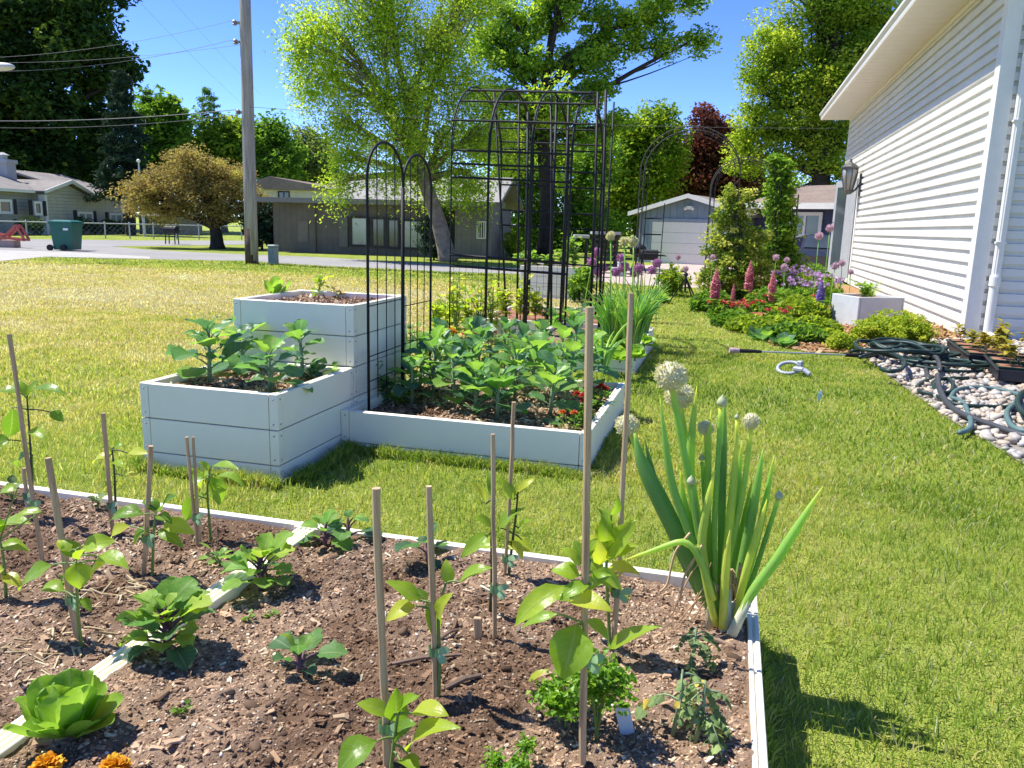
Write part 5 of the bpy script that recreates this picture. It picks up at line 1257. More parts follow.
pepper('tall pepper with dark hanging leaves at the far left leaning stake', (33, 522), [(32, 480), (30, 440), (27, 398)],
    [(12, 408, 9, 437, 9), (29, 393, 67, 395, 6), (19, 393, -4, 392, 6), (50, 412, 64, 422, 5), (33, 456, 37, 484, 6), (28, 455, 19, 467, 5), (26, 398, 40, 380, 4), (27, 396, 16, 380, 4), (30, 430, 48, 442, 5), (10, 440, -6, 448, 7)], dark=True, tone=.45)
pepper('low pepper at the very left edge of the near bed', (6, 600), [(4, 560), (0, 540)],
    [(-6, 532, 31, 524, 10), (42, 512, 16, 515, 5), (17, 490, 0, 493, 6), (0, 545, 30, 552, 7), (4, 570, -14, 580, 8), (-2, 535, -10, 515, 8), (2, 575, 22, 588, 6)], tone=.65)
pepper('small pepper with dark stem and pale leaves at the upright stake', (116, 520), [(115, 490), (114, 465), (112, 450)],
    [(109, 457, 93, 464, 6), (128, 453, 149, 454, 5), (112, 455, 108, 446, 4), (123, 476, 141, 481, 6), (114, 448, 124, 444, 4), (112, 462, 124, 468, 4)], dark=True, tone=.85)
pepper('bushy low pepper at the stake before the tall box corner', (152, 580), [(153, 550), (154, 525), (156, 512)],
    [(144, 514, 110, 521, 9), (161, 511, 177, 496, 8), (164, 523, 195, 534, 8), (130, 526, 112, 538, 6), (155, 512, 153, 498, 6), (156, 516, 172, 524, 6), (158, 530, 184, 548, 6), (150, 528, 134, 546, 7), (156, 510, 142, 502, 6)], tone=.58)
pepper('pepper with umbrella-like drooping leaves at the thin split stake', (211, 545), [(209, 515), (207, 490), (209, 474)],
    [(209, 470, 198, 462, 4), (212, 466, 239, 470, 6), (208, 473, 201, 488, 7), (211, 476, 219, 505, 8), (216, 476, 246, 490, 7), (192, 495, 186, 521, 7), (210, 480, 228, 490, 6), (206, 478, 188, 484, 6), (205, 495, 195, 505, 6)], tone=.72)

# ------------------------------------------------------------------ brassicas, lettuce and the like
def brassica(name, label, cat, c, h, nl, ll, spread, group=None, tone=.5, m=BRASS, stemm=STEM_B, lobes=3, open_=.5, r=.009, Lr=(.65, 1.25), wr=.48):
    c = np.asarray(c, float); root = thing(name, label, cat, c, group)
    ms, ml = MB(), MB(); lean = rng.normal(0, .04, 2)*h
    top = c+np.array([lean[0], lean[1], h]); ms.tube([c-[0, 0, .02], c+[lean[0]*.3, lean[1]*.3, h*.4], top], [r*1.1, r, r*.6], 8)
    a0 = rng.uniform(0, 6)
    for i in range(nl):
        f = i/max(1, nl-1); a = a0+i*2.4; z = h*(.18+.82*f); s = c+np.array([lean[0]*z/h, lean[1]*z/h, z])
        el = math.radians(20+62*f**1.1*(1.25-open_))+rng.normal(0, .12); k = ll*rng.uniform(*Lr)*(1.05-.35*f*f)
        dh = np.array([math.cos(a), math.sin(a), 0]); d = dh*math.cos(el)+np.array([0, 0, math.sin(el)])
        pl = k*.62*spread; e = s+d*pl; ms.tube(bezier(s, s+d*pl*.5+np.array([0, 0, .01]), e, 4), [r*.5, r*.42, r*.36, r*.3], 5, cap=False)
        el2 = el-rng.uniform(.15, .75); d2 = dh*math.cos(el2)+np.array([0, 0, math.sin(el2)]); d2 = unit(d2+rng.normal(0, .15, 3))
        n = unit(np.array([0, 0, 1.])-dh*.35*math.sin(el)+rng.normal(0, .12, 3))
        leaf(ml, e-d*pl*.08, e+d2*k, k*wr*rng.uniform(.85, 1.2), n, rng.uniform(.03, .14), rng.uniform(.1, .45), 'broad', 9, rng.uniform(.05, .14), np.clip(tone-.05+.25*f+rng.normal(0, .27), 0, 1), lobes=lobes)
    ms.build('stem', stemm, root, smooth=True); ml.build('foliage', m, root, smooth=True); return root
def onsoil(px, py, zf, z0):
    p = G(px, py, z0)
    for _ in range(3): p = G(px, py, float(zf(np.array([p[0]]), np.array([p[1]]))[0]))
    return p
zt_, zm_, zr_ = .33, .15, .158
for (px, py, h, nl, ll, lab) in ((210, 384, .20, 12, .115, 'largest broccoli plant at the left front of the tall white box'), (242, 372, .15, 9, .10, 'broccoli plant at the back left of the tall white box'),
        (270, 393, .14, 10, .09, 'short broccoli plant front centre of the tall white box'), (303, 379, .19, 9, .085, 'broccoli plant at the back right of the tall white box')):
    brassica('broccoli_plant', lab, 'broccoli', onsoil(px, py, ZT, zt_), h*1.12, nl+4, ll*1.1, .7, 'broccoli plants', .55)
mid = [(412, 407, 'front left corner'), (475, 416, 'front row middle'), (497, 421, 'front row right of middle'), (550, 419, 'front row near the red flowers'), (433, 396, 'second row left'), (470, 400, 'second row middle'), (515, 404, 'second row right of middle'), (566, 405, 'second row right end'),
       (440, 378, 'third row left'), (478, 381, 'third row middle'), (520, 383, 'third row right of middle'), (560, 386, 'third row right end'), (470, 365, 'back row left'), (505, 367, 'back row middle'), (540, 369, 'back row right of middle'), (575, 371, 'back row right end'), (455, 409, 'between the front row plants on the left'), (532, 396, 'between second and third rows, right of middle'), (590, 392, 'beside the right rim'), (420, 390, 'beside the pea vines')]
for i, (px, py, w_) in enumerate(mid):
    brassica('broccoli_plant', 'broccoli plant in the low square bed, '+w_, 'broccoli', onsoil(px, py-2, ZM, zm_), rng.uniform(.18, .22) if i < 4 else rng.uniform(.21, .27), 15, rng.uniform(.10, .13), .7, 'broccoli plants', .5, open_=.4)
# kohlrabi and cabbages in the near bed
KOHL = leafmat('kohlrabi_leaf', [(0, (.09, .20, .10)), (.35, (.16, .33, .08)), (.7, (.27, .45, .07)), (1, (.42, .55, .08))], .5, (1.6, 1.7, .5), .5, .2, .6)
for (px, py, h, nl, ll, tone, lab, st) in ((168, 655, .08, 34, .060, .6, 'large kohlrabi clump sprawling over the divider rail, leaves sunlit', STEM_P), (262, 590, .07, 22, .062, .75, 'bright green kohlrabi clump beside the divider rail', STEM_P),
        (300, 672, .03, 8, .05, .35, 'small blue-green kohlrabi seedling in the middle of the right near bed', STEM_P), (325, 545, .04, 10, .055, .5, 'kohlrabi clump by the far rail of the right near bed', STEM_P),
        (428, 562, .045, 7, .05, .15, 'purple-stemmed blue-green kohlrabi between the two nearest stakes', STEM_P), (348, 541, .05, 7, .05, .3, 'dull green kohlrabi by the far rail, right of its twin clump', STEM_P)):
    brassica('kohlrabi_plant', lab, 'kohlrabi', onsoil(px, py, ZR if G(px, py, zr_)[0] > -1.12 else ZL, zr_), h, nl, ll, 1.15, 'kohlrabi plants', tone-.08, m=KOHL, stemm=st, open_=.5, r=.007, lobes=4)
def lettuce(label, c, n, L, w_, m=LETT, tone=.5, group=None, el=(.3, 1.45), name='lettuce', cat='lettuce'):
    c = np.asarray(c, float); root = thing(name, label, cat, c, group); ml, ms = MB(), MB()
    for i in range(n):
        f = i/n; a = i*2.4+rng.normal(0, .2); e_ = el[0]+(el[1]-el[0])*f+rng.normal(0, .1); k = L*rng.uniform(.8, 1.15)
        dh = np.array([math.cos(a), math.sin(a), 0]); d = dh*math.cos(e_)+np.array([0, 0, math.sin(e_)])
        s = c+dh*L*.06*(1-f); n_ = unit(-dh*math.sin(e_)+np.array([0, 0, math.cos(e_)+.05])+rng.normal(0, .08, 3))
        leaf(ml, s, s+d*k, k*w_*rng.uniform(.85, 1.15), n_, -rng.uniform(.02, .14), .35, 'spat', 9, rng.uniform(.06, .16), np.clip(tone+.2*f+rng.normal(0, .16), 0, 1))
    ml.build('foliage', m, root, smooth=True)
    ms.tube([c-[0, 0, .02], c+[0, 0, L*.12]], [L*.09, L*.05], 8); ms.build('heart', STEM_B, root, smooth=True); return root
lettuce('upright light green lettuce in the near left foreground above the marigolds', onsoil(68, 735, ZR, zr_), 22, .10, .33, tone=.6, el=(.45, 1.4))
lettuce('small pale lettuce tuft at the left of the tallest box', onsoil(275, 297, ZB, .645), 14, .11, .26, tone=.5, el=(.7, 1.5))
# young basil-like plant and wilted bits in the tallest box
def herb(name, label, cat, c, h, n, L, m, w_=.4, spread=.5, group=None, tone=.5, shape='ovate', stems=3):
    c = np.asarray(c, float); root = thing(name, label, cat, c, group); ms, ml = MB(), MB()
    for s_ in range(stems):
        a = rng.uniform(0, 6); tip = c+np.array([math.cos(a)*h*spread*rng.uniform(.2, 1), math.sin(a)*h*spread*rng.uniform(.2, 1), h*rng.uniform(.75, 1.1)])
        B = bezier(c-[0, 0, .01], c+np.array([0, 0, h*.5]), tip, 6); ms.tube(B, np.linspace(.004, .0018, 6)*max(.6, h/.2), 5)
        for i in range(n//stems):
            t = rng.uniform(.15, 1); q = B[min(5, int(t*5+.5))]; a2 = rng.uniform(0, 6); e_ = rng.uniform(-.35, .8); d = np.array([math.cos(a2)*math.cos(e_), math.sin(a2)*math.cos(e_), math.sin(e_)])
            k = L*rng.uniform(.7, 1.2); ms.tube([q, q+d*k*.4], .0012*max(.6, h/.2), 4, cap=False); leaf(ml, q+d*k*.35, q+d*k*1.35, k*w_, unit(np.array([0, 0, 1.])+rng.normal(0, .25, 3)), rng.uniform(-.05, .15), .25, shape, 6, .06, np.clip(tone+rng.normal(0, .2), 0, 1))
    ms.build('stem', STEM_G, root, smooth=True); ml.build('foliage', m, root, smooth=True); return root
herb('seedling', 'small yellow-green seedling in the middle of the tallest box', 'seedling', onsoil(318, 296, ZB, .645), .11, 24, .045, PEPPER, tone=.75)
YEL = leafmat('wilted_leaf', [(0, (.3, .2, .06)), (.5, (.5, .38, .12)), (1, (.6, .5, .25))], .3)
herb('wilted_seedling', 'wilted yellow seedling lying at the right of the tallest box', 'seedling', onsoil(338, 298, ZB, .645), .04, 14, .04, YEL, spread=1.2)
herb('leafy_seedling', 'low bright lettuce seedling row end by the right rim of the tall box', 'seedling', onsoil(334, 377, ZT, .33), .05, 26, .035, LETT, spread=.8)
herb('leafy_seedling', 'dark green seedling clump near the right rim of the tall box', 'seedling', onsoil(312, 380, ZT, .33), .055, 22, .045, BRASS, .45, .7, shape='broad', tone=.25)
herb('leafy_seedling', 'small bright seedling at the front right corner of the tall box', 'seedling', onsoil(284, 400, ZT, .33), .035, 10, .03, LETT, spread=.8)
for (px, py, lab) in ((248, 620, 'tiny lime seedling in the wet dark soil of the right near bed'), (182, 712, 'tiny lime seedling in the shade below the large kohlrabi'), (272, 617, 'tiny seedling sprout right of the wet dark patch'), (60, 585, 'tiny seedling beside the stout stake at the left')):
    p = onsoil(px, py, ZR if px > 100 else ZL, zr_); herb('weed_seedling', lab, 'seedling', p, .014, 8, .012, LETT, .5, 1.2, 'tiny seedlings in the soil', stems=2)
herb('wilted_seedling', 'thin wilted seedling by the far rail at the left', 'seedling', onsoil(98, 508, ZL, zr_), .05, 16, .025, TOMA, spread=.8)
herb('wilted_seedling', 'short leafy seedling against the far rail of the left near bed', 'seedling', onsoil(12, 500, ZL, zr_), .05, 14, .03, TOMA, spread=.8)
herb('leafy_seedling', 'pale leafy seedling between the thin split stake and the divider rail', 'seedling', onsoil(220, 565, ZL, zr_), .035, 12, .03, BRASS, .35, 1., tone=.7)
# parsley
def parsley(label, c, h, clumps, r, k=70, size=.012):
    c = np.asarray(c, float); root = thing('parsley_plant', label, 'parsley', c, 'curly parsley plants'); ms, ml = MB(), MB(); X = []; N = 0
    for i in range(clumps):
        a = rng.uniform(0, 2*PI); rr = r*math.sqrt(rng.random()); tip = c+np.array([rr*math.cos(a), rr*math.sin(a), h*rng.uniform(.35, 1.05)*(1-.25*rr/r)])
        ms.tube(bezier(c, c+np.array([0, 0, h*.5])+(tip-c)*.2, tip, 6), np.linspace(.002, .0012, 6), 5, cap=False)
        X.append(tip+rng.normal(0, 1, (k, 3))*np.array([.014, .014, .008])*(h/.14)**.5)
    X = np.concatenate(X); V, F = leafcloud(X, size, .85); 
    ml.add(V, F, np.repeat(np.clip(rng.normal(.5, .22, len(X)), 0, 1), 4)); V2, F2 = leafcloud(X+rng.normal(0, .003, X.shape), size*.8, .8); ml.add(V2, F2, np.repeat(np.clip(rng.normal(.55, .25, len(X)), 0, 1), 4))
    ms.build('stems', STEM_G, root, smooth=True) if False else ms.build('stem', STEM_G, root, smooth=True); ml.build('foliage', PARS, root); return root
parsley('big curly parsley clump behind the tallest near stake', onsoil(598, 735, ZR, zr_)+np.array([0, -.02, 0]), .165, 15, .05, 46)
parsley('curly parsley sprig cluster left of the tallest near stake', onsoil(566, 728, ZR, zr_), .11, 9, .045, 48)
parsley('small parsley tuft at the bottom edge between the stakes', onsoil(506, 772, ZR, zr_), .045, 9, .045, 40, .009)
# tomatoes
def tomato(label, c, h, n, droop, tone):
    c = np.asarray(c, float); root = thing('tomato_plant', label, 'tomato plant', c, 'small tomato plants'); ms, ml = MB(), MB(); top = c+np.array([.01, .0, h])
    ms.tube([c-[0, 0, .01], (c+top)/2+[.004, 0, 0], top], [.0045, .004, .002], 7)
    for i in range(n):
        t = rng.uniform(.3, 1); q = c+(top-c)*t; a = i*2.4+rng.normal(0, .3); L = h*rng.uniform(.45, .8)*(1.1-.45*t); dh = np.array([math.cos(a), math.sin(a), 0])
        B = bezier(q, q+dh*L*.5+np.array([0, 0, L*.3*(1-droop*.5)]), q+dh*L*.85+np.array([0, 0, -L*droop*rng.uniform(.4, .9)]), 7); ms.tube(B, np.linspace(.0022, .001, 7), 5, cap=False)
        for j in range(2, 7):
            d = unit(B[j]-B[j-1]); s = unit(np.cross(d, [0, 0, 1]))
            for sg in ((-1, 1) if j < 6 else (0,)):
                e = unit(d*.5+s*sg+np.array([0, 0, -droop*.8])); k = L*rng.uniform(.2, .34)
                leaf(ml, B[j], B[j]+e*k, k*.42, unit(np.array([0, 0, 1.])+rng.normal(0, .35, 3)), rng.uniform(-.1, .2), rng.uniform(-.5, .3), 'ovate', 6, .15, 1. if rng.random() < .05 else np.clip(tone+rng.normal(0, .2), 0, .93), lobes=2)
    ms.build('stem', STEM_B, root, smooth=True); ml.build('foliage', TOMA, root, smooth=True); return root
tomato('dusty green tomato plant with curled leaves near the right rail at the bottom', onsoil(694, 752, ZR, zr_)+np.array([0, .03, 0]), .12, 15, .7, .5)
tomato('thin tomato plant in front of the onion clump', onsoil(688, 670, ZR, zr_), .095, 9, .6, .35)
tomato('bent bare-stemmed tomato seedling beside the dusty tomato plant', onsoil(672, 735, ZR, zr_), .13, 4, .9, .6)
# marigolds
def marigold(label, c, h, r, col, group, nl=14, leafy=True, flowers=1, spread=0., name='marigold', cat='marigold', lm=PARS, petal_n=70):
    c = np.asarray(c, float); root = thing(name, label, cat, c, group); ms, ml = MB(), MB()
    for f in range(flowers):
        t = c+np.array([rng.normal(0, 1)*spread, rng.normal(0, 1)*spread, h*rng.uniform(.85, 1.1)])
        ms.tube([c, (c+t)/2+rng.normal(0, .004, 3), t], [.003, .0028, .0025], 6)
        mf = MB()
        for i in range(petal_n):
            u = (i+.5)/petal_n; th = math.acos(1-u*1.25); a = i*2.39996; d = np.array([math.sin(th)*math.cos(a), math.sin(th)*math.sin(a), math.cos(th)*.8])
            k = r*rng.uniform(.85, 1.1); leaf(mf, t+d*k*.25, t+d*k, r*.22, unit(np.array([0, 0, 1.])+d*.5+rng.normal(0, .2, 3)), .12, -.3, 'spat', 3, .25, rng.random())
        mf.build('flower', col, root, smooth=True)
    for i in range(nl*flowers):
        q = c+np.array([rng.normal(0, 1)*(spread+.012), rng.normal(0, 1)*(spread+.012), h*rng.uniform(.1, .85)]); a = rng.uniform(0, 6); d = np.array([math.cos(a), math.sin(a), rng.uniform(-.2, .7)])
        k = max(.02, h*.28)*rng.uniform(.7, 1.2); leaf(ml, q, q+d*k, k*.26, (0, 0, 1), .1, .2, 'lance', 5, .1, np.clip(rng.normal(.35, .2), 0, 1), lobes=3)
    ms.build('stem', STEM_G, root, smooth=True); ml.build('foliage', lm, root, smooth=True); return root
ORANGE = leafmat('orange_petal', [(0, (.62, .22, .01)), (.5, (.8, .36, .015)), (1, (.85, .5, .04))], .25, (1.2, 1.1, .8)); REDP = leafmat('red_petal', [(0, (.28, .012, .006)), (.5, (.5, .025, .012)), (1, (.65, .06, .02))], .25, (1.3, .8, .8)); RORG = leafmat('red_orange_petal', [(0, (.5, .06, .02)), (.5, (.65, .13, .03)), (1, (.7, .25, .05))], .25, (1.2, .9, .8))
p = onsoil(50, 800, ZR, zr_); marigold('orange marigold bloom at the bottom left edge', p, .062, .026, ORANGE, 'orange marigolds at the bottom edge')
p = onsoil(117, 800, ZR, zr_); marigold('orange marigold bloom right of the first one at the bottom edge', p, .057, .025, ORANGE, 'orange marigolds at the bottom edge')
GF = 'red and orange flowers in the broccoli bed'
for (px, py, n_, m_, h, lab) in ((583, 425, 4, REDP, .13, 'deep red flower cluster behind the tallest near stake'), (597, 410, 5, REDP, .13, 'deep red flower cluster at the right rim of the broccoli bed'), (573, 432, 2, RORG, .09, 'orange-red flowers left of the deep red clusters')):
    marigold(lab, onsoil(px, py, ZM, zm_), h, .02, m_, GF, 22, True, n_, .022, 'red_flower', 'flower', petal_n=34)
for (px, py, m_) in ((422, 342, RORG), (470, 343, REDP), (490, 336, RORG), (510, 342, ORANGE), (528, 344, RORG), (448, 340, ORANGE), (540, 346, RORG)):
    marigold({'red_petal': 'red', 'red_orange_petal': 'orange-red', 'orange_petal': 'orange'}[m_.name]+' zinnia flowers peeping up behind the broccoli, %s' % ({422: 'nearest the arched trellis', 470: 'below the tunnel', 490: 'just left of the tunnel post', 510: 'largest bloom of the row', 528: 'right of the largest bloom', 448: 'second from the arched trellis', 540: 'last at the right end'}[px]), 'flower' and G(px, py+9, .17)*[1, 1, 0]+[0, 0, .02], .27, .03, m_, GF, 10, True, 3, .03, 'zinnia', 'flower', petal_n=30)

# ------------------------------------------------------------------ the big onion clump
ob = onsoil(727, 628, ZR, zr_); OY = ob[1]
on = thing('onion_plant', 'big flowering onion clump with cream seed heads at the corner of the near bed', 'onion', ob)
def opath(px, dy=0., dtip=0.):
    n = len(px); P = np.array([AT(x, y, OY+dy+dtip*(1-i/(n-1))) for i, (x, y) in enumerate(px)])[::-1]
    t = np.linspace(0, n-1, n*4); Q = np.stack([np.interp(t, np.arange(n), P[:, k]) for k in range(3)], 1)
    for _ in range(3): Q[1:-1] = (Q[:-2]+2*Q[1:-1]+Q[2:])/4
    return Q
kO = np.linalg.norm(ob-CAM)/FPX
def oleaf(px, w, dy=0., tone=.5, tip=True, dt=0., flat=0.):
    Q = opath(px, dy, dt); n = len(Q); t = np.linspace(0, 1, n); r = w*.62*kO/2*np.clip((.85+.6*t)*(1-t**3.5), .05, 1.2)
    if not tip: r = w*.72*kO/2*(1-.25*t)
    mb = MB(); mb.tube(Q, r, 10, np.repeat(np.clip(tone+rng.normal(0, .15)+.6*t**9+.3*(1-t)**6, 0, 1), 10))
    if tip: pass
    mb.build('leaf' if tip else 'flower_stalk', ONION, on, smooth=True); return Q
for px, w, dy, tone in (([(634, 433), (641, 462), (655, 490), (680, 540), (704, 585), (718, 622)], 26, .02, .1), ([(660, 398), (665, 440), (671, 485), (690, 535), (712, 590), (722, 625)], 12, -.02, .3),
        ([(697, 386), (692, 430), (689, 470), (698, 540), (715, 615)], 13, .04, .35), ([(737, 433), (735, 470), (730, 520), (725, 570), (722, 618)], 12, .0, .6), ([(711, 410), (708, 460), (706, 520), (712, 580), (718, 620)], 12, .05, .4),
        ([(763, 449), (757, 485), (750, 525), (739, 580), (728, 622)], 14, .02, .45), ([(767, 499), (757, 535), (746, 570), (735, 618)], 11, -.02, .7), ([(823, 486), (798, 526), (778, 558), (750, 594), (733, 632)], 14, -.05, .5),
        ([(624, 560), (655, 550), (687, 538), (703, 565), (714, 600)], 9, -.05, .85), ([(742, 440), (738, 480), (735, 530), (729, 580), (724, 620)], 12, .04, .3), ([(715, 470), (708, 500), (700, 540), (708, 590), (716, 625)], 13, -.03, .75),
        ([(680, 470), (683, 500), (695, 550), (710, 600), (716, 622)], 13, .03, .35), ([(725, 395), (724, 440), (722, 500), (721, 560), (722, 615)], 11, .06, .35), ([(752, 480), (745, 520), (738, 560), (730, 615)], 12, .05, .5), ([(700, 545), (690, 548), (680, 543)][::-1]+[(705, 580), (716, 618)], 6, -.04, .9), ([(730, 530), (726, 560), (724, 600), (722, 628)], 12, -.04, .85), ([(645, 440), (656, 490), (676, 545), (702, 600)], 14, .06, .2), ([(774, 455), (766, 500), (752, 560), (733, 622)], 10, .06, .4)):
    oleaf(px, w, dy, tone)
CREAM = leafmat('onion_floret', [(0, (.74, .66, .36)), (.5, (.88, .82, .50)), (1, (.90, .85, .60))], 0.35, (1.1, 1.1, .9)); BUDM = leafmat('onion_bud', [(0, (.42, .46, .24)), (1, (.66, .66, .45))], .2)
def umbel(c, r, bud=False, flat=1.):
    if bud:
        mb = MB(); mb.lathe(c-[0, 0, r*.9], [(r*.3, 0), (r*.8, r*.35), (r*.95, r*.9), (r*.65, r*1.5), (r*.2, r*2.0), (r*.03, r*2.3)], 12); mb.build('flower_bud', BUDM, on, smooth=True); return
    mb = MB(); n = 420
    mb.ball(c, r*.9, 16, 11, 1.)
    for i in range(n):
        th = math.acos(1-2*(i+.5)/n); a = i*2.39996; d = np.array([math.sin(th)*math.cos(a), math.sin(th)*math.sin(a), math.cos(th)*flat]); d += rng.normal(0, .05, 3)
        s = unit(np.cross(d, [.3, .2, 1])); u = np.cross(d, s); q = c+d*r*rng.uniform(.84, 1.04); k = r*.075
        V = [c+d*r*.5, q+s*k*1.0, q+d*r*.10, q-s*k*1.0, q+u*k, q-u*k]; mb.add(np.array(V), [(0, 1, 2, 3), (0, 4, 2, 5)], np.clip(rng.normal(.55, .25), 0, 1))
    mb.build('flower_head', CREAM, on)
for (fx, fy, rr, path, w, dy, bud) in ((671, 376, 14, [(672, 385), (680, 433), (692, 495), (704, 560), (716, 622)], 11, .0, 0), (679, 395, 13, [(680, 404), (688, 450), (697, 510), (708, 570), (718, 622)], 9, .06, 0), (751, 421, 7.5, [(751, 428), (747, 465), (741, 505), (727, 565), (722, 622)], 8, .0, 0),
        (706, 428, 7.5, [(706, 434), (707, 480), (709, 540), (716, 618)], 7, .08, 0), (627, 425, 11, [(629, 432), (640, 460), (660, 510), (690, 570), (714, 620)], 6, .05, 0), (722, 402, 5, [(721, 408), (718, 461), (713, 542), (718, 622)], 8, .0, 1), (779, 496, 4, [(778, 500), (770, 525), (753, 578), (735, 625)], 7, .0, 1), (691, 481, 4, [(692, 485), (697, 520), (706, 570), (717, 622)], 7, -.03, 1), (737, 417, 2.6, [(737, 420), (736, 470), (730, 540), (723, 615)], 6, .05, 1), (702, 458, 3, [(702, 462), (704, 500), (709, 560), (718, 622)], 6, .05, 1)):
    oleaf(path, w, dy, .35, False); c = AT(fx, fy, OY+dy); umbel(c, rr*kO, bool(bud), .92)
DRY = plain('dry_onion_skin', (.55, .36, .20), .8, .2, var=.3, scale=30)
mb = MB()
for k in range(16):
    s = ob+np.array([rng.uniform(-.05, .03), rng.uniform(-.03, .02), .0]); h = rng.uniform(.04, .15); e = s+np.array([rng.uniform(-.09, .02), rng.uniform(-.03, .02), rng.uniform(-.01, .04)])
    mb.tube(bezier(s, s+np.array([-.01, 0, h*2]), e, 9), np.linspace(.0035, .0012, 9), 5)
for px in ([(690, 533), (674, 552), (668, 585), (660, 592)], [(702, 545), (694, 560), (684, 575), (680, 600)]):
    mb.tube(opath(px, -.04), .0028, 5)
mb.build('dry_leaf', DRY, on, smooth=True)
SHEATH = plain('onion_sheath', (.52, .52, .34), .55, .3, var=.2, scale=40)
mb = MB()
for (x, y) in ((716, 622), (722, 628), (730, 630), (735, 625), (712, 612), (726, 618)):
    q = AT(x, y, OY+rng.uniform(-.03, .03)); mb.tube([q-[0, 0, .05], q, q+[rng.uniform(-.006, .006), 0, .07]], [.013, .012, .010], 10)
mb.tube([G(729, 640, .156), AT(733, 632, OY-.05), AT(749, 598, OY-.05)], [.012, .012, .010], 10); mb.build('sheath', SHEATH, on, smooth=True)
# a yellow fallen leaf and a few sticks on the soil
c = onsoil(528, 686, ZR, zr_)+[0, 0, .01]; mb = MB(); leaf(mb, c, c+np.array([.04, .012, .028]), .008, (0, -.6, 1), .1, .2, 'lance', 6, 0, .95); mb.build('fallen_leaf', PEPPER, None, smooth=True, origin=c, label='single fallen yellow leaf lying on the soil near the tallest stake', cat='leaf')
STK = plain('bark_stick', (.22, .15, .105), .9, .1, var=.35, scale=40)
for i, (x0, y0, x1, y1, r, lab) in enumerate(((380, 668, 462, 657, .006, 'long pale stick lying on the soil behind the thick nearest stake'), (445, 690, 480, 678, .007, 'dark broken bark piece right of the medium stake'), (440, 640, 458, 632, .005, 'short dark twig behind the pepper at the medium stake'), (700, 640, 735, 650, .006, 'dry brown stalk at the foot of the onion clump'))):
    a, b_ = onsoil(x0, y0, ZR, zr_)+[0, 0, .004], onsoil(x1, y1, ZR, zr_)+[0, 0, .006]; mb = MB(); mb.tube([a, (a+b_)/2+[0, .004, .004], b_], [r*.7, r, r*.6], 6); mb.build('stick', STK, None, origin=a, label=lab, cat='stick', group='sticks on the soil')
# ------------------------------------------------------------------ peas and rows behind
def vine(label, c, h, n, L, m, spread, name='pea_plant', cat='pea plant', group=None, tone=.5):
    return herb(name, label, cat, c, h, n, L, m, .45, spread, group, tone, 'broad', 5)
GP = 'pea vines along the arched trellis'
for (px, py, h, lab) in ((376, 398, .20, 'pea vine at the near foot of the arched trellis'), (388, 402, .15, 'pea vine low at the front left corner of the broccoli bed'), (397, 385, .16, 'pea vine between the first arched panel and the broccoli'), (408, 362, .24, 'dark pea vine climbing beside the thick middle post of the arched trellis'), (420, 365, .18, 'pea vine below the second arched panel'), (432, 352, .16, 'pea vine at the far post of the arched trellis'), (445, 352, .14, 'pea vine behind the arched trellis, nearest the broccoli back row')):
    vine(lab, onsoil(px, py, ZM, zm_), h, 70, .036, BRASS, .45, group=GP, tone=.45)
herb('leafy_seedling', 'small bright leafy seedling at the front left corner of the broccoli bed', 'seedling', onsoil(350, 407, ZM, zm_), .05, 34, .03, LETT, spread=1., stems=5, tone=.3)
herb('leafy_seedling', 'lime seedling in front of the pea vines in the broccoli bed', 'seedling', onsoil(400, 404, ZM, zm_), .05, 24, .032, LETT, spread=.8, stems=4)
c = G(558, 424, .16); lettuce('pale blue-green cabbage seedling leaning over the front rim of the broccoli bed', onsoil(552, 424, ZM, zm_), 4, .06, .42, BRASS, .05, None, (.2, .9), 'cabbage_seedling', 'cabbage')
# strappy onion clump in the bed on the right
def strappy(label, c, n, h, spread, r=.007, group=None, heads=0, name='onion_plant', cat='onion', m=ONION, tone=.4, hm=None, hr=.035):
    c = np.asarray(c, float); root = thing(name, label, cat, c, group); ml = MB(); ms = MB()
    for i in range(n):
        a = rng.uniform(0, 2*PI); s = c+np.array([math.cos(a), math.sin(a), 0])*rng.uniform(0, spread*.25); L = h*rng.uniform(.6, 1.1); sp_ = spread*rng.uniform(.2, 1.15)
        e = s+np.array([math.cos(a)*sp_, math.sin(a)*sp_, L*rng.uniform(.6, 1)]); B = bezier(s, s+np.array([math.cos(a)*sp_*.25, math.sin(a)*sp_*.25, L*.75]), e, 8); ml.tube(B, r*np.array([.7, 1, 1, .95, .85, .65, .4, .1]), 6, np.clip(tone+rng.normal(0, .25), 0, 1), cap=False)
    ml.build('foliage', m, root, smooth=True)
    for i in range(heads):
        a = rng.uniform(0, 2*PI); sp_ = spread*rng.uniform(.1, .8); t = c+np.array([math.cos(a)*sp_, math.sin(a)*sp_, h*rng.uniform(1.0, 1.25)]); st = MB(); st.tube(bezier(c, (c+t)/2+[0, 0, .05], t, 6), .005, 6); st.build('flower_stalk', ONION, root, smooth=True)
        globe(t, hr, hm, root)
    return root
def globe(c, r, m, root, n=150):
    mb = MB(); mb.ball(c, r*.7, 10, 7, .4)
    for i in range(n):
        th = math.acos(1-2*(i+.5)/n); a = i*2.39996; d = np.array([math.sin(th)*math.cos(a), math.sin(th)*math.sin(a), math.cos(th)])+rng.normal(0, .06, 3)
        s = unit(np.cross(d, [.3, .2, 1])); u = np.cross(d, s); q = c+d*r*rng.uniform(.8, 1.05); k = r*.13
        mb.add(np.array([c+d*r*.4, q+s*k, q+d*r*.1, q-s*k, q+u*k, q-u*k]), [(0, 1, 2, 3), (0, 4, 2, 5)], rng.random())
    return mb.build('flower_head', m, root)
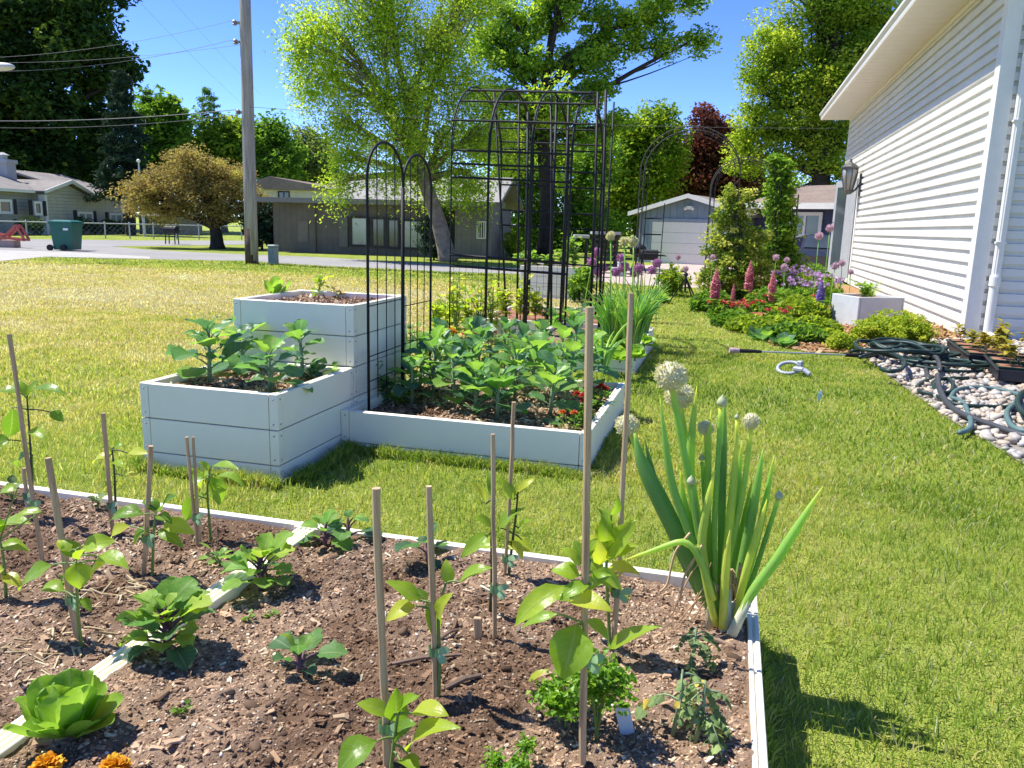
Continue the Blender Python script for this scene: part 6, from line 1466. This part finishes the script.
ALLI = leafmat('allium_floret', [(0, (0.391, 0.144, 0.342)), (.5, (0.598, 0.288, 0.494)), (1, (0.805, 0.504, 0.646))], 0.35, (1.1, .9, 1.1)); PINKA = leafmat('pale_allium_floret', [(0, (0.591, 0.359, 0.462)), (.5, (0.764, 0.546, 0.601)), (1, (0.85, 0.747, 0.716))], 0.4, (1.1, .9, 1.1))
GI = 'strappy onions in the right-hand bed'
for (px, py, n, h, lab) in ((632, 350, 70, .36, 'dense strappy onion clump at the right of the lettuce bed'), (612, 346, 45, .34, 'strappy onion clump behind the thick stake in the lettuce bed'), (642, 335, 60, .36, 'farther strappy onion clump at the right rim of the lettuce bed'), (622, 328, 40, .33, 'farthest strappy onion clump near the leaning black stakes')):
    strappy(lab, onsoil(px, py, ZI, .15), int(n*1.9), h*1.42, .20, .0065, GI, tone=.42)
strappy('long bent onion with leaves arching over the broccoli bed corner', onsoil(602, 368, ZI, .15), 9, .30, .22, .009, GI, tone=.2)
for (px, py) in ((600, 352), (618, 358), (634, 355), (590, 345), (606, 340), (645, 343), (626, 346), (580, 340)):
    pass
LG = 'bright loose-leaf lettuces in the right-hand bed'
for (px, py, lab) in ((603, 355, 'front left'), (620, 360, 'front middle'), (635, 358, 'front right corner'), (592, 348, 'second row left'), (610, 347, 'second row middle'), (628, 349, 'second row right'), (644, 345, 'by the right rim'), (580, 345, 'far left'), (598, 339, 'back left'), (618, 338, 'back middle')):
    lettuce('bright yellow-green lettuce in the right-hand bed, '+lab, onsoil(px, py, ZI, .15), 18, .10, .4, LETT, .75, LG, (.2, 1.3))
# pale onion heads and purple alliums beyond
for (px, py, r, foot_, lab) in ((610.5, 236, 4.6, (611, 300), 'single cream onion head on a tall stalk against the dark rack'), (624, 241.5, 4.6, (626, 305), 'left one of the two cream onion heads side by side'), (633.5, 241.5, 4.8, (632, 305), 'right one of the two cream onion heads side by side')):
    c = AT(px, py, 7.4); b_ = np.array([AT(foot_[0], 300, 7.1)[0], 7.1, .14]); root = thing('onion_flower', lab, 'onion flower', b_, 'cream onion heads in the right-hand bed')
    mb = MB(); mb.tube(bezier(b_, (b_+c)/2+[0.01, 0, .1], c, 7), .006, 6); mb.build('flower_stalk', ONION, root, smooth=True); globe(c, r*7.5/FPX, CREAM, root)
GA = 'purple alliums beyond the right-hand bed'
for i, (px, py, r, w_) in enumerate(((597, 252, 6, 'uppermost, between the black stakes'), (592, 262, 6, 'lower left of the stakes'), (598, 272, 6, 'low behind the stakes'), (621, 258, 5.5, 'tall centre one'), (624, 267, 6.5, 'centre, below the tall one'), (616, 272, 5.5, 'low centre left'), (639, 268, 6, 'right of centre'), (634, 273, 5, 'low right of centre'), (657, 263, 5.5, 'rightmost of the cluster'), (652, 270, 5, 'low right'), (604, 268, 5, 'near the cream head stalk'))):
    Y = 9.2; c = AT(px, py, Y); b_ = np.array([c[0]+rng.normal(0, .05), Y+.1, 0]); root = thing('purple_allium', 'purple allium globe in the cluster by the slatted rack, '+w_, 'allium', b_, GA)
    mb = MB(); mb.tube(bezier(b_, (b_+c)/2, c, 5), .005, 5); mb.build('flower_stalk', ONION, root, smooth=True); globe(c, r*.8*9.3/FPX, ALLI, root, 110)
# row bed behind the tunnel: yellow-green seedlings; tall greens in the far box
GR = 'yellow-green seedlings behind the arched trellis'
k = 0
names = ['farthest left', 'second from the left', 'third from the left', 'left of the thick tunnel post', 'in front of the thick tunnel post', 'right of the thick tunnel post', 'tallest of the row', 'below the leaning stake', 'in front of the far white box', 'right end of the row']
for i, (px, py, h) in enumerate(((436, 332, .28), (447, 326, .25), (456, 330, .34), (468, 327, .30), (480, 328, .33), (492, 326, .36), (455, 318, .40), (505, 324, .26), (520, 322, .28), (535, 322, .22))):
    p = G(px, py+2, .1); p[2] = .02 if p[0] < -2.28 or p[1] < 7.2 else .15
    herb('yellow_green_plant', 'tall yellow-green leafy plant behind the arches, '+names[i], 'garden plant', p, h*1.3, 80, .07, PEPPER, .38, .3, GR, .9, stems=5)
for i, (px, py, lab) in enumerate(((560, 326, 'low bright seedling at the right of the row bed'), (545, 319, 'low seedling near the rim of the row bed'), (575, 322, 'leafy dark seedling right of the row bed'))):
    p = G(px, py, .15); herb('leafy_seedling', lab, 'seedling', p, .13, 36, .05, (LETT, LETT, BRASS)[i], .45, .6, tone=.5, stems=4)
GK = 'green leafy plants right of the arch tunnel'
for i, (px, py, h, lab) in enumerate(((585, 322, .2, 'big-leaved green plant at the foot of the leaning black stakes'), (570, 330, .18, 'big-leaved green plant between the tunnel and the lettuce bed'), (552, 332, .15, 'low big-leaved plant at the right foot of the tunnel'))):
    brassica('broccoli_plant', lab, 'broccoli', G(px, py, .1)*[1, 1, 0]+[0, 0, .02], h, 11, .13, .8, GK, .5)
for i, (px, lab) in enumerate(((520, 'left'), (534, 'centre left'), (548, 'centre'), (562, 'centre right'), (573, 'right'))):
    p = AT(px, 268, 11.8+.15*(i % 2)); p[2] = .44; herb('leafy_green', 'bright lime leafy green in the far white box, '+lab, 'garden plant', p, (.16, .2, .18, .22, .40)[i], 60, .075, LETT, .42, .55, 'leafy greens in the far white box', .55, stems=5)
p = AT(566, 268, 11.7); p[2] = .44; herb('leafy_green', 'tall feathery bright green plant at the right of the far white box', 'garden plant', p, .5, 110, .07, LETT, .3, .3, 'leafy greens in the far white box', .5, stems=6)
p = AT(580, 292, 11.2); bush('dark green bush beside the right end of the far white box', (p[0], p[1], 0), .22, LM_GRN, 900, .07, .09, tall=1.3)
p = G(657, 308); lettuce('yellow flowering ground plant left of the tripod sprinkler', (G(660, 303)*[1, 1, 0]), 24, .16, .3, LETT, .7, None, (.2, 1.2), 'garden_plant', 'garden plant')
bush('loose bright green plant in the bed edge left of the tripod', G(672, 296)*[1, 1, 0], .26, LM_MID, 1500, .06, .1)
strappy('pale orange and green flowering clump left of the right-hand bed alliums', AT(604, 290, 8.3)*[1, 1, 0], 40, .36, .16, .007, None, tone=.9)

# ------------------------------------------------------------------ flower bed on the right
LM_CLEM = leafmat('clematis_leaf', [(0, (0.0744, 0.154, 0.0216)), (.4, (0.213, 0.326, 0.045)), (.8, (0.51, 0.557, 0.108)), (1, (0.85, 0.806, 0.288))], 0.5)
D = 12.9
cb = np.array([AT(735, 300, 12.8)[0], 12.8, 0])
tree('clematis_vine', 'bushy clematis climbing the right leg of the wide arbour', 'climbing plant', cb, [cb, cb+[0, 0, .5], cb+[.05, 0, 1.1]], .03,
     [(AT(x, y, 12.9+d), (rx*D/FPX, rx*D/FPX*.8, ry*D/FPX)) for x, y, rx, ry, d in ((735, 275, 24, 20, -.1), (722, 250, 20, 20, 0), (748, 245, 20, 20, .1), (728, 222, 16, 20, 0), (744, 205, 13, 14, 0), (760, 265, 14, 16, 0), (715, 280, 16, 14, -.1), (732, 195, 8, 10, 0), (738, 240, 18, 24, .2))],
     LM_CLEM, STEM_D, .055, 15000, .11, 420, droop=.3, crown='foliage')
D = 14.9; cb = np.array([AT(790, 285, 14.8)[0], 14.8, 0])
tree('climbing_vine', 'dense dark green leafy vine column on the smaller arbour, before the navy house', 'climbing plant', cb, [cb, cb+[0, 0, .8], cb+[0, 0, 1.7]], .03,
     [(AT(x, y, 14.8), (rx*D/FPX, rx*D/FPX*.8, ry*D/FPX)) for x, y, rx, ry in ((785, 265, 15, 18), (783, 235, 13, 20), (780, 205, 13, 20), (784, 180, 12, 16), (778, 163, 10, 10), (772, 250, 10, 16))],
     LM_GRN, STEM_D, .075, 9000, .14, 260, droop=.4, crown='foliage')
def lupine(label, px, py, ptop, w, m, Y=None):
    b_ = (G(px, py) if Y is None else AT(px, py, Y)*[1, 1, 0]); t = AT(px, ptop, b_[1]); h = t[2]-b_[2]; root = thing('lupine', label, 'lupine', b_, 'lupine spikes in the flower bed')
    mb = MB(); mb.tube([b_, (b_+t)/2, t], [.007, .006, .002], 6); mb.build('stem', STEM_G, root, smooth=True)
    k = np.linalg.norm(b_-CAM)/FPX; R = w*k/2; hs = min(h*.75, 30*k); mf = MB(); n = 170
    for i in range(n):
        f = (i+.5)/n; z = t[2]-hs*(1-f); rr = R*1.2*(.55+.45*math.sin(PI*min(1, f*1.6+.18)) if f < .35 else 1-.86*((f-.35)/.65)**1.5)*rng.uniform(.8, 1.15); a = i*2.39996; d = np.array([math.cos(a), math.sin(a), .15]); q = np.array([t[0], t[1], z])
        leaf(mf, q+d*rr*.3, q+d*rr+[0, 0, .012], rr*.34, (0, 0, 1), .3, -.6, 'broad', 3, 0, np.clip(rng.normal(.5, .25), 0, 1))
    mf.build('flower_spike', m, root, smooth=True); ml = MB()
    for i in range(12):
        a = rng.uniform(0, 6); q = b_+np.array([0, 0, h*rng.uniform(.1, .45)]); e = q+np.array([math.cos(a), math.sin(a), .35])*.12; ml.tube([q, e], .002, 4)
        for j in range(8):
            a2 = j*PI/4; leaf(ml, e, e+np.array([math.cos(a2), math.sin(a2), .12])*.07, .011, (0, 0, 1), .1, .3, 'lance', 4, 0, np.clip(rng.normal(.4, .2), 0, 1))
    ml.build('foliage', PARS, root, smooth=True)
LPINK = leafmat('pink_lupine_petal', [(0, (.58, .13, .20)), (.5, (.74, .25, .31)), (1, (.82, .45, .45))], .3, (1.1, .9, 1.)); LPUR = leafmat('purple_lupine_petal', [(0, (.18, .10, .42)), (.5, (.30, .20, .55)), (1, (.45, .36, .68))], .3, (1, .9, 1.1))
lupine('pink lupine spike at the left of the flower bed before the clematis', 717, 318, 269, 9, LPINK)
lupine('tallest pink lupine spike in the middle of the flower bed', 751, 312, 261, 7.5, LPINK)
lupine('pink lupine spike leaning right of the middle one', 774, 316, 270, 7, LPINK)
lupine('short pink lupine spike between the left and middle ones', 734, 318, 284, 4.5, LPINK)
lupine('purple-blue lupine spike left of the grey planter', 822, 322, 281, 7.5, LPUR)
lupine('small dull blue lupine spike behind the middle pink ones', 761, 300, 276, 4, LPUR)
GFa = 'tall pale alliums in the flower bed'
for (px, py, r, Y, lab) in ((819, 236, 6, 11.3, 'tall pale pink allium globe before the navy house, left one'), (830, 228, 6, 11.2, 'tallest pale pink allium globe beside the lantern'), (776, 257.5, 5, 12, 'pale allium above the middle lupines'), (787, 260, 4.5, 12, 'washed-out allium globe right of the one above the lupines'), (784, 267, 5, 11.6, 'pale allium low behind the purple ones'), (713, 257, 4.5, 12.2, 'pale pink allium left of the clematis'), (686, 269, 4.5, 12.0, 'allium globe on the tripod side of the clematis'), (678, 257, 4.5, 12.1, 'small allium globe left of the clematis before the garage'), (835, 266, 5.5, 10.6, 'allium against the white siding, left one'), (842, 263, 5, 10.6, 'allium against the white siding, right one'), (851, 272, 4, 10.4, 'faint small allium low against the white siding')):
    c = AT(px, py, Y); b_ = np.array([c[0]+rng.normal(0, .03), Y+rng.normal(0, .05), 0]); root = thing('pale_allium', lab, 'allium', b_, GFa); mb = MB(); mb.tube(bezier(b_, (b_+c)/2, c, 5), .005, 5); mb.build('flower_stalk', ONION, root, smooth=True); globe(c, r*.62*Y/FPX, PINKA, root, 110)
# masses of small purple flowers
def flowers(name, label, c, r, h, n, m, size, group, lm=LM_GRN, nl=900):
    c = np.asarray(c, float)*[1, 1, 0]; root = thing(name, label, 'flowering plant', c, group); a = rng.uniform(0, 2*PI, nl); q = np.sqrt(rng.random(nl))*r
    X = np.stack([c[0]+q*np.cos(a), c[1]+q*np.sin(a)*.8, h*rng.uniform(.02, .9, nl)*(1-.4*(q/r)**2)], 1); V, F = leafcloud(X, .065, .55); mb = MB(); mb.add(V, F, np.repeat(np.clip(rng.normal(.55, .25, nl), 0, 1), 4)); mb.build('foliage', lm, root)
    ms = MB(); mf = MB()
    for i in range(n):
        a = rng.uniform(0, 2*PI); q = r*math.sqrt(rng.random()); t = c+np.array([q*math.cos(a), q*math.sin(a)*.8, h*rng.uniform(.85, 1.15)]); ms.tube([t*[1, 1, 0], t], .003, 4, cap=False)
        k = 16
        for j in range(k):
            d = rng.normal(0, 1, 3); d /= np.linalg.norm(d); d[2] = abs(d[2]); s = unit(np.cross(d, [.2, .1, 1])); mf.add(np.array([t+d*size*.2-s*size*.2, t+d*size*.2+s*size*.2, t+d*size+s*size*.25, t+d*size-s*size*.25]), [(0, 1, 2, 3)], rng.random())
    ms.build('stem', STEM_G, root); mf.build('blossom', m, root); return root
MAUVE = leafmat('mauve_petal', [(0, (0.45, 0.25, 0.528)), (.5, (0.65, 0.425, 0.682)), (1, (0.85, 0.65, 0.814))], 0.35, (1, .95, 1.1)); CORAL = leafmat('coral_petal', [(0, (.6, .05, .04)), (.5, (.75, .13, .10)), (1, (.8, .3, .25))], .3, (1.1, .9, .9))
GM = 'mauve flower clumps in the flower bed'
for (px, py, h, n, lab) in ((770, 300, .42, 16, 'mauve flower clump left of the others, behind the leaning lupine'), (824, 304, .36, 14, 'mauve flower clump nearest the purple-blue lupine'), (805, 310, .36, 14, 'nearest mauve flower clump in front of the planter'), (786, 302, .48, 22, 'mauve flower clump behind the pink lupines'), (801, 303, .38, 16, 'mauve flower clump in the middle of the bed'), (815, 300, .42, 16, 'mauve flower clump towards the white house'), (793, 308, .33, 12, 'nearer mauve flower clump above the green mound')):
    flowers('mauve_flower', lab, G(px, py), .3, h, n, MAUVE, .045, GM)
GC = 'coral red flowers in the flower bed'
for (px, py, lab) in ((764, 311, 'coral red flowers at the foot of the tallest lupine'), (790, 318, 'coral red flowers in the centre of the mounds'), (738, 322, 'coral red flowers left of the terracotta dish'), (755, 318, 'coral red flowers behind the terracotta dish'), (776, 326, 'coral red flowers right of the terracotta dish'), (720, 319, 'small red flowers at the left end of the bed'), (808, 312, 'dusky pink-red flowers before the grey planter')):
    flowers('red_flower', lab, G(px, py), .16, .19, 9, CORAL, .036, GC, nl=350)
GD = 'green mounds in the flower bed'
for i, (px, py, r, h, lm, lab) in enumerate(((712, 312, .30, .24, LM_GRN, 'dark green mound at the left end of the bed'), (735, 327, .26, .14, LM_GRN, 'low mound in front of the left lupine'), (752, 332, .28, .14, LM_MID, 'bright low mound below the terracotta dish'), (775, 336, .32, .16, LM_MID, 'bright mound at the front edge, centre'), (795, 341, .30, .15, LM_GRN, 'green mound at the front edge, right of centre'), (812, 334, .30, .15, LM_MID, 'lush bright mound before the grey planter'), (800, 322, .34, .26, LM_MID, 'lush mound behind the front edge'), (770, 310, .36, .26, LM_GRN, 'leafy mound behind the coral flowers'), (790, 292, .4, .40, LM_MID, 'tall bright mound at the back before the vine'), (810, 288, .4, .40, LM_GRN, 'tall green mound at the back near the white house'), (742, 300, .36, .28, LM_GRN, 'leafy mound under the clematis'), (828, 340, .16, .08, LM_MID, 'bright mound left of the yellow-green bush'))):
    c = G(px, py)*[1, 1, 0]; n = 1300; root = thing('leafy_mound', lab, 'garden plant', c, GD); a = rng.uniform(0, 2*PI, n); q = np.sqrt(rng.random(n))*r
    X = np.stack([c[0]+q*np.cos(a), c[1]+q*np.sin(a)*.8, 1.25*h*rng.uniform(.05, 1., n)*(1-.55*(q/r)**2)+.01], 1); V, F = leafcloud(X, .062, .7); mb = MB(); mb.add(V, F, np.repeat(np.clip(rng.normal(.5, .25, n), 0, 1), 4)); mb.build('foliage', lm, root)
    ms = MB()
    for j in range(16): a = rng.uniform(0, 6); q = r*rng.uniform(.1, .7); ms.tube([c, c+np.array([q*math.cos(a)*.5, q*math.sin(a)*.5, h*.5]), c+np.array([q*math.cos(a), q*math.sin(a), h*.8])], .003, 4, cap=False)
    ms.build('stem', STEM_G, root)
for (px, py, lab) in ((762, 340, 'rosette of broad hosta-like leaves at the front edge of the bed'), (783, 346, 'second broad-leaved rosette at the front edge')):
    lettuce(lab, G(px, py)*[1, 1, 0], 12, .16, .36, BRASS, .5, 'broad-leaved rosettes at the bed edge', (.15, .8), 'hosta', 'garden plant')
# terracotta dish
c = G(757, 322); r = thing('terracotta_dish', 'shallow terracotta dish lying among the coral flowers', 'plant saucer', c); TC = plain('terracotta', (.50, .20, .10), .8, .15, var=.15)
mb = MB(); mb.lathe(c+[0, 0, .04], [(.14, 0), (.20, .03), (.205, .055), (.185, .055), (.17, .02), (.02, .018)], 20); mb.build('dish', TC, r, smooth=False)
mb = MB(); mb.lathe(c, [(.12, 0), (.13, .038)], 16); mb.build('foot', TC, r)
# grey planter
PL = plain('grey_planter_glaze', (.50, .51, .49), .55, .3, var=.08)
pc = (G(843, 326)+G(884, 318))/2; pc[2] = 0; a, b_, e = G(829, 323), G(856, 328.5), G(897, 316); pc = (a+e)/2; pc[2] = 0; Pf, Mf = local(pc, unit((b_-a))[:2])
hw = .17; zt = AT(856, 297, b_[1])[2]
pl = thing('square_planter', 'square pale grey planter box beside the white siding', 'planter', pc)
mb = MB(); w_ = np.linalg.norm((b_-a)[:2])/2; d_ = .30
ctr = a+(b_-a)/2; ctr[2] = 0; Pf, Mf = local(ctr, unit(b_-a)[:2])
for (u0, u1, d0, d1) in ((-w_, w_, 0, .025), (-w_, w_, 2*d_-.025, 2*d_), (-w_, -w_+.025, .026, 2*d_-.026), (w_-.025, w_, .026, 2*d_-.026)):
    mb.obox(Pf((u0+u1)/2, (d0+d1)/2, zt/2), (abs(u1-u0)/2, abs(d1-d0)/2, zt/2), Mf, .5, .006)
mb.build('box', PL, pl)
mb = MB(); mb.obox(Pf(0, d_, zt-.06), (w_-.03, d_-.03, .03), Mf); mb.build('soil', SOIL_R, pl)
pg = Pf(0, d_, zt-.03); herb('lime_plant', 'lime green plant filling the square grey planter', 'garden plant', pg+[-.04, -.06, 0], .16, 150, .05, LETT, .4, 1.0, None, .5, stems=10)
strappy('thin upright green shoots at the back of the grey planter', pg+[.05, .1, 0], 22, .16, .12, .004, None, tone=.8, name='shoots', cat='garden plant')
# yellow-green bush next to it
GB_ = 'feathery yellow-green bushes by the siding'
LM_YG = leafmat('feathery_leaf', [(0, (0.188, 0.28, 0.0288)), (.5, (0.375, 0.49, 0.0432)), (1, (0.637, 0.665, 0.0864))], 0.5)
for (px, py, r, lab) in ((876, 345, .24, 'feathery yellow-green bush before the grey planter'), (893, 342, .27, 'feathery yellow-green bush in the middle beside the siding'), (908, 345, .24, 'feathery yellow-green bush nearest the corner of the house'), (842, 351, .13, 'small feathery plant left of the yellow-green bushes')):
    c = G(px, py)*[1, 1, 0]; bush(lab, c, r, LM_YG, 3600, .032, .055, 'feathery_bush', 'shrub', GB_, .62, 170)

# ------------------------------------------------------------------ hose, wand, sprinkler
HOSE = plain('dark_green_hose', (.014, .036, .03), .45, .35, var=.2, scale=4); HOSE_L = plain('faded_teal_hose', (.09, .155, .15), .55, .3, var=.15, scale=4); HOSE_G = plain('grey_hose', (.05, .053, .056), .45, .4, var=.2, scale=4)
def smooth(P, n=4, it=3):
    P = np.asarray(P, float); m = len(P); t = np.linspace(0, m-1, m*n); Q = np.stack([np.interp(t, np.arange(m), P[:, k]) for k in range(3)], 1)
    for _ in range(it): Q[1:-1] = (Q[:-2]+2*Q[1:-1]+Q[2:])/4
    return Q
def zp(z): return (860+z[0]/4.8, 300+z[1]/4.8)
g = thing('garden_hose', 'heap of coiled dark green garden hose on the pebbles', 'hose', G(915, 362))
P = []; c0 = G(*zp((205, 300)))
for i in range(125):
    a = i*.36; rr = .24+.13*math.sin(i*.13)+.03*math.sin(i*.7); ox = .14*math.sin(i*.061); P.append((c0[0]+rr*1.0*math.cos(a)+ox, c0[1]+rr*.95*math.sin(a)+.15*math.cos(i*.05), .035+.10*abs(math.sin(i*.021))+.035*math.sin(i*.5)**2))
for i in range(60):
    a = i*.4; c1 = G(*zp((400, 340))); rr = .20+.06*math.sin(i*.3); P.append((c1[0]+rr*1.3*math.cos(a), c1[1]+rr*math.sin(a), .035+.05*abs(math.sin(i*.11))))
mb = MB(); mb.tube(smooth(P, 3, 4), .0138, 8); mb.build('coil', HOSE, g, smooth=True)
mb = MB(); mb.tube(smooth([G(*zp(q), .05) for q in ((-40, 245), (60, 235), (130, 225), (200, 222), (250, 240), (300, 275), (290, 310))]), .0165, 8); mb.tube(smooth([G(*zp(q), .10) for q in ((0, 275), (60, 255), (130, 250), (190, 270), (220, 300), (200, 335), (150, 345), (100, 330))]), .0165, 8); mb.build('loose_end', HOSE, g, smooth=True)
def hose(label, pts, r, m, z=.035):
    P = smooth([G(*zp(q), (q[2] if len(q) > 2 else z)) for q in pts]); mb = MB(); mb.tube(P, r*.82, 10); o = mb.build('garden_hose', m, None, smooth=True, origin=P[0], label=label, cat='hose'); return o
hose('thick grey hose looping up then running to the right edge over the pebbles', [(330, 385), (315, 340), (322, 300), (345, 270, .10), (368, 275, .12), (380, 300, .09), (385, 340, .07)], .021, HOSE_G)
hose('long thick grey hose running diagonally across the pebbles to the right edge', [(372, 360, .10), (378, 420, .08), (410, 490, .05), (470, 540), (560, 575), (660, 610), (760, 645), (840, 665), (960, 680), (1080, 670), (1180, 620), (1220, 540)], .022, HOSE_G)
hose('short dark green hose loop beside the thick grey hose', [(380, 380, .06), (430, 375, .06), (450, 405, .05), (440, 440), (400, 450), (360, 430), (345, 390), (400, 380), (470, 375), (520, 375)], .017, HOSE)
hose('dark green hose end curving over the pebble edge', [(350, 370), (300, 395), (270, 415), (285, 440), (340, 450), (390, 470), (450, 500), (540, 510), (620, 512), (700, 515), (760, 510)], .016, HOSE)
hose('faded teal hose lying in a wide loop on the pebbles', [(435, 470), (450, 440), (480, 425), (540, 418), (620, 422), (690, 432), (750, 450), (800, 470), (850, 500), (920, 520), (1010, 500)], .0175, HOSE_L)
hose('faded teal hose end curving down towards the lawn', [(440, 470), (480, 480), (510, 510), (520, 550), (535, 580), (530, 615), (500, 632), (475, 636)], .0175, HOSE_L)
hose('teal hose coil cut by the right edge of the picture', [(850, 440), (790, 450), (755, 480), (740, 500), (705, 530), (705, 570), (730, 610), (780, 630), (850, 635), (930, 615), (975, 550), (945, 480), (860, 452)], .019, HOSE_L, .05)
hose('dark teal hose ring at the right edge above the faded coil', [(850, 430), (800, 432), (765, 455), (752, 490), (770, 530), (800, 555), (850, 565), (910, 545), (930, 490), (900, 445), (850, 428)], .019, HOSE, .09)
# watering wand
a, b_ = G(733, 350.5, .06), G(848, 355, .05); r = thing('watering_wand', 'long grey watering wand with a pinkish head lying on the grass', 'watering wand', a)
mb = MB(); d = unit(b_-a); mb.tube([a+d*.18, b_], .007, 8); mb.build('tube', plain('wand_grey', (.42, .44, .44), .4, .4, .4), r)
mb = MB(); mb.tube([a+d*.05, a+d*.12, a+d*.24], [.018, .017, .013], 10); mb.build('collar', BLK, r); mb = MB(); mb.tube([a-d*.03, a+d*.0, a+d*.052], [.022, .025, .02], 12); mb.build('spray_head', plain('pinkish_head', (.5, .33, .33), .5, .3), r)
mb = MB(); mb.tube([b_-d*.02, b_+d*.25], [.017, .02], 8); mb.build('grip', BLK, r)
# small sprinkler and blue marker
SPK = plain('light_grey_plastic', (.34, .36, .40), .5, .3)
c = G(791, 374); sk_ = .78; r = thing('lawn_sprinkler', 'light grey plastic sprinkler with an open loop base on the lawn', 'sprinkler', c); Pf, Mf = local(c, (1, -.55))
P = [Pf(.085*math.cos(t)*1.0-.02, .065*math.sin(t), .045+.035*math.sin(t)) for t in np.linspace(0, 2*PI, 22)]; mb = MB(); mb.tube(P, .014, 8); mb.build('loop_base', SPK, r, smooth=True)
mb = MB(); mb.obox(Pf(.07, -.03, .05), (.042, .024, .018), Mf, .5, .01); mb.tube([Pf(.12, -.05, .055), Pf(.17, -.06, .03)], .018, 10); mb.obox(Pf(.05, .03, .085), (.02, .02, .02), Mf, .5, .006); mb.build('nozzle_body', SPK, r)
c = G(818, 403); mb = MB(); leaf(mb, c, c+np.array([.01, .0, .085]), .012, (0, -1, 0), .05, 0, 'spat', 4); mb.build('marker_flag', plain('pale_blue_plastic', (.45, .62, .68), .4, .3), None, origin=c, label='pale blue plastic strip sticking up from the lawn', cat='marker')
# nursery trays
TRAY = plain('black_tray_plastic', (.022, .021, .024), .45, .35, var=.2); POTM = plain('green_pot_plastic', (.05, .085, .045), .55, .25)
def tray(label, A, B, depth, h, pots, seedlab):
    A = np.asarray(A)*[1, 1, 0]; B = np.asarray(B)*[1, 1, 0]; Pf, Mf = local(A, (B-A)[:2]); L = np.linalg.norm(B-A); r = thing('seedling_tray', label, 'seedling tray', A, 'black seedling trays'); mb = MB(); z0 = .05
    for (u0, u1, d0, d1) in ((0, L, 0, .008), (0, L, depth-.008, depth), (0, .008, .009, depth-.009), (L-.008, L, .009, depth-.009)):
        mb.obox(Pf((u0+u1)/2, (d0+d1)/2, z0+h/2), ((u1-u0)/2, (d1-d0)/2, h/2), Mf, .5, .002)
    mb.obox(Pf(L/2, depth/2, z0+.004), (L/2-.01, depth/2-.01, .004), Mf)
    mb.obox(Pf(L/2, -.006, z0+h-.008), (L/2+.012, .008, .005), Mf, .5, .002); mb.obox(Pf(-.006, depth/2, z0+h-.008), (.008, depth/2, .005), Mf, .5, .002); mb.build('tray', TRAY, r)
    nx, ny = pots
    for i in range(nx):
        for j in range(ny):
            q = Pf(L*(i+.5)/nx, depth*(j+.5)/ny, z0+.012); mb = MB(); w1, w2 = .36*min(L/nx, depth/ny), .46*min(L/nx, depth/ny)
            V = [q+Mf[0]*x*w1+Mf[1]*y*w1 for x, y in ((-1, -1), (1, -1), (1, 1), (-1, 1))]+[q+Mf[0]*x*w2+Mf[1]*y*w2+[0, 0, h*.95] for x, y in ((-1, -1), (1, -1), (1, 1), (-1, 1))]
            mb.add(np.array(V), [(3, 2, 1, 0), (4, 5, 6, 7), (0, 1, 5, 4), (1, 2, 6, 5), (2, 3, 7, 6), (3, 0, 4, 7)]); pt = mb.build('pot', POTM, r); mb = MB(); mb.obox(q+[0, 0, h*.955], (w2*.86, w2*.86, .002), Mf); mb.build('potting_soil', SOIL_R, pt)
            if rng.random() < .97:
                ms = MB(); ml = MB(); hh = rng.uniform(.05, .2)*(1.5 if rng.random() < .2 else 1); t = q+[rng.normal(0, .02), rng.normal(0, .02), h+hh]; ms.tube([q+[0, 0, h*.9], t], [.003, .0015], 5)
                for m_ in range(24):
                    a = rng.uniform(0, 6); s = q+[0, 0, h]+(t-q-[0, 0, h])*rng.uniform(.3, 1); e = s+np.array([math.cos(a), math.sin(a), rng.uniform(-.3, .5)])*rng.uniform(.05, .09); leaf(ml, s, e, .026, (0, 0, 1), .1, .2, 'ovate', 5, .05, rng.uniform(.5, 1))
                ms.build('stem', STEM_G, pt); ml.build('seedling', YELG, pt, smooth=True)
YELG = leafmat('yellowing_leaf', [(0, (.12, .18, .03)), (.5, (.28, .28, .04)), (1, (.55, .42, .06))], .35)
a, b_ = G(*zp((415, 225)), .05), G(*zp((520, 305)), .05); tray('smaller black seedling tray beside the house corner', a, b_, .36, .075, (4, 2), '')
a, b_ = G(*zp((575, 285)), .05), G(*zp((650, 375)), .05); d = b_-a; tray('larger black seedling tray near the right edge', a, b_+d*.1, .75, .08, (3, 4), '')
mb = MB(); q = G(*zp((680, 215)), .1); mb.obox(q+[0, 0, .04], (.012, .002, .05), np.eye(3)); mb.build('plant_label', WTRIM, None, origin=q, label='white plastic label standing between the seedling trays', cat='plant label')
herb('yellow_seedling', 'bright yellow seedling drooping over the smaller tray end', 'seedling', G(*zp((640, 250)), .06)*[1, 1, 0]+[0, 0, .06], .10, 18, .06, YEL, .42, .7, None, .8)
herb('dry_plant', 'tall thin dried plant standing behind the seedling trays', 'garden plant', G(*zp((735, 170)))*[1, 1, 0], .55, 30, .05, TOMA, .22, .3, None, .5, 'lance', 6)
